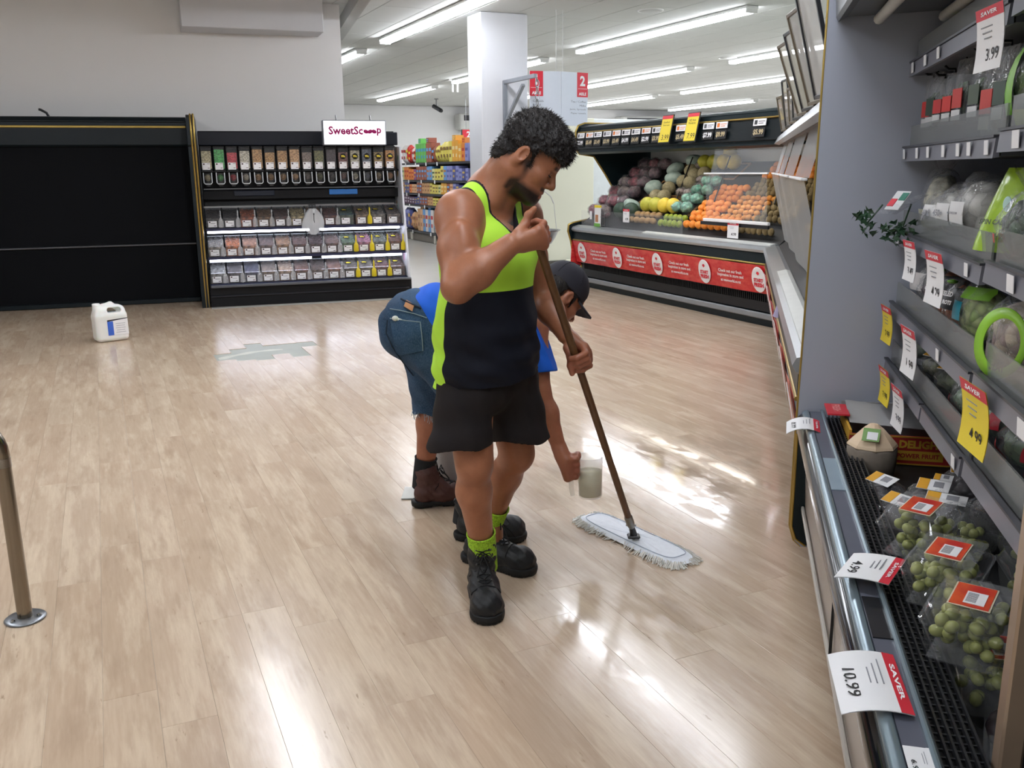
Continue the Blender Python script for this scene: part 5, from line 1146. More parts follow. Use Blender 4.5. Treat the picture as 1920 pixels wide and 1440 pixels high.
# green grapes
def grape_mat():
    s = NT('green_grape'); s.set(color=s.mix(s.noise(60, 3, s.coord()), lin('868c4c'), lin('a3a763')), rough=.3, spec=.5, sss=.15); s.bsdf.inputs['Subsurface Radius'].default_value = (.01, .012, .004); return s.m
gm = MB(); gm.sphere((0, 0, 0), (.0125, .0125, .0145), 10, 8); gm = gm.mesh('grape', [grape_mat()])
STALK = mat('grape_stalk', '6f6a35', .7)
def bunch(label, M, ext, n, seed, group=None):
    tt = thing('grape_bunch', label, 'grapes', M, group); r_ = random.Random(seed); P_ = []; tries = 0
    while len(P_) < n and tries < 4000:
        tries += 1; p = Vector((r_.uniform(-1, 1)*ext[0], r_.uniform(-1, 1)*ext[1], r_.uniform(0, 1)*ext[2]))
        if (p.x/ext[0])**2*.7+(p.y/ext[1])**2*.7 > 1.05: continue
        if all((p-q).length > .0205 for q in P_): P_.append(p)
    for p in P_: link('grape', gm, tt, T(*p) @ Euler((r_.uniform(0, 3), r_.uniform(0, 3), 0)).to_matrix().to_4x4())
    m = MB(); m.tube([(-ext[0]*.6, 0, ext[2]*.5), (0, .005, ext[2]*.62), (ext[0]*.6, .01, ext[2]*.5)], .0025, 5); m.build('stalk', STALK, tt)
PUN = clear('punnet_plastic', body=.05, rough=.04, ior=1.5)
RL = NT('fiery_label'); RL.set(color=RL.ramp(RL.noise(18, 3, RL.coord()), [(.4, lin('c32a24')), (.62, lin('d8552a'))]), rough=.35); RL = RL.m
def punnet(label, x, y, z, rot, tiltx, seed, n=34, lid_only=False):
    M = MS @ T(x, y, z) @ RZ(rot) @ RX(tiltx)
    tt = thing('grape_punnet', label, 'punnet', M)
    a, b, h = .075, .092, .075
    def wall(z0, z1, s0, s1, m, rad=.022):
        def f(u, v):
            t_ = 2*math.pi*u; s = s0+(s1-s0)*v; e = .28
            cx, cy = math.cos(t_), math.sin(t_)
            rx = abs(cx)**e*(1 if cx > 0 else -1)*a*s; ry = abs(cy)**e*(1 if cy > 0 else -1)*b*s
            rib = 1+.008*math.sin(t_*28)
            return (rx*rib, ry*rib, z0+(z1-z0)*v)
        m.surf(f, 64, 3)
    m = MB(); wall(0, h, .84, 1.0, m); wall(h, h+.003, 1.0, 1.07, m); m.box((0, 0, .001), (a*1.6, b*1.6, .0015)); m.build('tray', PUN, tt)
    m = MB(); wall(h+.004, h+.006, 1.07, 1.0, m); wall(h+.006, h+.032, 1.0, .86, m); m.box((0, 0, h+.033), (a*1.66, b*1.66, .0015)); m.build('lid', PUN, tt)
    m = MB(); m.box((0, 0, h+.0355), (.074, .098, .0012)); L = m.build('label_border', mat('label_cream', 'd9cdb5', .4), tt)
    m = MB(); m.box((0, 0, h+.0366), (.068, .092, .0012)); m.build('label', RL, L)
    m = MB(); m.box((.006, -.010, h+.0377), (.036, .05, .0010)); q = m.build('label_panel', WHITE, L)
    m = MB()
    for k in range(9): m.box((.0, -.028+.0045*k, h+.0384), (.018, .0018+.001*(k % 2), .0006))
    m.build('barcode', BARS, L)['kind'] = 'stuff'
    bunch('green grapes inside the %s' % label.replace('clear ', ''), M @ T(0, 0, .016), (.054, .066, .062), n, seed)
punnet('clear punnet of grapes farthest along, by the dark grape bags', .462, 2.25, dz(.465)+.116, -.5, .06, 1, 30)
punnet('clear punnet of grapes in the middle of the three raised ones', .470, 1.985, dz(.475)+.116, -.45, .05, 2, 36)
punnet('clear punnet of grapes nearest the 10.99 card', .467, 1.755, dz(.47)+.117, -.4, .05, 3, 40)
punnet('clear punnet of grapes half hidden behind the middle punnet', .70, 2.13, dz(.70)+.012, 0, .0, 4, 30)
punnet('clear punnet of grapes low at the right beside the divider', .70, 1.91, dz(.70)+.012, 0, 0, 5, 30)
for i, (x, y) in enumerate(((.515, 2.26), (.522, 2.0), (.52, 1.765))): punnet('clear punnet of grapes lying under the %s raised punnet' % ['farthest', 'middle', 'nearest'][i], x, y, dz(x)+.002, 0, 0, 16+i, 22)
bunch('loose bunch of green grapes beside the farthest punnet', MS @ T(.60, 2.445, dz(.60)+.018), (.06, .055, .06), 34, 7)
bunch('bunch of green grapes hanging below the farthest punnet over the grille side', MS @ T(.475, 2.415, dz(.475)+.02), (.03, .03, .06), 14, 8)
bunch('small bunch of green grapes at the back under the shelf', MS @ T(.76, 2.36, dz(.76)+.02), (.05, .05, .04), 20, 9)
for i, (x, y) in enumerate(((.60, 2.445), (.76, 2.36))):
    tt = thing('grape_bag', ['clear bag with a yellow label around the loose green grapes', 'clear bag around the green grapes at the back'][i], 'bag', MS @ T(x, y, dz(x)+.035))
    m = MB(); m.sphere((0, 0, .03), (.092, .09, .085), 20, 12, 0, None, lambda v: Vector((v.x, v.y, max(v.z, -.028)))); m.build('film', FILM, tt)
    top_label(tt, None, .107, 'e0a530', .10, .04, 1.2, -.03, .05)
tt = thing('fruit_tray', 'clear empty looking tray with a yellow oval label near the divider', 'tray', MS @ T(.52, 1.60, dz(.52)+.006) @ RZ(-.25))
m = MB(); m.surf(lambda u, v: ((.055+.02*v)*abs(math.cos(6.2832*u))**.4*(1 if math.cos(6.2832*u) > 0 else -1), (.075+.015*v)*abs(math.sin(6.2832*u))**.4*(1 if math.sin(6.2832*u) > 0 else -1), .07*v), 40, 4); m.box((0, 0, .004), (.10, .14, .002)); m.build('tray_body', PUN, tt)
m = MB(); m.sphere((0, 0, .03), (.05, .07, .028), 14, 8); m.build('contents', food('dark_plums', '241a20', '3a2a2c', 16, .8), tt)
m = MB(); m.lathe([(0, 0), (.035, 0), (.035, .0015), (0, .002)], 20, 0, T(.01, .03, .073) @ RY(-.2), sy=.45); m.build('oval_label', YELLOWC, tt)
tt = thing('blueberry_punnet', 'clear punnet of blueberries at the bottom edge by the divider', 'punnet', MS @ T(.50, 1.475, dz(.50)+.004) @ RZ(-.2))
m = MB(); m.surf(lambda u, v: ((.045+.012*v)*abs(math.cos(6.2832*u))**.4*(1 if math.cos(6.2832*u) > 0 else -1), (.055+.012*v)*abs(math.sin(6.2832*u))**.4*(1 if math.sin(6.2832*u) > 0 else -1), .055*v), 40, 4); m.box((0, 0, .056), (.105, .125, .002)); m.build('punnet_body', PUN, tt)
m = MB(); rb = random.Random(4)
for k in range(70): m.sphere((rb.uniform(-.04, .04), rb.uniform(-.05, .05), rb.uniform(.01, .042)), .008, 8, 6)
m.build('blueberries', mat('blueberry', '2b3048', .5, var=.2, scale=60), tt)['kind'] = 'stuff'
m = MB(); m.box((.03, -.02, .0585), (.04, .05, .001)); m.build('white_label', WHITE, tt)
# ================================================================ continuous bodies: blended solids turned into one skin
V3 = lambda *a: np.array(a, dtype=np.float32)
def smin(a, b, k):
    h = np.maximum(k-np.abs(a-b), 0)/k; return np.minimum(a, b)-h*h*k*.25
class Vox:
    def __init__(s, lo, hi, h):
        s.lo = np.array(lo, np.float32); s.h = h; s.n = np.ceil((np.array(hi)-s.lo)/h).astype(int)+1
        s.d = np.full(s.n, .5, np.float32)
    def block(s, lo, hi):
        a = np.maximum(np.floor((np.minimum(lo, hi)-s.lo)/s.h).astype(int), 0); b = np.minimum(np.ceil((np.maximum(lo, hi)-s.lo)/s.h).astype(int)+1, s.n)
        if (b <= a).any(): return None, None
        sl = tuple(slice(int(i), int(j)) for i, j in zip(a, b))
        g = [s.lo[k]+s.h*np.arange(a[k], b[k], dtype=np.float32) for k in range(3)]
        return sl, (g[0][:, None, None], g[1][None, :, None], g[2][None, None, :])
    def apply(s, lo, hi, fn, k=.02, op='add'):
        mg = k+3*s.h; sl, P = s.block(np.array(lo, float)-mg, np.array(hi, float)+mg)
        if sl is None: return
        v = fn(P); v = np.broadcast_to(v, s.d[sl].shape)
        if op == 'add': s.d[sl] = smin(s.d[sl], v, k)
        elif op == 'cut': s.d[sl] = -smin(-s.d[sl], v, k)          # removes v
    def cone(s, a, b, ra, rb, k=.02, op='add', flat=None):
        """tapered capsule; flat=(axis, w): w times as wide along that axis"""
        a = np.array(a, float); b = np.array(b, float); ba = b-a; L2 = max(float(ba @ ba), 1e-9); R_ = max(ra, rb)*(max(1, flat[1]) if flat else 1)
        def fn(P):
            q = [P[i]-a[i] for i in range(3)]; t = np.clip((q[0]*ba[0]+q[1]*ba[1]+q[2]*ba[2])/L2, 0, 1)
            q = [q[i]-t*ba[i] for i in range(3)]; d2 = q[0]**2+q[1]**2+q[2]**2
            if flat:
                ax = np.array(flat[0], float); ax = ax/np.linalg.norm(ax); dd = q[0]*ax[0]+q[1]*ax[1]+q[2]*ax[2]; d2 = d2-dd*dd*(1-1/flat[1]**2)
            return np.sqrt(np.maximum(d2, 1e-12))-(ra+(rb-ra)*t)
        s.apply(np.minimum(a, b)-R_, np.maximum(a, b)+R_, fn, k, op)
    def ell(s, c, r, k=.02, op='add', A=None):
        """ellipsoid; A: rows are its axes"""
        c = np.array(c, float); r = np.array(r, float); A = np.eye(3) if A is None else np.array(A, float); R_ = float(r.max())
        def fn(P):
            q = [P[i]-c[i] for i in range(3)]; e = [(q[0]*A[j, 0]+q[1]*A[j, 1]+q[2]*A[j, 2]) for j in range(3)]
            k0 = np.sqrt(sum((e[j]/r[j])**2 for j in range(3))); k1 = np.sqrt(sum((e[j]/r[j]**2)**2 for j in range(3)))+1e-6
            return k0*(k0-1)/k1
        s.apply(c-R_, c+R_, fn, k, op)
    def chain(s, pts, rad, k=.02, flat=None):
        for i in range(len(pts)-1): s.cone(pts[i], pts[i+1], rad[i], rad[i+1], k, 'add', flat)
    def whole(s): return s.block(s.lo, s.lo+s.h*(s.n-1))
def nets(vx, d=None):
    d = vx.d if d is None else d; s = d < 0; n = d.shape
    c = np.zeros((n[0]-1, n[1]-1, n[2]-1), np.int8)
    for i in (0, 1):
        for j in (0, 1):
            for k in (0, 1): c += s[i:n[0]-1+i, j:n[1]-1+j, k:n[2]-1+k]
    idx = np.argwhere((c > 0) & (c < 8)); m = len(idx)
    if m == 0: return np.zeros((0, 3)), np.zeros((0, 4), int)
    lut = np.full(c.shape, -1, np.int32); lut[tuple(idx.T)] = np.arange(m)
    acc = np.zeros((m, 3)); cnt = np.zeros(m)
    I, J, K = idx.T
    for ax in range(3):
        o = [a for a in range(3) if a != ax]
        for u in (0, 1):
            for w in (0, 1):
                p = [I.copy(), J.copy(), K.copy()]; p[o[0]] += u; p[o[1]] += w
                q = [x.copy() for x in p]; q[ax] = q[ax]+1
                a, b = d[tuple(p)], d[tuple(q)]; x = (a < 0) != (b < 0)
                t = np.where(x, a/np.where(x, a-b, 1), 0)
                pos = np.stack([v.astype(float) for v in p], 1); pos[:, ax] += t
                acc[x] += pos[x]; cnt[x] += 1
    V = vx.lo+vx.h*(acc/cnt[:, None]); Q = []
    for ax in range(3):
        o1, o2 = (ax+1) % 3, (ax+2) % 3
        sl0 = [slice(1, -1)]*3; sl0[ax] = slice(0, -1); sl1 = list(sl0); sl1[ax] = slice(1, None)
        a = s[tuple(sl0)]; b = s[tuple(sl1)]; e = np.argwhere(a != b)
        off = np.array([1, 1, 1]); off[ax] = 0; e = e+off
        ins = s[tuple(e.T)]
        def cell(u, w):
            z = e.copy(); z[:, o1] -= u; z[:, o2] -= w; return lut[tuple(z.T)]
        q = np.stack([cell(0, 0), cell(1, 0), cell(1, 1), cell(0, 1)], 1)
        q = np.where(ins[:, None], q, q[:, ::-1]); Q.append(q)
    return V, np.concatenate(Q)
def relax(V, Q, it=2, lam=.5):
    n = len(V); e = np.concatenate([Q[:, [0, 1]], Q[:, [1, 2]], Q[:, [2, 3]], Q[:, [3, 0]]]); e = np.concatenate([e, e[:, ::-1]])
    deg = np.bincount(e[:, 0], minlength=n)[:, None]
    for i in range(it):
        for l in (lam, -lam*1.04):
            s = np.stack([np.bincount(e[:, 0], V[e[:, 1], k], n) for k in range(3)], 1)/deg; V = V+l*(s-V)
    return V
def skin(name, V, Q, mats, parent, attrs=None, smooth=True):
    me = bpy.data.meshes.new(name); n, q = len(V), len(Q)
    me.vertices.add(n); me.vertices.foreach_set('co', V.astype(np.float32).ravel())
    me.loops.add(q*4); me.loops.foreach_set('vertex_index', Q.astype(np.int32).ravel())
    me.polygons.add(q); me.polygons.foreach_set('loop_start', np.arange(0, q*4, 4, dtype=np.int32)); me.polygons.foreach_set('use_smooth', np.full(q, smooth))
    for k, v in (attrs or {}).items():
        a = me.attributes.new(k, 'FLOAT', 'POINT'); a.data.foreach_set('value', v.astype(np.float32))
    for m in mats: me.materials.append(m)
    me.update(calc_edges=True); me.validate()
    return link(name, me, parent)
def unit(v): v = np.array(v, float); return v/np.linalg.norm(v)
ML = Matrix(((ER.x, ED.x, 0, 0), (ER.y, ED.y, 0, 0), (0, 0, 1, 0), (0, 0, 0, 1)))   # x to the right of the view, y away from it, z up
MLi = ML.inverted()
def lp(u, v, D): p = MLi @ px(u, v, D); return np.array((p.x, p.y, p.z))
def vnoise(P, f, seed=0):       # cheap smooth noise
    x, y, z = P[0]*f, P[1]*f, P[2]*f
    return (np.sin(x*1.7+y*.9+seed)*np.sin(y*1.3-z*1.1+seed*2)+np.sin(z*1.9+x*.6+seed*3)*np.sin(y*2.1+x*1.2-seed))*.5
def fist(vx, c, p, wrist, ak, sg, thumb, e1, sc=1., rp=.0135, spread=.0195, kk=.006, first=1.5):
    """closed hand round a rod: c on its axis, p along it toward the index finger, angles round it counted from e1 toward e2"""
    p = unit(p); e1 = unit(np.array(e1)-p*np.dot(e1, p)); e2 = np.cross(p, e1)
    ra = lambda a, r, o: np.array(c)+p*o+(e1*math.cos(a)+e2*math.sin(a))*r*sc
    K = []
    for i in range(4):
        o = (first-i)*spread*sc; ln_ = (1, 1.06, 1., .84)[i]; rf = (.0098, .0102, .0097, .0088)[i]*sc
        k0 = ra(ak, rp+.029, o); k1 = ra(ak+sg*.95*ln_, rp+.024, o*1.02); k2 = ra(ak+sg*2.0*ln_, rp+.0105, o*1.0); k3 = ra(ak+sg*2.95*ln_, rp+.0095, o*.97)
        K.append(k0); vx.chain([k0, k1, k2, k3], [rf*1.22, rf*1.08, rf, rf*.86], kk)
        vx.cone(wrist, k0, .019*sc, .0125*sc, .014)
    for i in range(3): vx.cone(K[i], K[i+1], .0125*sc, .0125*sc, .010)
    mid = (K[0]+K[3])/2; vx.cone(np.array(wrist)*.6+mid*.4, mid, .024*sc, .015*sc, .02, 'add', (p, 1.35))
    vx.chain([np.array(t) for t in thumb], [.0165*sc, .0135*sc, .0118*sc, .0095*sc][:len(thumb)], .010)
    return K
def skin_mat(name, base, dark, stub='1a1412'):
    s = NT(name); at = s.attr('beard')[2]; nz = s.noise(14, 4, s.coord(), .6)
    col = s.mix(s.ramp(nz, [(.3, 0.), (.7, .55)]), lin(base), lin(dark))
    col = s.mix(s.ramp(s.noise(260, 2, s.coord()), [(.55, 0.), (.8, .22)]), col, lin(dark))
    col = s.mix(s.attr('blush')[2], col, lin('9c5a4a'))
    f = s.math('MULTIPLY', at, s.ramp(s.noise(700, 2, s.coord()), [(.25, .85), (.5, 1.)])); col = s.mix(f, col, lin(stub))
    s.set(color=col, rough=.42, spec=.45, sss=.08); s.bsdf.inputs['Subsurface Radius'].default_value = (.012, .005, .003); s.bsdf.inputs['Subsurface Scale'].default_value = .6
    s.bump(s.noise(330, 3, s.coord()), .12, .002); return s.m
def head(vx, O, fw, up, sc=1., face=True, neck=None):
    """adds a head at O (midway between the ears); returns the map into its own frame"""
    fw = unit(fw); up = unit(np.array(up)-fw*np.dot(up, fw)); sd = np.cross(up, fw)     # sd: the person's left
    Hh = lambda x, y, z: np.array(O)+(fw*x+sd*y+up*z)*sc
    A = np.array((fw, sd, up))
    E = lambda c, r, k=.02, op='add', tilt=None: vx.ell(Hh(*c), np.array(r)*sc, k, op, A if tilt is None else tilt)
    Cn = lambda a, b, ra, rb, k=.012, op='add', flat=None: vx.cone(Hh(*a), Hh(*b), ra*sc, rb*sc, k, op, flat)
    E((-.004, 0, .045), (.098, .077, .090)); E((.040, 0, -.03), (.060, .060, .082), .03)
    for q in (-1, 1):
        Cn((-.004, q*.056, -.045), (.074, q*.022, -.094), .017, .018, .03)
        E((.062, q*.043, -.022), (.024, .020, .018), .025)
    E((.086, 0, -.097), (.020, .026, .019), .02); E((.045, 0, -.085), (.045, .045, .028), .03)
    Cn((.086, -.032, .024), (.086, .032, .024), .013, .013, .016)
    E((.072, 0, .055), (.03, .055, .05), .03)
    for q in (-1, 1): E((.101, q*.031, .001), (.016, .017, .0105), .010, 'cut')
    for q in (-1, 1):
        E((.0825, q*.031, .0005), (.0125, .0125, .0115), .002)
        Cn((.0935, q*.020, .005), (.090, q*.043, .004), .0042, .0036, .003); Cn((.0925, q*.021, -.0075), (.089, q*.042, -.0065), .0034, .003, .003)
    Cn((.096, 0, .012), (.1185, 0, -.024), .0085, .0105, .010); E((.117, 0, -.031), (.0115, .011, .0095), .008)
    for q in (-1, 1): E((.107, q*.0135, -.034), (.011, .0075, .008), .007)
    for q in (-1, 1): E((.109, q*.0065, -.0425), (.005, .004, .003), .002, 'cut')
    E((.085, 0, -.066), (.020, .027, .022), .02)
    Cn((.0985, -.014, -.0600), (.0985, .014, -.0600), .0066, .0066, .007); Cn((.0965, -.013, -.0735), (.0965, .013, -.0735), .0072, .0072, .007)
    for q in (-1, 1): Cn((.090, q*.024, -.067), (.0985, q*.012, -.061), .004, .005, .008)
    Cn((.107, -.021, -.0672), (.107, .021, -.0672), .0022, .0022, .003, 'cut')
    for q in (-1, 1):
        t = np.array((unit(fw*.95-up*.25+sd*q*.35), unit(sd*q-fw*.35), unit(up*.95+fw*.25)))
        E((-.012, q*.084, .0), (.021, .010, .034), .006, 'add', t); E((-.004, q*.0945, .005), (.0125, .0085, .021), .003, 'cut', t)
        E((-.006, q*.0775, -.010), (.007, .006, .008), .004); E((-.012, q*.078, -.030), (.009, .006, .010), .006)
    if neck is not None: vx.cone(Hh(-.028, 0, -.045), neck, .056*sc, .064*sc, .035)
    return lambda V: np.stack([(V-np.array(O)) @ fw, (V-np.array(O)) @ sd, (V-np.array(O)) @ up], 1)/sc
HAIRM = NT('dark_hair'); HAIRM.set(color=HAIRM.mix(HAIRM.noise(90, 3, HAIRM.coord()), lin('0d0b0b'), lin('241d1b')), rough=.5, spec=.35); HAIRM.bump(HAIRM.noise(170, 4, HAIRM.mapping(HAIRM.coord(), (1, 1, .35))), .7, .006); HAIRM = HAIRM.m
def strands(name, V, N, mt, parent, count, length, rad, seed, bend=(0, 0, -.3), mask=None):
    r = np.random.default_rng(seed); sel = np.arange(len(V)) if mask is None else np.where(mask)[0]
    k = r.choice(sel, count); b = V[k]; n = N[k]+r.normal(0, .38, (count, 3))+np.array(bend); n /= np.linalg.norm(n, axis=1)[:, None]
    L = length*r.uniform(.5, 1.2, count)[:, None]; sd = np.cross(n, r.normal(0, 1, (count, 3))); sd /= np.linalg.norm(sd, axis=1)[:, None]+1e-9
    b = b-n*.003
    P = np.stack([b-sd*rad, b+sd*rad, b+n*L*.6+sd*rad*.7+np.array(bend)*L*.12, b+n*L*.6-sd*rad*.7+np.array(bend)*L*.12, b+n*L+np.array(bend)*L*.4], 1).reshape(-1, 3)
    i = np.arange(count)*5; me = bpy.data.meshes.new(name)
    F = [f for q in i for f in ((q, q+1, q+2, q+3), (q+3, q+2, q+4))]
    me.from_pydata(P.tolist(), [], F); me.materials.append(mt); me.update(); o = link(name, me, parent); o['kind'] = 'stuff'; return o
def vnorm(V, Q):
    n = np.cross(V[Q[:, 2]]-V[Q[:, 0]], V[Q[:, 3]]-V[Q[:, 1]]); N = np.zeros_like(V)
    for k in range(4):
        for a in range(3): N[:, a] += np.bincount(Q[:, k], n[:, a], len(V))
    return N/(np.linalg.norm(N, axis=1)[:, None]+1e-12)
# ================================================================ standing man with the mop
TH = lambda name, label, cat: thing(name, label, cat, ML)
SKIN1 = skin_mat('tanned_skin', 'a97052', '845139')
PB = lp(1188, 1000, 2.0*0+3.44); PTOP = lp(1000, 428, 2.8); PDIR = unit(PTOP-PB)      # mop pole
man = TH('person', 'standing man in a lime and navy singlet and black shorts holding a mop', 'person')
sx = unit((.61, .79, 0)); fx = unit((.79, -.61, 0)); zx = np.array((0, 0, 1.))       # his left, his front
TC = np.array((-.085, 3.02, 0)); tp = lambda s, f, z: TC+sx*s+fx*f+zx*z
SHR, SHL = tp(-.165, -.01, 1.375), tp(.175, -.015, 1.365)
SHR = np.array((-.160, 2.88, 1.362)); SHL = np.array((.040, 3.165, 1.345))
ELR = lp(858, 538, 2.70); WRR = lp(957, 459, 2.735); ELL = np.array((.105, 3.225, 1.065)); WRL = lp(1060, 628, 3.085)
CR_ = PTOP-PDIR*.018; CL_ = PB+PDIR*((lp(1080, 676, 3.035)-PB) @ PDIR)
HO = lp(987, 297, 2.985); FW = unit((.815, -.10, -.575)); UP = unit((.57, 0, .82))
NECK0 = np.array((-.075, 3.035, 1.40))
B = Vox((-.36, 2.55, .06), (.34, 3.52, 1.80), .0034)
def torso(vx, g=0., loose=0.):
    vx.cone(tp(0, 0, .90), tp(0, .0, 1.02), .125+g+loose, .118+g+loose, .04, 'add', (sx, 1.36))
    vx.cone(tp(0, .0, 1.02), tp(.0, .022, 1.20), .112+g+loose, .108+g+loose*.5, .04, 'add', (sx, 1.34))
    vx.cone(tp(0, .022, 1.20), tp(.01, .002, 1.335), .108+g, .084+g, .05, 'add', (sx, 1.42))
    vx.ell(tp(-.075, .072, 1.265), (.085+g, .055+g, .072+g), .04, 'add', (sx, fx, zx)); vx.ell(tp(.08, .072, 1.26), (.085+g, .055+g, .072+g), .04, 'add', (sx, fx, zx))
    vx.cone(tp(-.085, -.055, 1.30), tp(-.06, -.05, 1.12), .056+g, .05+g, .05); vx.cone(tp(.09, -.055, 1.30), tp(.07, -.05, 1.12), .056+g, .05+g, .05)
    vx.cone(NECK0+zx*.035, SHR+np.array((.012, .01, .022)), .052+g, .045+g, .05); vx.cone(NECK0+zx*.035, SHL+np.array((-.012, -.01, .022)), .052+g, .045+g, .05)
torso(B)
hm_ = head(B, HO, FW, UP, 1.0, True, NECK0)
B.cone(NECK0, HO-UP*.05-FW*.03, .066, .060, .04)
for q in (-1, 1): B.cone(HO-UP*.06-FW*.02+np.cross(UP, FW)*q*.045, tp(q*.03, .07, 1.40), .017, .016, .03)
# arms
B.ell(SHR+np.array((-.004, -.006, -.012)), (.071, .071, .085), .04); B.ell(SHL+np.array((.006, .0, -.01)), (.066, .068, .08), .04)
mR = SHR*.5+ELR*.5
B.cone(SHR, mR, .066, .060, .03); B.cone(mR, ELR, .060, .047, .03); B.ell(SHR*.45+ELR*.55+np.array((.012, -.018, .012)), (.046, .05, .085), .03)
B.cone(ELR, ELR*.62+WRR*.38, .045, .049, .025); B.cone(ELR*.62+WRR*.38, WRR, .049, .032, .03, 'add', (zx, 1.06))
mL = SHL*.5+ELL*.5
B.cone(SHL, mL, .058, .052, .03); B.cone(mL, ELL, .052, .044, .03)
B.cone(ELL, ELL*.6+WRL*.4, .044, .045, .025); B.cone(ELL*.6+WRL*.4, WRL, .045, .029, .03)
# hands on the pole
cam_ = np.array((0, -1., 0)); rt_ = np.array((1., 0, 0))
KR = fist(B, CR_, PDIR, WRR, R(-62), 1, [WRR*.55+CR_*.45+np.array((-.012, -.018, .02)), CR_+np.array((-.030, -.030, .030)), CR_+np.array((-.020, -.026, .056)), CR_+np.array((-.002, -.026, .074))], rt_, .96)
KL = fist(B, CL_, PDIR, WRL, R(38), -1, [WRL*.5+CL_*.5+np.array((-.012, -.004, .0)), CL_+np.array((-.020, .004, .012)), CL_+np.array((-.021, -.008, -.016)), CL_+np.array((-.017, -.014, -.042))], rt_, 1.02)
# legs
HPR, HPL = tp(-.095, 0, .87), tp(.095, 0, .87)
KNR, ANR = lp(888, 868, 2.915), np.array((-.112, 3.01, .20)); KNL, ANL = lp(968, 850, 3.15), np.array((-.082, 3.275, .20))
for hp, kn, an in ((HPR, KNR, ANR), (HPL, KNL, ANL)):
    B.cone(hp, kn*.85+hp*.15, .088, .064, .03); B.cone(kn*.85+hp*.15, kn, .064, .057, .02); B.ell(kn+fx*.018, (.046, .046, .058), .025)
    B.cone(kn, kn*.66+an*.34-fx*.012, .055, .058, .03); B.cone(kn*.66+an*.34-fx*.012, an, .058, .041, .03); B.cone(an, an-zx*.10, .041, .042, .02)
V, Q = nets(B); V = relax(V, Q, 2)
hc = hm_(V); near = (np.abs(hc) < .2).all(1)
X, Y_, Z = hc.T; ay = np.abs(Y_)
ss = lambda x, a, b: np.clip((x-a)/(b-a), 0, 1)
jaw = ss(-Z, .058, .078)*ss(X, -.005, .02)*ss(Z, -.135, -.118)
side_ = ss(ay, .047, .058)*ss(X, -.012, .0)*ss(-X, -.040, -.022)*ss(-Z, -.03, .0)*ss(Z, -.12, -.11)
must = ss(-Z, .042, .048)*ss(Z, -.062, -.056)*ss(X, .088, .095)*ss(-ay, -.034, -.026)
gote = ss(-Z, .080, .086)*ss(X, .06, .075)
lips = ss(-Z, .055, .059)*ss(Z, -.083, -.079)*ss(X, .0945, .0965)*ss(-ay, -.026, -.022)
brow = ss(Z, .018, .022)*ss(-Z, -.034, -.029)*ss(X, .085, .09)*ss(ay, .008, .013)*ss(-ay, -.050, -.044)
scalp = ss(Z, .04, .06)*ss(-X, -.075, -.06)+ss(-X, .02, .04)*ss(Z, -.04, -.02)
beard = np.clip(np.maximum.reduce([jaw*1., side_*.95, must*.9, gote*1., brow*.95, np.clip(scalp, 0, 1)])*(1-lips), 0, 1)*near*ss(-ay, -.073, -.066)
hand = np.maximum(ss(-np.linalg.norm(V-CR_, axis=1), -.075, -.045), ss(-np.linalg.norm(V-CL_, axis=1), -.075, -.045))
bodyo = skin('body', V, Q, [SKIN1], man, dict(beard=beard, blush=np.maximum(lips*near*.8, hand*.45)))
# eyes
m = MB()
for q in (-1, 1):
    sdv = np.cross(UP, FW); c = HO+FW*.0830+sdv*q*.031+UP*.0003; m.sphere(tuple(c), .0122, 14, 10)
m.build('eyes', mat('eye_white', 'd8cfc8', .2), bodyo)['kind'] = 'stuff'
BRW = mat('brow_hair', '191412', .7)
for q in (-1, 1):
    e_ = lambda x, y, z: tuple(HO+FW*x+sdv*y*q+UP*z)
    m = MB(); m.tube([e_(.1005, .012, .0190), e_(.100, .024, .0235), e_(.094, .038, .0225), e_(.085, .048, .0165)], [.0030, .0040, .0034, .0016], 8, flat=.6); m.build('eyebrow', BRW, bodyo)
    m = MB(); m.tube([e_(.0955, .0185, -.0045), e_(.0985, .026, -.0052), e_(.0975, .034, -.0052), e_(.091, .0435, -.0030)], [.0012, .0020, .0020, .0012], 6); m.build('eyelashes', BRW, bodyo)
# hair
HB = Vox(HO-.22, HO+.22, .0036)
HHp = lambda x, y, z: HO+FW*x+sdv*y+UP*z; AH = np.array((FW, sdv, UP))
HB.ell(HHp(-.004, 0, .058), (.106, .090, .103), .02, 'add', AH); HB.ell(HHp(.068, -.005, .095), (.050, .066, .046), .03, 'add', AH)
HB.ell(HHp(.098, -.01, .062), (.022, .055, .032), .02, 'add', AH); HB.ell(HHp(-.070, 0, -.022), (.036, .064, .055), .03, 'add', AH)
for q in (-1, 1):
    HB.cone(HHp(.018, q*.070, .03), HHp(.020, q*.069, -.012), .016, .008, .015); HB.ell(HHp(.03, q*.066, .055), (.05, .022, .035), .02, 'add', AH)
sl, P = HB.whole()
lx = sum((P[i]-HO[i])*FW[i] for i in range(3)); ly = sum((P[i]-HO[i])*sdv[i] for i in range(3)); lz = sum((P[i]-HO[i])*UP[i] for i in range(3))
HB.d += .0045*vnoise((lx, ly, lz), 75, 1)+.003*vnoise((lx, ly, lz), 170, 4)
hl = np.maximum(lx-.040-.9*np.maximum(lz-.045, 0)+.35*np.abs(ly), .047+.10*np.abs(ly)-lz)       # below the hairline of the face
face_ = np.minimum(lx-.045+.25*(np.abs(ly)), (.046+.004*np.sin(ly*160))-lz)
HB.d = np.maximum(HB.d, face_)
ear_ = .024-np.sqrt((lx+.002)**2+(lz+.008)**2*.42+np.maximum(np.abs(np.abs(ly)-.085)-.025, 0)**2)
HB.d = np.maximum(HB.d, ear_)
HB.d = np.maximum(HB.d, -.062-lz-.004*np.sin(ly*220))
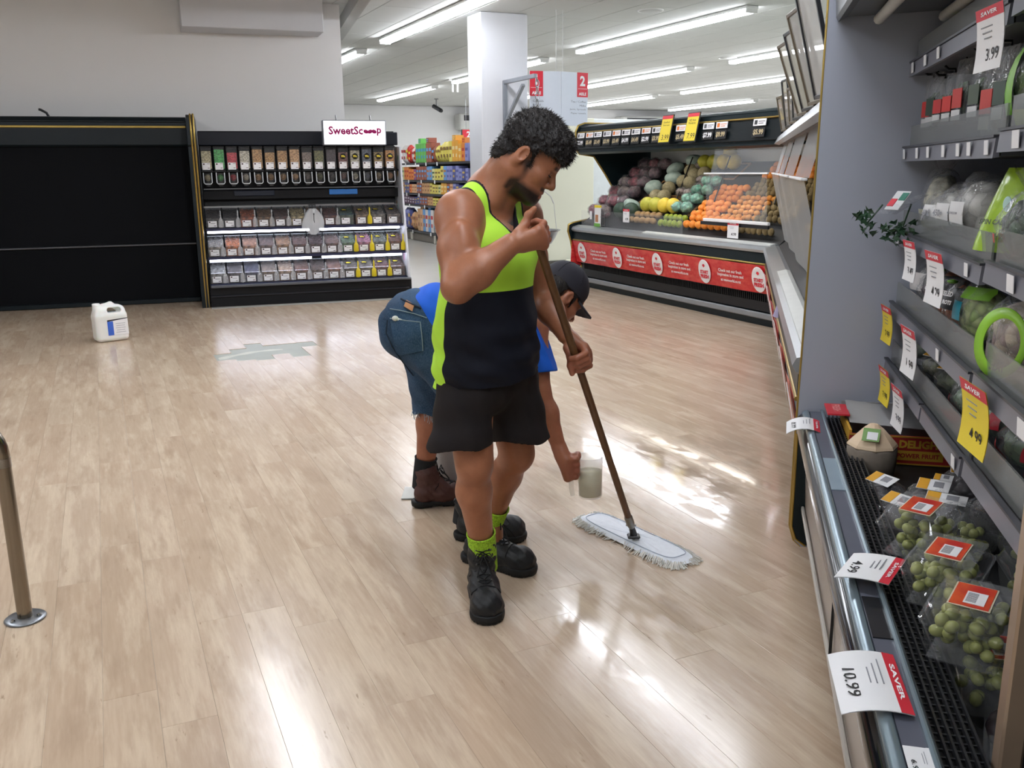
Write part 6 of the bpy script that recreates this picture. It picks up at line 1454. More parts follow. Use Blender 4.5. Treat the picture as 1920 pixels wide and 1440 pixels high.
HV, HQ = nets(HB); HV = relax(HV, HQ, 1); hair = skin('hair', HV, HQ, [HAIRM], man)
HN = vnorm(HV, HQ); hz = (HV-HO) @ UP; hx = (HV-HO) @ FW
strands('loose_strands', HV, HN, HAIRM, hair, 5200, .016, .0009, 2, (.1, 0, -.25), (hz > -.055))
# singlet
G = Vox((-.40, 2.70, .70), (.28, 3.36, 1.52), .0042)
torso(G, .006, .016)
G.cone(tp(0, 0, .76), tp(0, 0, .95), .163, .146, .04, 'add', (sx, 1.27))
sl, P = G.whole()
ps = (P[0]-TC[0])*sx[0]+(P[1]-TC[1])*sx[1]; pf = (P[0]-TC[0])*fx[0]+(P[1]-TC[1])*fx[1]; pz = P[2]+0*ps
def arm_hole(s, f, z):
    e = (np.sqrt(((f+.002)/.090)**2+((z-1.36)/.205)**2)-1)*.10
    return np.maximum(e, .128+.06*np.maximum(1.30-z, 0)-np.abs(s))
def neck_hole(s, f, z):
    zb = np.where(f > 0, 1.268+1.55*np.sqrt(s*s+.0006), 1.425+5.7*s*s)
    w = .060+.0*np.clip(z-1.36, 0, .2)
    return np.maximum(np.maximum(np.abs(s)-w, (zb-z)*.8), -f-.11)
def hem(s, f, z): return .797+.008*np.sin(s*14)+.022*np.clip(f/.05, 0, 1)-z
fold = .006*np.sin(pz*46+ps*22+1)*np.sin(ps*31-pz*13)*np.clip((1.2-pz)/.3, 0, 1)+.0025*np.sin(pz*85+pf*60)*np.clip((1.05-pz)/.15, 0, 1)
G.d += fold
G.d = np.maximum.reduce([G.d, -arm_hole(ps, pf, pz), -neck_hole(ps, pf, pz), hem(ps, pf, pz)+0*G.d])
# keep the cloth a shell round the body
SB_ = Vox(G.lo, G.lo+G.h*(G.n-1), G.h); torso(SB_, -.010, .0); G.d = np.maximum(G.d, -np.broadcast_to(SB_.d[:G.n[0], :G.n[1], :G.n[2]], G.d.shape))
GV, GQ = nets(G); GV = relax(GV, GQ, 1)
vs, vf, vz = (GV-TC) @ sx, (GV-TC) @ fx, GV[:, 2]
edge = np.minimum(np.abs(arm_hole(vs, vf, vz)), np.abs(neck_hole(vs, vf, vz)))
edge = np.where(vz < 1.10, .1, edge)
navy = np.minimum(1.122-vz, vf+.010)
s = NT('singlet_cloth'); wv = s.noise(420, 2, s.coord())
col = s.mix(s.math('GREATER_THAN', s.attr('navy')[2], 0.), lin('b9ec48'), lin('10131f'))
col = s.mix(s.math('LESS_THAN', s.attr('edge')[2], .0125), col, lin('1b1b22'))
s.set(color=col, rough=.75, spec=.25); s.bump(wv, .25, .002)
sing = skin('singlet', GV, GQ, [s.m], man, dict(edge=edge, navy=navy))
# shorts
S_ = Vox((-.42, 2.68, .46), (.30, 3.42, .98), .0045)
S_.cone(tp(0, 0, .83), tp(0, 0, .92), .134, .120, .04, 'add', (sx, 1.30))
hr, hl_ = lp(858, 836, 2.90), lp(978, 818, 3.12)
S_.cone(HPR+np.array((.0, 0, -.02)), hr+zx*-.05, .094, .107, .05); S_.cone(HPL+np.array((.0, 0, -.01)), hl_+zx*-.05, .106, .104, .05)
sl, P = S_.whole(); ps = (P[0]-TC[0])*sx[0]+(P[1]-TC[1])*sx[1]; pf = (P[0]-TC[0])*fx[0]+(P[1]-TC[1])*fx[1]; pz = P[2]+0*ps
S_.d += .0065*np.sin(pz*38+ps*40)*np.sin(ps*26+pf*20-pz*12)+.003*np.sin(pz*90+ps*30+pf*50)*np.clip((pz-.78)/.1, 0, 1)
hemz = np.where(ps < 0, hr[2]+.35*(ps+.1)*0, hl_[2])+.010*np.sin(pf*30)
S_.d = np.maximum(S_.d, (hemz-pz)+0*S_.d)
SV, SQ = nets(S_); SV = relax(SV, SQ, 1)
SHORT = mat('black_shorts', '221e1f', .8, spec=.25, bump=.25, bscale=400)
skin('shorts', SV, SQ, [SHORT], man)
# socks and boots
LIMES = NT('lime_sock'); LIMES.set(color=LIMES.mix(LIMES.ramp(LIMES.noise(150, 2, LIMES.coord()), [(.45, 0.), (.6, .6)]), lin('a9d834'), lin('6c9420')), rough=.9); LIMES.bump(LIMES.noise(220, 2, LIMES.coord()), .6, .004); LIMES = LIMES.m
BOOTM = mat('worn_black_leather', '1d1e20', .5, var=.25, scale=22, bump=.35, bscale=70, spec=.4); SOLEM = mat('boot_sole', '111213', .7, bump=.3); LACE = mat('boot_lace', '0d0d0e', .8)
def boot(parent, heel, toe, ank, name='boot', mats=None, shaft=.235, w=.052, hh=.0038, collar=None, tongue=True, sock=None, sockm=None, lacem=None, tilt=0., knee=None):
    mats = mats or (BOOTM, SOLEM); heel = np.array(heel, float); toe = np.array(toe, float); d = unit(toe-heel); s_ = np.array((-d[1], d[0], 0)); L = np.linalg.norm(toe-heel); up_ = np.array((0, 0, 1.))
    q = lambda a, b, c: heel+d*a*L+s_*b+up_*c
    vx = Vox(np.minimum(heel, toe)-.12, np.maximum(heel, toe)+np.array((.12, .12, shaft+.10)), hh)
    vx.cone(q(.20, 0, .055), q(.50, 0, .058), w*.86, w*.92, .03); vx.cone(q(.50, 0, .058), q(.80, 0, .050), w*.94, w*.98, .03, 'add', (s_, 1.06)); vx.ell(q(.83, 0, .046), (.055, w*1.04, .052), .02, 'add', (d, s_, up_))
    A = np.array(ank, float); A = A+(up_*(shaft-A[2])) if A[2] < shaft else A
    vx.cone(q(.22, 0, .075), A*.5+q(.24, 0, .1)*.5, w*.84, w*.84, .03); vx.cone(A*.5+q(.24, 0, .1)*.5, A, w*.84, w*.98, .02); vx.cone(q(.45, 0, .085), q(.30, 0, .15), w*.62, w*.6, .04)
    sl, P = vx.whole(); vx.d += .0022*np.sin(P[2]*160+P[0]*70)*np.sin(P[0]*120+P[1]*90)
    vx.d = np.maximum(vx.d, (.020-P[2])+0*vx.d); cz = shaft+.010*np.sin(((P[0]-A[0])*d[0]+(P[1]-A[1])*d[1])*28)
    vx.d = np.maximum(vx.d, P[2]-cz); vx.cone(A-up_*.02, A+up_*.06, w*.78, w*.80, .008, 'cut')
    V, Q = nets(vx); V = relax(V, Q, 1); BV, BQ = V, Q; bo = skin(name, V, Q, [mats[0]], parent)
    vs = Vox(np.minimum(heel, toe)-.1, np.maximum(heel, toe)+np.array((.1, .1, .08)), hh)
    vs.cone(q(.14, 0, .022), q(.46, 0, .022), w*.86, w*.84, .02); vs.cone(q(.46, 0, .022), q(.80, 0, .022), w*.84, w*1.07, .02); vs.ell(q(.83, 0, .022), (.062, w*1.10, .05), .02, 'add', (d, s_, up_))
    sl, P = vs.whole(); al = ((P[0]-heel[0])*d[0]+(P[1]-heel[1])*d[1])/L
    gr = .0035*(np.sin(al*150) > .2)*(P[2] < .011)
    vs.d = np.maximum.reduce([vs.d+gr, (.0015-P[2])+0*vs.d, (P[2]-.034)+0*vs.d, np.minimum(np.minimum(al-.30, .46-al)*L, (.012-P[2]))+0*vs.d])
    V, Q = nets(vs); skin('sole', V, Q, [mats[1]], bo)
    N_ = vnorm(BV, BQ); cc_ = np.array((A[0], A[1], 0))
    def on(a, b, z, lift=.0015):       # the nearest point of the leather
        p = q(a, b, z); i = int(np.argmin(((BV-p)**2).sum(1))); return tuple(BV[i]+N_[i]*lift)
    rows = [(.50, .200), (.52, .176), (.55, .152), (.60, .130), (.66, .112)]
    m = MB()
    for k in range(5):
        a, z = rows[k]; a2, z2 = rows[min(k+1, 4)]
        for sg in (-1, 1): m.tube([on(a-.05, sg*.024, z), on(a, sg*.010, z-.004), on((a+a2)/2, -sg*.006, (z+z2)/2), on(a2-.05, -sg*.024, z2)], .0026, 5)
    top_ = np.array(on(.52, 0, .178, .006))
    for sg in (-1, 1): m.tube([tuple(top_), tuple(top_+s_*sg*.022+d*.012+up_*.012), tuple(top_+s_*sg*.036+d*.020-up_*.012), tuple(top_+s_*sg*.020+d*.012-up_*.018), tuple(top_)], .0022, 5); m.tube([tuple(top_), tuple(top_+s_*sg*.015+d*.03-up_*.03), tuple(top_+s_*sg*.026+d*.05-up_*.06)], .0022, 5)
    m.build('laces', lacem or LACE, bo)['kind'] = 'stuff'
    m = MB()
    for k in range(5):
        for sg in (-1, 1): m.sphere(on(rows[k][0]-.05, sg*.026, rows[k][1]), .0042, 8, 6)
    m.build('eyelets', mat('dull_eyelet', '5d5c58', .35, metal=.8), bo)['kind'] = 'stuff'
    m = MB(); m.tube([on(.70, b_, .10-abs(b_)*.6) for b_ in np.linspace(-.05, .05, 13)], .0022, 5); m.tube([on(.44-.10*abs(t_), t_*.05, .11-.02*abs(t_)) for t_ in np.linspace(-1, 1, 9)], .0016, 5); m.build('seams', LACE, bo)['kind'] = 'stuff'
    if sock is not None:
        ax = unit(np.array(knee, float)-np.array(ank, float)) if knee is not None else up_
        a0 = np.array(ank, float); t0 = (shaft-.11-a0[2])/ax[2]; t1 = (shaft+sock-a0[2])/ax[2]
        m = MB(); m.tube([tuple(a0+ax*t0), tuple(a0+ax*(t0+t1)*.5), tuple(a0+ax*t1)], [.0475, .0495, .0505], 28, 0, False)
        e1 = unit(np.cross(ax, (0, 1, 0))); e2 = np.cross(ax, e1)
        m.tube([tuple(a0+ax*t1+(e1*math.cos(t)+e2*math.sin(t))*.0495) for t in [2*math.pi*i/28 for i in range(28)]], .0035, 6, 0, closed=True); m.build('sock', sockm, parent)
    return bo
boot(man, (-.126, 3.105, 0), (-.086, 2.795, 0), ANR, shaft=.212, sock=.040, sockm=LIMES, knee=KNR)
boot(man, (-.205, 3.345, 0), (.078, 3.185, 0), ANL, shaft=.212, sock=.040, sockm=LIMES, knee=KNL)
# ---------------------------------------------------------------- mop
mop = thing('mop', 'flat white mop on a long brown wooden pole held by the standing man', 'mop', ML)
WOOD = NT('mop_pole_wood'); WOOD.set(color=WOOD.mix(WOOD.noise(1, 4, WOOD.mapping(WOOD.coord(), (40, 40, 4))), lin('4a3020'), lin('7a5530')), rough=.4); WOOD = WOOD.m
m = MB(); J0 = PB+PDIR*.085; m.tube([tuple(J0), tuple(PTOP+PDIR*.0)], .0135, 16); m.build('pole', WOOD, mop)
m = MB(); m.tube([tuple(PB+PDIR*.04), tuple(PB+PDIR*.06), tuple(PB+PDIR*.105), tuple(PB+PDIR*.11)], [.012, .017, .0165, .0145], 14); fe = m.build('metal_ferrule', mat('old_steel', '8c8a84', .35, metal=.9, var=.2, scale=40), mop)
m = MB(); m.tube([tuple(PB+PDIR*.052+np.array((-.02, 0, 0))), tuple(PB+PDIR*.052+np.array((.02, 0, 0)))], .004, 8); m.build('bolt', STEEL, fe)
m = MB(); m.tube([tuple(PB-PDIR*.01+np.array((0, 0, -.008))), tuple(PB+PDIR*.02), tuple(PB+PDIR*.042)], [.016, .013, .011], 12); m.box(tuple(PB+np.array((0, 0, -.012))), (.05, .04, .012), 0, None, .004); m.build('swivel_joint', BLACKP, mop)
# mop head: from (1088,967) to (1296,1052) on the floor
a_, b_ = np.array([*(MLi @ onz(1098, 962, .02))]), np.array([*(MLi @ onz(1290, 1052, .02))])
md_ = unit(b_-a_); ms_ = np.array((-md_[1], md_[0], 0)); mc_ = (a_+b_)/2; mL_ = np.linalg.norm(b_-a_)/2; mW_ = .078
MM = Matrix(((md_[0], ms_[0], 0, mc_[0]), (md_[1], ms_[1], 0, mc_[1]), (0, 0, 1, 0), (0, 0, 0, 1)))
MOPW = mat('mop_cotton', 'eef3fa', .9, var=.05, scale=40, bump=.6, bscale=260)
def pad(u, v):
    t = 2*math.pi*u; e = .45; c, s__ = math.cos(t), math.sin(t)
    x = (abs(c)**e)*(1 if c > 0 else -1)*mL_; y = (abs(s__)**e)*(1 if s__ > 0 else -1)*mW_
    k = 1-v; z = .010+.018*min(1, v*3.2)**.6+.0022*math.sin(x*60+y*30)*math.sin(y*70)+.004*math.sin(x*9)*(v > .3)
    rim = -.004*math.exp(-((v-.28)/.05)**2)
    return (x*k, y*k, z+rim)
m = MB(); m.surf(pad, 96, 14); m.build('mop_pad', MOPW, mop, MM)
m = MB(); m.tube([(x_*.86, y_*.80, .0265) for x_, y_ in [((abs(math.cos(t))**.45)*(1 if math.cos(t) > 0 else -1)*mL_, (abs(math.sin(t))**.45)*(1 if math.sin(t) > 0 else -1)*mW_) for t in [2*math.pi*i/80 for i in range(80)]]], .0018, 5, 0, closed=True); m.build('seam', mat('mop_seam', 'a7b2c0', .8), mop, MM)
rr = random.Random(8); m = MB()
for i in range(620):
    t = 2*math.pi*(i+rr.random())/620; c, s__ = math.cos(t), math.sin(t); x = (abs(c)**.45)*(1 if c > 0 else -1)*mL_; y = (abs(s__)**.45)*(1 if s__ > 0 else -1)*mW_
    o_ = Vector((x/mL_*.6, y/mW_, 0)).normalized(); l_ = rr.uniform(.010, .030); j = Vector((rr.uniform(-.006, .006), rr.uniform(-.006, .006), 0)); p0 = Vector((x*.97, y*.95, rr.uniform(.004, .024)))
    p1 = p0+o_*l_*.6+j; p1.z = max(.004, p0.z*.6); p2 = p0+o_*l_+j*2.; p2.z = .003
    m.tube([p0, p1, p2], .0019, 4)
m.build('fringe', mat('mop_fringe', 'e9e7e0', .95), mop, MM)['kind'] = 'stuff'
# ================================================================ man bending behind him with the jug
man2 = TH('person', 'man in a blue shirt and cut-off jeans and dark cap bending over with a jug', 'person')
SKIN2 = skin_mat('ruddy_skin', 'a86d52', '84503c')
PV = lp(788, 612, 3.74); CH = lp(965, 588, 3.72); NB = lp(1010, 570, 3.70)
S2R, S2L = lp(1000, 606, 3.52), lp(985, 575, 3.88)
H2R, H2L = PV+np.array((.0, -.10, -.01)), PV+np.array((.0, .10, -.01))
K2L, A2L = lp(812, 752, 3.93), lp(797, 872, 3.95); K2R, A2R = lp(905, 760, 3.60), lp(872, 965, 3.57)
E2R, W2R = lp(1012, 735, 3.46), lp(1048, 838, 3.43); E2L, W2L = lp(960, 690, 3.92), lp(930, 730, 3.88)
O2 = lp(1045, 557, 3.66); F2 = unit((.60, .38, -.62)); U2 = unit((.40, .25, .80)); U2 = unit(U2-F2*(U2 @ F2))
JUG = lp(1106, 893, 3.46); HC = lp(1071, 873, 3.43)
B = Vox((-.62, 3.32, .05), (.40, 4.12, 1.16), .0052)
B.cone(PV, PV*.5+CH*.5, .115, .105, .04, 'add', ((0, 1, 0), 1.35)); B.cone(PV*.5+CH*.5, CH, .105, .11, .04, 'add', ((0, 1, 0), 1.4))
B.cone(CH, S2R, .085, .058, .05); B.cone(CH, S2L, .085, .058, .05); B.cone(CH, NB, .09, .065, .05)
h2 = head(B, O2, F2, U2, 1.0, True, NB)
B.cone(NB, O2-U2*.05-F2*.02, .06, .056, .04)
for a, b, c in ((S2R, E2R, W2R), (S2L, E2L, W2L)):
    B.cone(a, b, .056, .043, .03); B.cone(b, b*.62+c*.38, .041, .042, .02); B.cone(b*.62+c*.38, c, .042, .028, .03)
for hp, kn, an in ((H2R, K2R, A2R), (H2L, K2L, A2L)):
    B.cone(hp, kn, .09, .06, .03); B.cone(kn, kn*.66+an*.34, .056, .060, .03); B.cone(kn*.66+an*.34, an, .060, .040, .03); B.cone(an, an-np.array((0, 0, .12)), .04, .042, .02)
HP = unit((-.06, 0, 1.))
fist(B, HC, HP, W2R, R(-115), 1, [W2R*.5+HC*.5+np.array((.012, -.012, 0)), HC+np.array((.020, -.012, .040)), HC+np.array((.026, .004, .046))], (1, 0, 0), 1.12, .011, .0215)
B.ell(W2L+np.array((-.03, 0, -.03)), (.045, .025, .05), .02)
for i in range(4): B.chain([W2L+np.array((-.04, -.03+.02*i, -.06)), W2L+np.array((-.045, -.03+.02*i, -.10)), W2L+np.array((-.035, -.03+.02*i, -.13))], [.011, .0095, .008], .006)
B.chain([W2L+np.array((-.01, -.03, -.03)), W2L+np.array((.005, -.04, -.065)), W2L+np.array((.0, -.04, -.09))], [.013, .011, .009], .008)
V, Q = nets(B); V = relax(V, Q, 2)
hc = h2(V); near = (np.abs(hc) < .2).all(1); X, Y_, Z = hc.T; ay = np.abs(Y_)
stub = np.clip(ss(-Z, .06, .08)*ss(X, -.01, .02)*.25+ss(Z, .018, .022)*ss(-Z, -.034, -.029)*ss(X, .085, .09)*ss(ay, .008, .013)*.9+ss(-X, -.02, .01)*ss(Z, -.045, -.03)*.9*ss(-ay, -.073, -.066), 0, 1)*near
hand = ss(-np.linalg.norm(V-HC, axis=1), -.08, -.05)
b2 = skin('body', V, Q, [SKIN2], man2, dict(beard=stub, blush=hand*.5))
m = MB(); sdv = np.cross(U2, F2)
for q in (-1, 1): m.sphere(tuple(O2+F2*.083+sdv*q*.031+U2*.0003), .0122, 12, 8)
m.build('eyes', mat('eye_white', 'd8cfc8', .2), b2)['kind'] = 'stuff'
# hair under the cap
P2 = lambda x, y, z: O2+F2*x+sdv*y+U2*z; A2 = np.array((F2, sdv, U2))
HB = Vox(O2-.2, O2+.2, .0045); HB.ell(P2(-.03, 0, .02), (.084, .084, .075), .02, 'add', A2); HB.ell(P2(-.07, 0, -.02), (.035, .06, .045), .03, 'add', A2)
for q in (-1, 1): HB.cone(P2(.02, q*.071, .03), P2(.022, q*.070, -.018), .014, .007, .01)
sl, P = HB.whole(); lx, ly, lz = [sum((P[i]-O2[i])*a[i] for i in range(3)) for a in (F2, sdv, U2)]
HB.d += .003*vnoise((lx, ly, lz), 120, 2); HB.d = np.maximum.reduce([HB.d, lx-.038+0*HB.d, .034-np.sqrt((lx+.010)**2+(lz+.010)**2*.6)+np.maximum(.05-np.abs(ly), 0)*5+0*HB.d, -.05-lz+0*HB.d])
HV, HQ = nets(HB); hr2 = skin('hair', HV, HQ, [HAIRM], man2)
# cap
CB = Vox(O2-.26, O2+.26, .0042)
CB.ell(P2(.0, 0, .058), (.108, .090, .098), .02, 'add', A2)
sl, P = CB.whole(); lx, ly, lz = [sum((P[i]-O2[i])*a[i] for i in range(3)) for a in (F2, sdv, U2)]
CB.d = np.maximum(CB.d, (.034+.10*np.clip(-lx, 0, 1)*.4-.12*np.clip(lx, 0, 1)*.2)-lz+0*CB.d)
r_ = np.sqrt((lx-.075)**2+(ly*1.02)**2); zb = .040-.35*(lx-.09)**1*.45-ly**2*4.2
br = np.maximum(np.maximum(np.sqrt(((lx-.085)/.098)**2+(ly/.083)**2)-1, 0)*.09-.0, np.abs(lz-zb)-.0035); br = np.where(lx > .05, np.maximum((np.sqrt(((lx-.085)/.098)**2+(ly/.083)**2)-1)*.085, np.abs(lz-zb)-.0042), .5)
CB.d = smin(CB.d, br+0*CB.d, .006)
CV, CQ = nets(CB); CV = relax(CV, CQ, 1)
CAPM = mat('cap_cloth', '23222c', .8, bump=.2, bscale=300)
cp = skin('cap', CV, CQ, [CAPM], man2)
m = MB(); m.sphere(tuple(P2(0, 0, .157)), .008, 10, 6)
for k in range(6):
    a = R(60*k+30); m.tube([tuple(P2(.109*math.cos(a)*math.cos(t), .091*math.sin(a)*math.cos(t), .058+.099*math.sin(t))) for t in [R(5+14*j) for j in range(7)]], .0014, 4)
m.build('cap_seams', mat('cap_seam', '1a1922', .8), cp)['kind'] = 'stuff'
# jeans
J = Vox((-.66, 3.36, .36), (.20, 4.14, 1.16), .005)
J.ell(PV+np.array((-.005, 0, .0)), (.155, .178, .155), .05)
J.cone(PV+np.array((.0, 0, .0)), PV*.8+CH*.2, .142, .132, .04, 'add', ((0, 1, 0), 1.25))
for hp, kn, an in ((H2R, K2R, A2R), (H2L, K2L, A2L)):
    en = kn*.93+an*.07; J.ell(hp+np.array((-.05, 0, .02)), (.11, .095, .12), .04); J.cone(hp, en, .112, .086, .04); J.cone(en, en*.9+an*.1, .086, .084, .02)
sl, P = J.whole(); J.d += .0035*np.sin(P[2]*52+P[0]*40)*np.sin(P[0]*46-P[1]*30)
dcut = unit(CH-PV); J.d = np.maximum(J.d, (P[0]-PV[0])*dcut[0]+(P[1]-PV[1])*dcut[1]+(P[2]-PV[2])*dcut[2]-.125)
hz = K2L[2]-.045; axR = unit(A2R-K2R); J.d = np.maximum(J.d, np.where(P[1]+0*P[0]+0*P[2] < 3.765, (P[0]-K2R[0])*axR[0]+(P[1]-K2R[1])*axR[1]+(P[2]-K2R[2])*axR[2]-.04, hz+.008*np.sin(P[0]*60)-P[2]))
JV, JQ = nets(J); JV = relax(JV, JQ, 1)
DEN = NT('blue_denim'); co = DEN.coord()
cc = DEN.mix(DEN.ramp(DEN.noise(5, 4, co, .6), [(.35, 0.), (.7, .6)]), lin('1d3149'), lin('3f5f80')); cc = DEN.mix(DEN.ramp(DEN.noise(500, 2, DEN.mapping(co, (1, 1, .2))), [(.4, 0.), (.7, .22)]), cc, lin('7f97ad'))
DEN.set(color=cc, rough=.85, spec=.2); DEN.bump(DEN.noise(350, 3, co), .3, .003); DEN = DEN.m
je = skin('jeans', JV, JQ, [DEN], man2)
# fields to lay stitching and pockets on the cloth
def onj(u, v, lift=.002):
    d = np.array([*(MLi.to_3x3() @ ray(u, v))]); o = np.array((0, 0, H)); best = None
    t = (JV-o) @ d/(d @ d); dist = np.linalg.norm(JV-(o+t[:, None]*d), axis=1); k = np.where(dist < .010)[0]
    if len(k) == 0: k = np.argsort(dist)[:3]
    i = k[np.argmin(t[k])]; return o+d*(t[i]-lift/np.linalg.norm(d))
def patch(pts, n, name, mt, par, lift=.004):    # quilted on the visible cloth: four corner pixels
    m = MB(); a, b, c, d = [np.array(p, float) for p in pts]
    V_ = []
    for j in range(n+1):
        for i in range(n+1):
            u, v = i/n, j/n; q = a*(1-u)*(1-v)+b*u*(1-v)+c*u*v+d*(1-u)*v; V_.append(tuple(onj(q[0], q[1], lift)))
    m.add(V_, [(j*(n+1)+i, j*(n+1)+i+1, (j+1)*(n+1)+i+1, (j+1)*(n+1)+i) for j in range(n) for i in range(n)], 0, True); return m.build(name, mt, par)
patch([(731, 597), (788, 604), (793, 658), (742, 668)], 8, 'back_pocket', DEN, je, .0045)
patch([(762, 562), (777, 571), (773, 584), (757, 574)], 3, 'leather_patch', mat('leather_tan', 'b07a4e', .6), je, .006)
THR = mat('denim_stitch', '7d8c93', .8); DKD = mat('dark_denim_seam', '182638', .85)
def seam(pts, r, name, mt):
    P_ = []
    for k in range(len(pts)-1):
        for t in np.linspace(0, 1, 7)[:-1]: P_.append(tuple(onj(pts[k][0]*(1-t)+pts[k+1][0]*t, pts[k][1]*(1-t)+pts[k+1][1]*t, .004)))
    P_.append(tuple(onj(*pts[-1], .004))); m = MB(); m.tube(P_, r, 5); m.build(name, mt, je)
seam([(731, 597), (760, 601), (788, 604), (791, 630), (793, 658)], .0022, 'pocket_seam', THR)
seam([(731, 579), (750, 582), (776, 588), (800, 596)], .002, 'yoke_seam', THR)
seam([(752, 560), (765, 567), (790, 578)], .004, 'waistband', DKD)
seam([(726, 600), (724, 625), (735, 650), (750, 672), (775, 705)], .0025, 'back_seam', DKD)
m = MB(); p = onj(741, 597, .008); m.sphere(tuple(p), (.013, .010, .011), 10, 8); m.tube([tuple(p), tuple(p+np.array((.03, 0, -.012)))], .006, 6); m.build('white_cloth_in_pocket', mat('white_rag', 'd9d9d4', .8), je)
rr = random.Random(12); m = MB(); A = K2L*.9+A2L*.1
lo_ = JV[:, 2] < hz+.012
hv = JV[lo_ & (JV[:, 1] > 3.76)]
for i in range(70):
    p = hv[rr.randrange(len(hv))]; l_ = rr.uniform(.01, .035); m.tube([tuple(p), tuple(p+np.array((rr.uniform(-.006, .006), rr.uniform(-.006, .002), -l_*.6))), tuple(p+np.array((rr.uniform(-.012, .012), rr.uniform(-.008, .004), -l_)))], .0011, 4)
m.build('frayed_hem', mat('frayed_threads', 'a9bac4', .9), je)['kind'] = 'stuff'
# shirt
Sh = Vox((-.56, 3.30, .60), (.34, 4.12, 1.22), .005)
pa = PV*.83+CH*.17
Sh.cone(pa+np.array((0, 0, .02)), PV*.5+CH*.5+np.array((0, 0, -.0)), .150, .135, .05, 'add', ((0, 1, 0), 1.24)); Sh.cone(PV*.5+CH*.5, CH, .135, .125, .04, 'add', ((0, 1, 0), 1.36))
Sh.cone(CH, S2R, .10, .072, .05); Sh.cone(CH, S2L, .10, .072, .05); Sh.cone(CH, NB, .10, .074, .05)
for a, b in ((S2R, E2R), (S2L, E2L)): Sh.cone(a, a*.30+b*.70, .076, .078, .03)
sl, P = Sh.whole(); Sh.d += .005*np.sin(P[0]*34+P[2]*26)*np.sin(P[1]*24-P[0]*18)+.002*np.sin(P[2]*90+P[0]*40)
Sh.d = np.maximum(Sh.d, -((P[0]-PV[0])*dcut[0]+(P[1]-PV[1])*dcut[1]+(P[2]-PV[2])*dcut[2])-.015+.55*(PV[2]+.02-P[2])*0+0*Sh.d)
dn = unit(NB-CH); Sh.d = np.maximum(Sh.d, (P[0]-NB[0])*dn[0]+(P[1]-NB[1])*dn[1]+(P[2]-NB[2])*dn[2]-.012)
for a, b in ((S2R, E2R), (S2L, E2L)):
    ds = unit(b-a); L_ = np.linalg.norm(b-a)*.72; e = (P[0]-a[0])*ds[0]+(P[1]-a[1])*ds[1]+(P[2]-a[2])*ds[2]; rad = np.sqrt(np.maximum((P[0]-a[0])**2+(P[1]-a[1])**2+(P[2]-a[2])**2-e*e, 0))
    Sh.d = np.maximum(Sh.d, np.minimum(e-L_, .16-rad)+0*Sh.d)
SVv, SQq = nets(Sh); SVv = relax(SVv, SQq, 1)
BLUE = mat('blue_shirt', '1f5fd0', .75, spec=.25, var=.06, bump=.2, bscale=300)
skin('shirt', SVv, SQq, [BLUE], man2)
# boots
BRN = mat('brown_boot_leather', '4a2a24', .6, var=.2, scale=20, bump=.35, bscale=80)
BSOCK = mat('black_sock', '17191c', .9)
boot(man2, (-.462, 3.915, 0), (-.185, 3.985, 0), A2L, mats=(BRN, SOLEM), shaft=.19, sock=.035, sockm=BSOCK, hh=.005, knee=K2L)
boot(man2, (-.248, 3.545, 0), (.045, 3.53, 0), A2R, mats=(BOOTM, SOLEM), shaft=.17, sock=.035, sockm=BSOCK, hh=.005, knee=K2R)
# ---------------------------------------------------------------- measuring jug with milky liquid
jug = thing('measuring_jug', 'cloudy plastic measuring jug of milky liquid held by the bending man', 'jug', ML)
JP = clear('cloudy_plastic', body=.22, bodycol=(.95, .95, .9), rough=.2); LIQ = mat('milky_sealer', 'ddd8b6', .3, var=.06, scale=25)
MJ = Matrix.Translation(Vector(JUG)) @ RY(R(-2))
m = MB(); m.lathe([(.0, -.085), (.045, -.085), (.048, -.08), (.050, .0), (.053, .08), (.056, .086), (.052, .084), (.048, .0), (.045, -.077), (0, -.08)], 32); body = m.build('jug_body', JP, jug, MJ)
m = MB(); m.add([(.044, -.02, .086), (.044, .02, .086), (.078, 0, .078), (.051, 0, .05), (.051, -.018, .06), (.051, .018, .06)], [(0, 2, 1), (0, 4, 3, 2), (1, 2, 3, 5)]); m.build('spout', JP, jug, MJ)
m = MB(); m.lathe([(0, -.078), (.044, -.077), (.048, .022), (.0, .024)], 28); m.build('liquid', LIQ, jug, MJ)
m = MB(); hx = HC[0]-JUG[0]; hy = HC[1]-JUG[1]; hz_ = HC[2]-JUG[2]
m.tube([(-.050, 0, .075), (hx*.72, hy, .082), (hx, hy, .062), (hx-.0, hy, -.04), (hx+.004, hy, -.066)], [.010, .011, .0105, .010, .009], 10); m.build('handle', JP, jug, MJ)
# pale container standing behind the legs
tt = thing('white_bucket', 'tall pale plastic container standing behind the legs of both men', 'bucket', ML @ T(*lp(850, 890, 4.16)[:2], 0))
m = MB(); m.lathe([(0, .004), (.095, .004), (.10, .015), (.10, .30), (.107, .31), (.107, .32), (.098, .32), (.094, .30), (.092, .02), (0, .015)], 28); m.build('container', clear('grey_plastic', body=.8, bodycol=(.52, .5, .5), rough=.25), tt)
m = MB(); m.lathe([(.10, .002), (.125, .004), (.128, .012), (.102, .02)], 28); m.build('base_rim', WHITEP, tt)
tt = thing('cloth', 'small white rag on the floor behind the brown boot', 'cloth', ML @ T(-.475, 4.06, 0))
m = MB(); m.surf(lambda u, v: (-.05+.10*u, -.05+.16*v, .006+.016*math.sin(3.1*u)*math.sin(3.1*v)*(1+.4*math.sin(u*9+v*7))), 14, 14); m.surf(lambda u, v: (.05-.10*u, -.05+.16*v, .002), 2, 2); m.build('rag', mat('white_rag', 'd9d9d4', .8), tt)
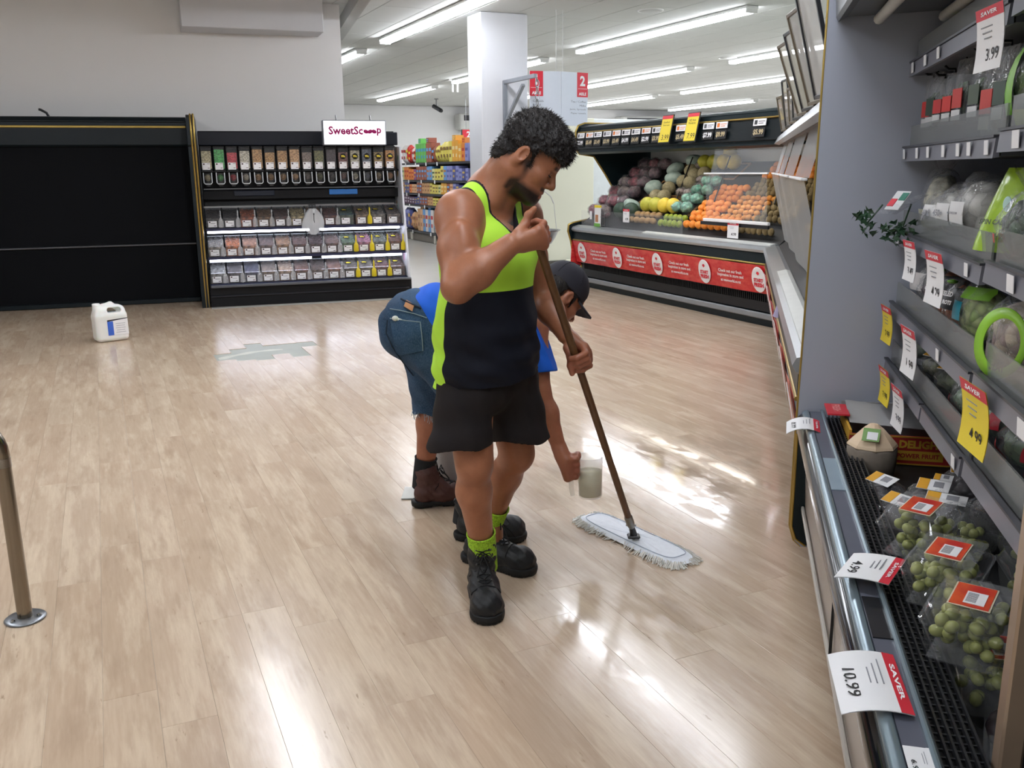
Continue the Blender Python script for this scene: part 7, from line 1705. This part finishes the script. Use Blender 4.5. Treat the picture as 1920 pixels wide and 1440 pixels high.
# ================================================================ steel guard rail by the left edge, jerrycan
t = thing('guard_rail', 'steel tube guard rail post bolted to the floor at the left edge', 'rail', T(-.327, 3.327, 0))
m = MB(); rt = .0245
pts = [(0, 0, .008), (0, 0, .60)]+[(-.12+.12*math.cos(a), 0, .60+.12*math.sin(a)) for a in [R(10*k) for k in range(1, 10)]]+[(-.95, 0, .72)]
m.tube(pts, rt, 24); m.build('tube', mat('worn_stainless', '8e8578', .22, metal=1, var=.12, scale=8), t)
m = MB(); m.tube([(0, 0, .008), (0, 0, .50), (-.010, 0, .565)], rt+.0012, 24) if False else m.tube([(0, 0, .555), (0, 0, .585)], rt+.0015, 24); m.build('scuffed_band', mat('scuff_steel', '9a948c', .3, metal=1), t)
m = MB(); m.lathe([(0, .001), (.064, .001), (.067, .004), (.062, .008), (.03, .010), (0, .010)], 36); fl = m.build('floor_flange', mat('flange_zinc', '8d9196', .35, metal=.9), t)
for k in range(3):
    a = R(120*k-20); m = MB(); m.lathe([(0, .018), (.006, .017), (.008, .014), (.008, .009), (.0, .009)], 6, 0, T(.047*math.cos(a), .047*math.sin(a), 0), False); m.build('bolt', CHROME, fl)
JY = RZ(R(-24))
t = thing('jerrycan', 'white plastic jerrycan with a blue label on the floor before the empty cooler', 'jerrycan', T(.125, 9.06, 0) @ RZ(R(14)))
HDPE = NT('translucent_hdpe'); HDPE.set(color=HDPE.mix(HDPE.noise(6, 3, HDPE.coord()), lin('dfe2dd'), lin('eef0ee')), rough=.35, sss=.2); HDPE = HDPE.m
vx = Vox((-.17, -.12, -.005), (.17, .12, .37), .005)
sl, P = vx.whole()
def rbox(c, b, r): q = [np.abs(P[i]-c[i])-(b[i]-r) for i in range(3)]; return np.sqrt(sum(np.maximum(v, 0)**2 for v in q))+np.minimum(np.maximum(np.maximum(q[0], q[1]), q[2]), 0)-r
body_ = rbox((0, 0, .135), (.142, .088, .134), .04)
sh = rbox((0, 0, .255), (.135, .080, .075), .055); vx.d = smin(body_+0*vx.d, sh, .03)
gr = rbox((0, 0, .055), (.2, .2, .006), .002); vx.d = np.maximum(vx.d, -np.maximum(gr, body_-.0-.0)) if False else vx.d
vx.d = -smin(-vx.d, rbox((.03, 0, .288), (.060, .2, .022), .02), .012)
vx.cone((.085, 0, .29), (.02, 0, .335), .022, .022, .02); vx.cone((.02, 0, .335), (-.05, 0, .325), .022, .022, .02)
vx.cone((-.102, 0, .27), (-.102, 0, .318), .036, .034, .015)
vx.d = np.maximum(vx.d, .0-P[2]+0*vx.d)
V, Q = nets(vx); V = relax(V, Q, 1); skin('can_body', V, Q, [HDPE], t)
m = MB(); m.lathe([(0, .352), (.030, .352), (.034, .348), (.034, .318), (0, .318)], 22, 0, T(-.102, 0, 0)); m.build('screw_cap', mat('cap_white', 'eceeed', .35), t)
m = MB(); m.box((.045, -.0885, .135), (.18, .003, .15), 0, None, .001); lb = m.build('label', WHITE, t)
m = MB(); m.box((-.02, -.0905, .125), (.05, .001, .128)); m.build('blue_block', mat('label_blue', '3a66c8', .4), lb)
m = MB(); m.add([(-.045, -.0906, .188), (.135, -.0906, .206), (.135, -.0906, .212), (-.045, -.0906, .203)], [(0, 1, 2, 3)]); m.build('dark_band', INK, lb)
m = MB()
for k in range(5): m.box((.068, -.0906, .165-.02*k), (.085-.01*(k % 2), .001, .006))
m.build('small_print', mat('print_pale', 'b7b9be', .6), lb)['kind'] = 'stuff'
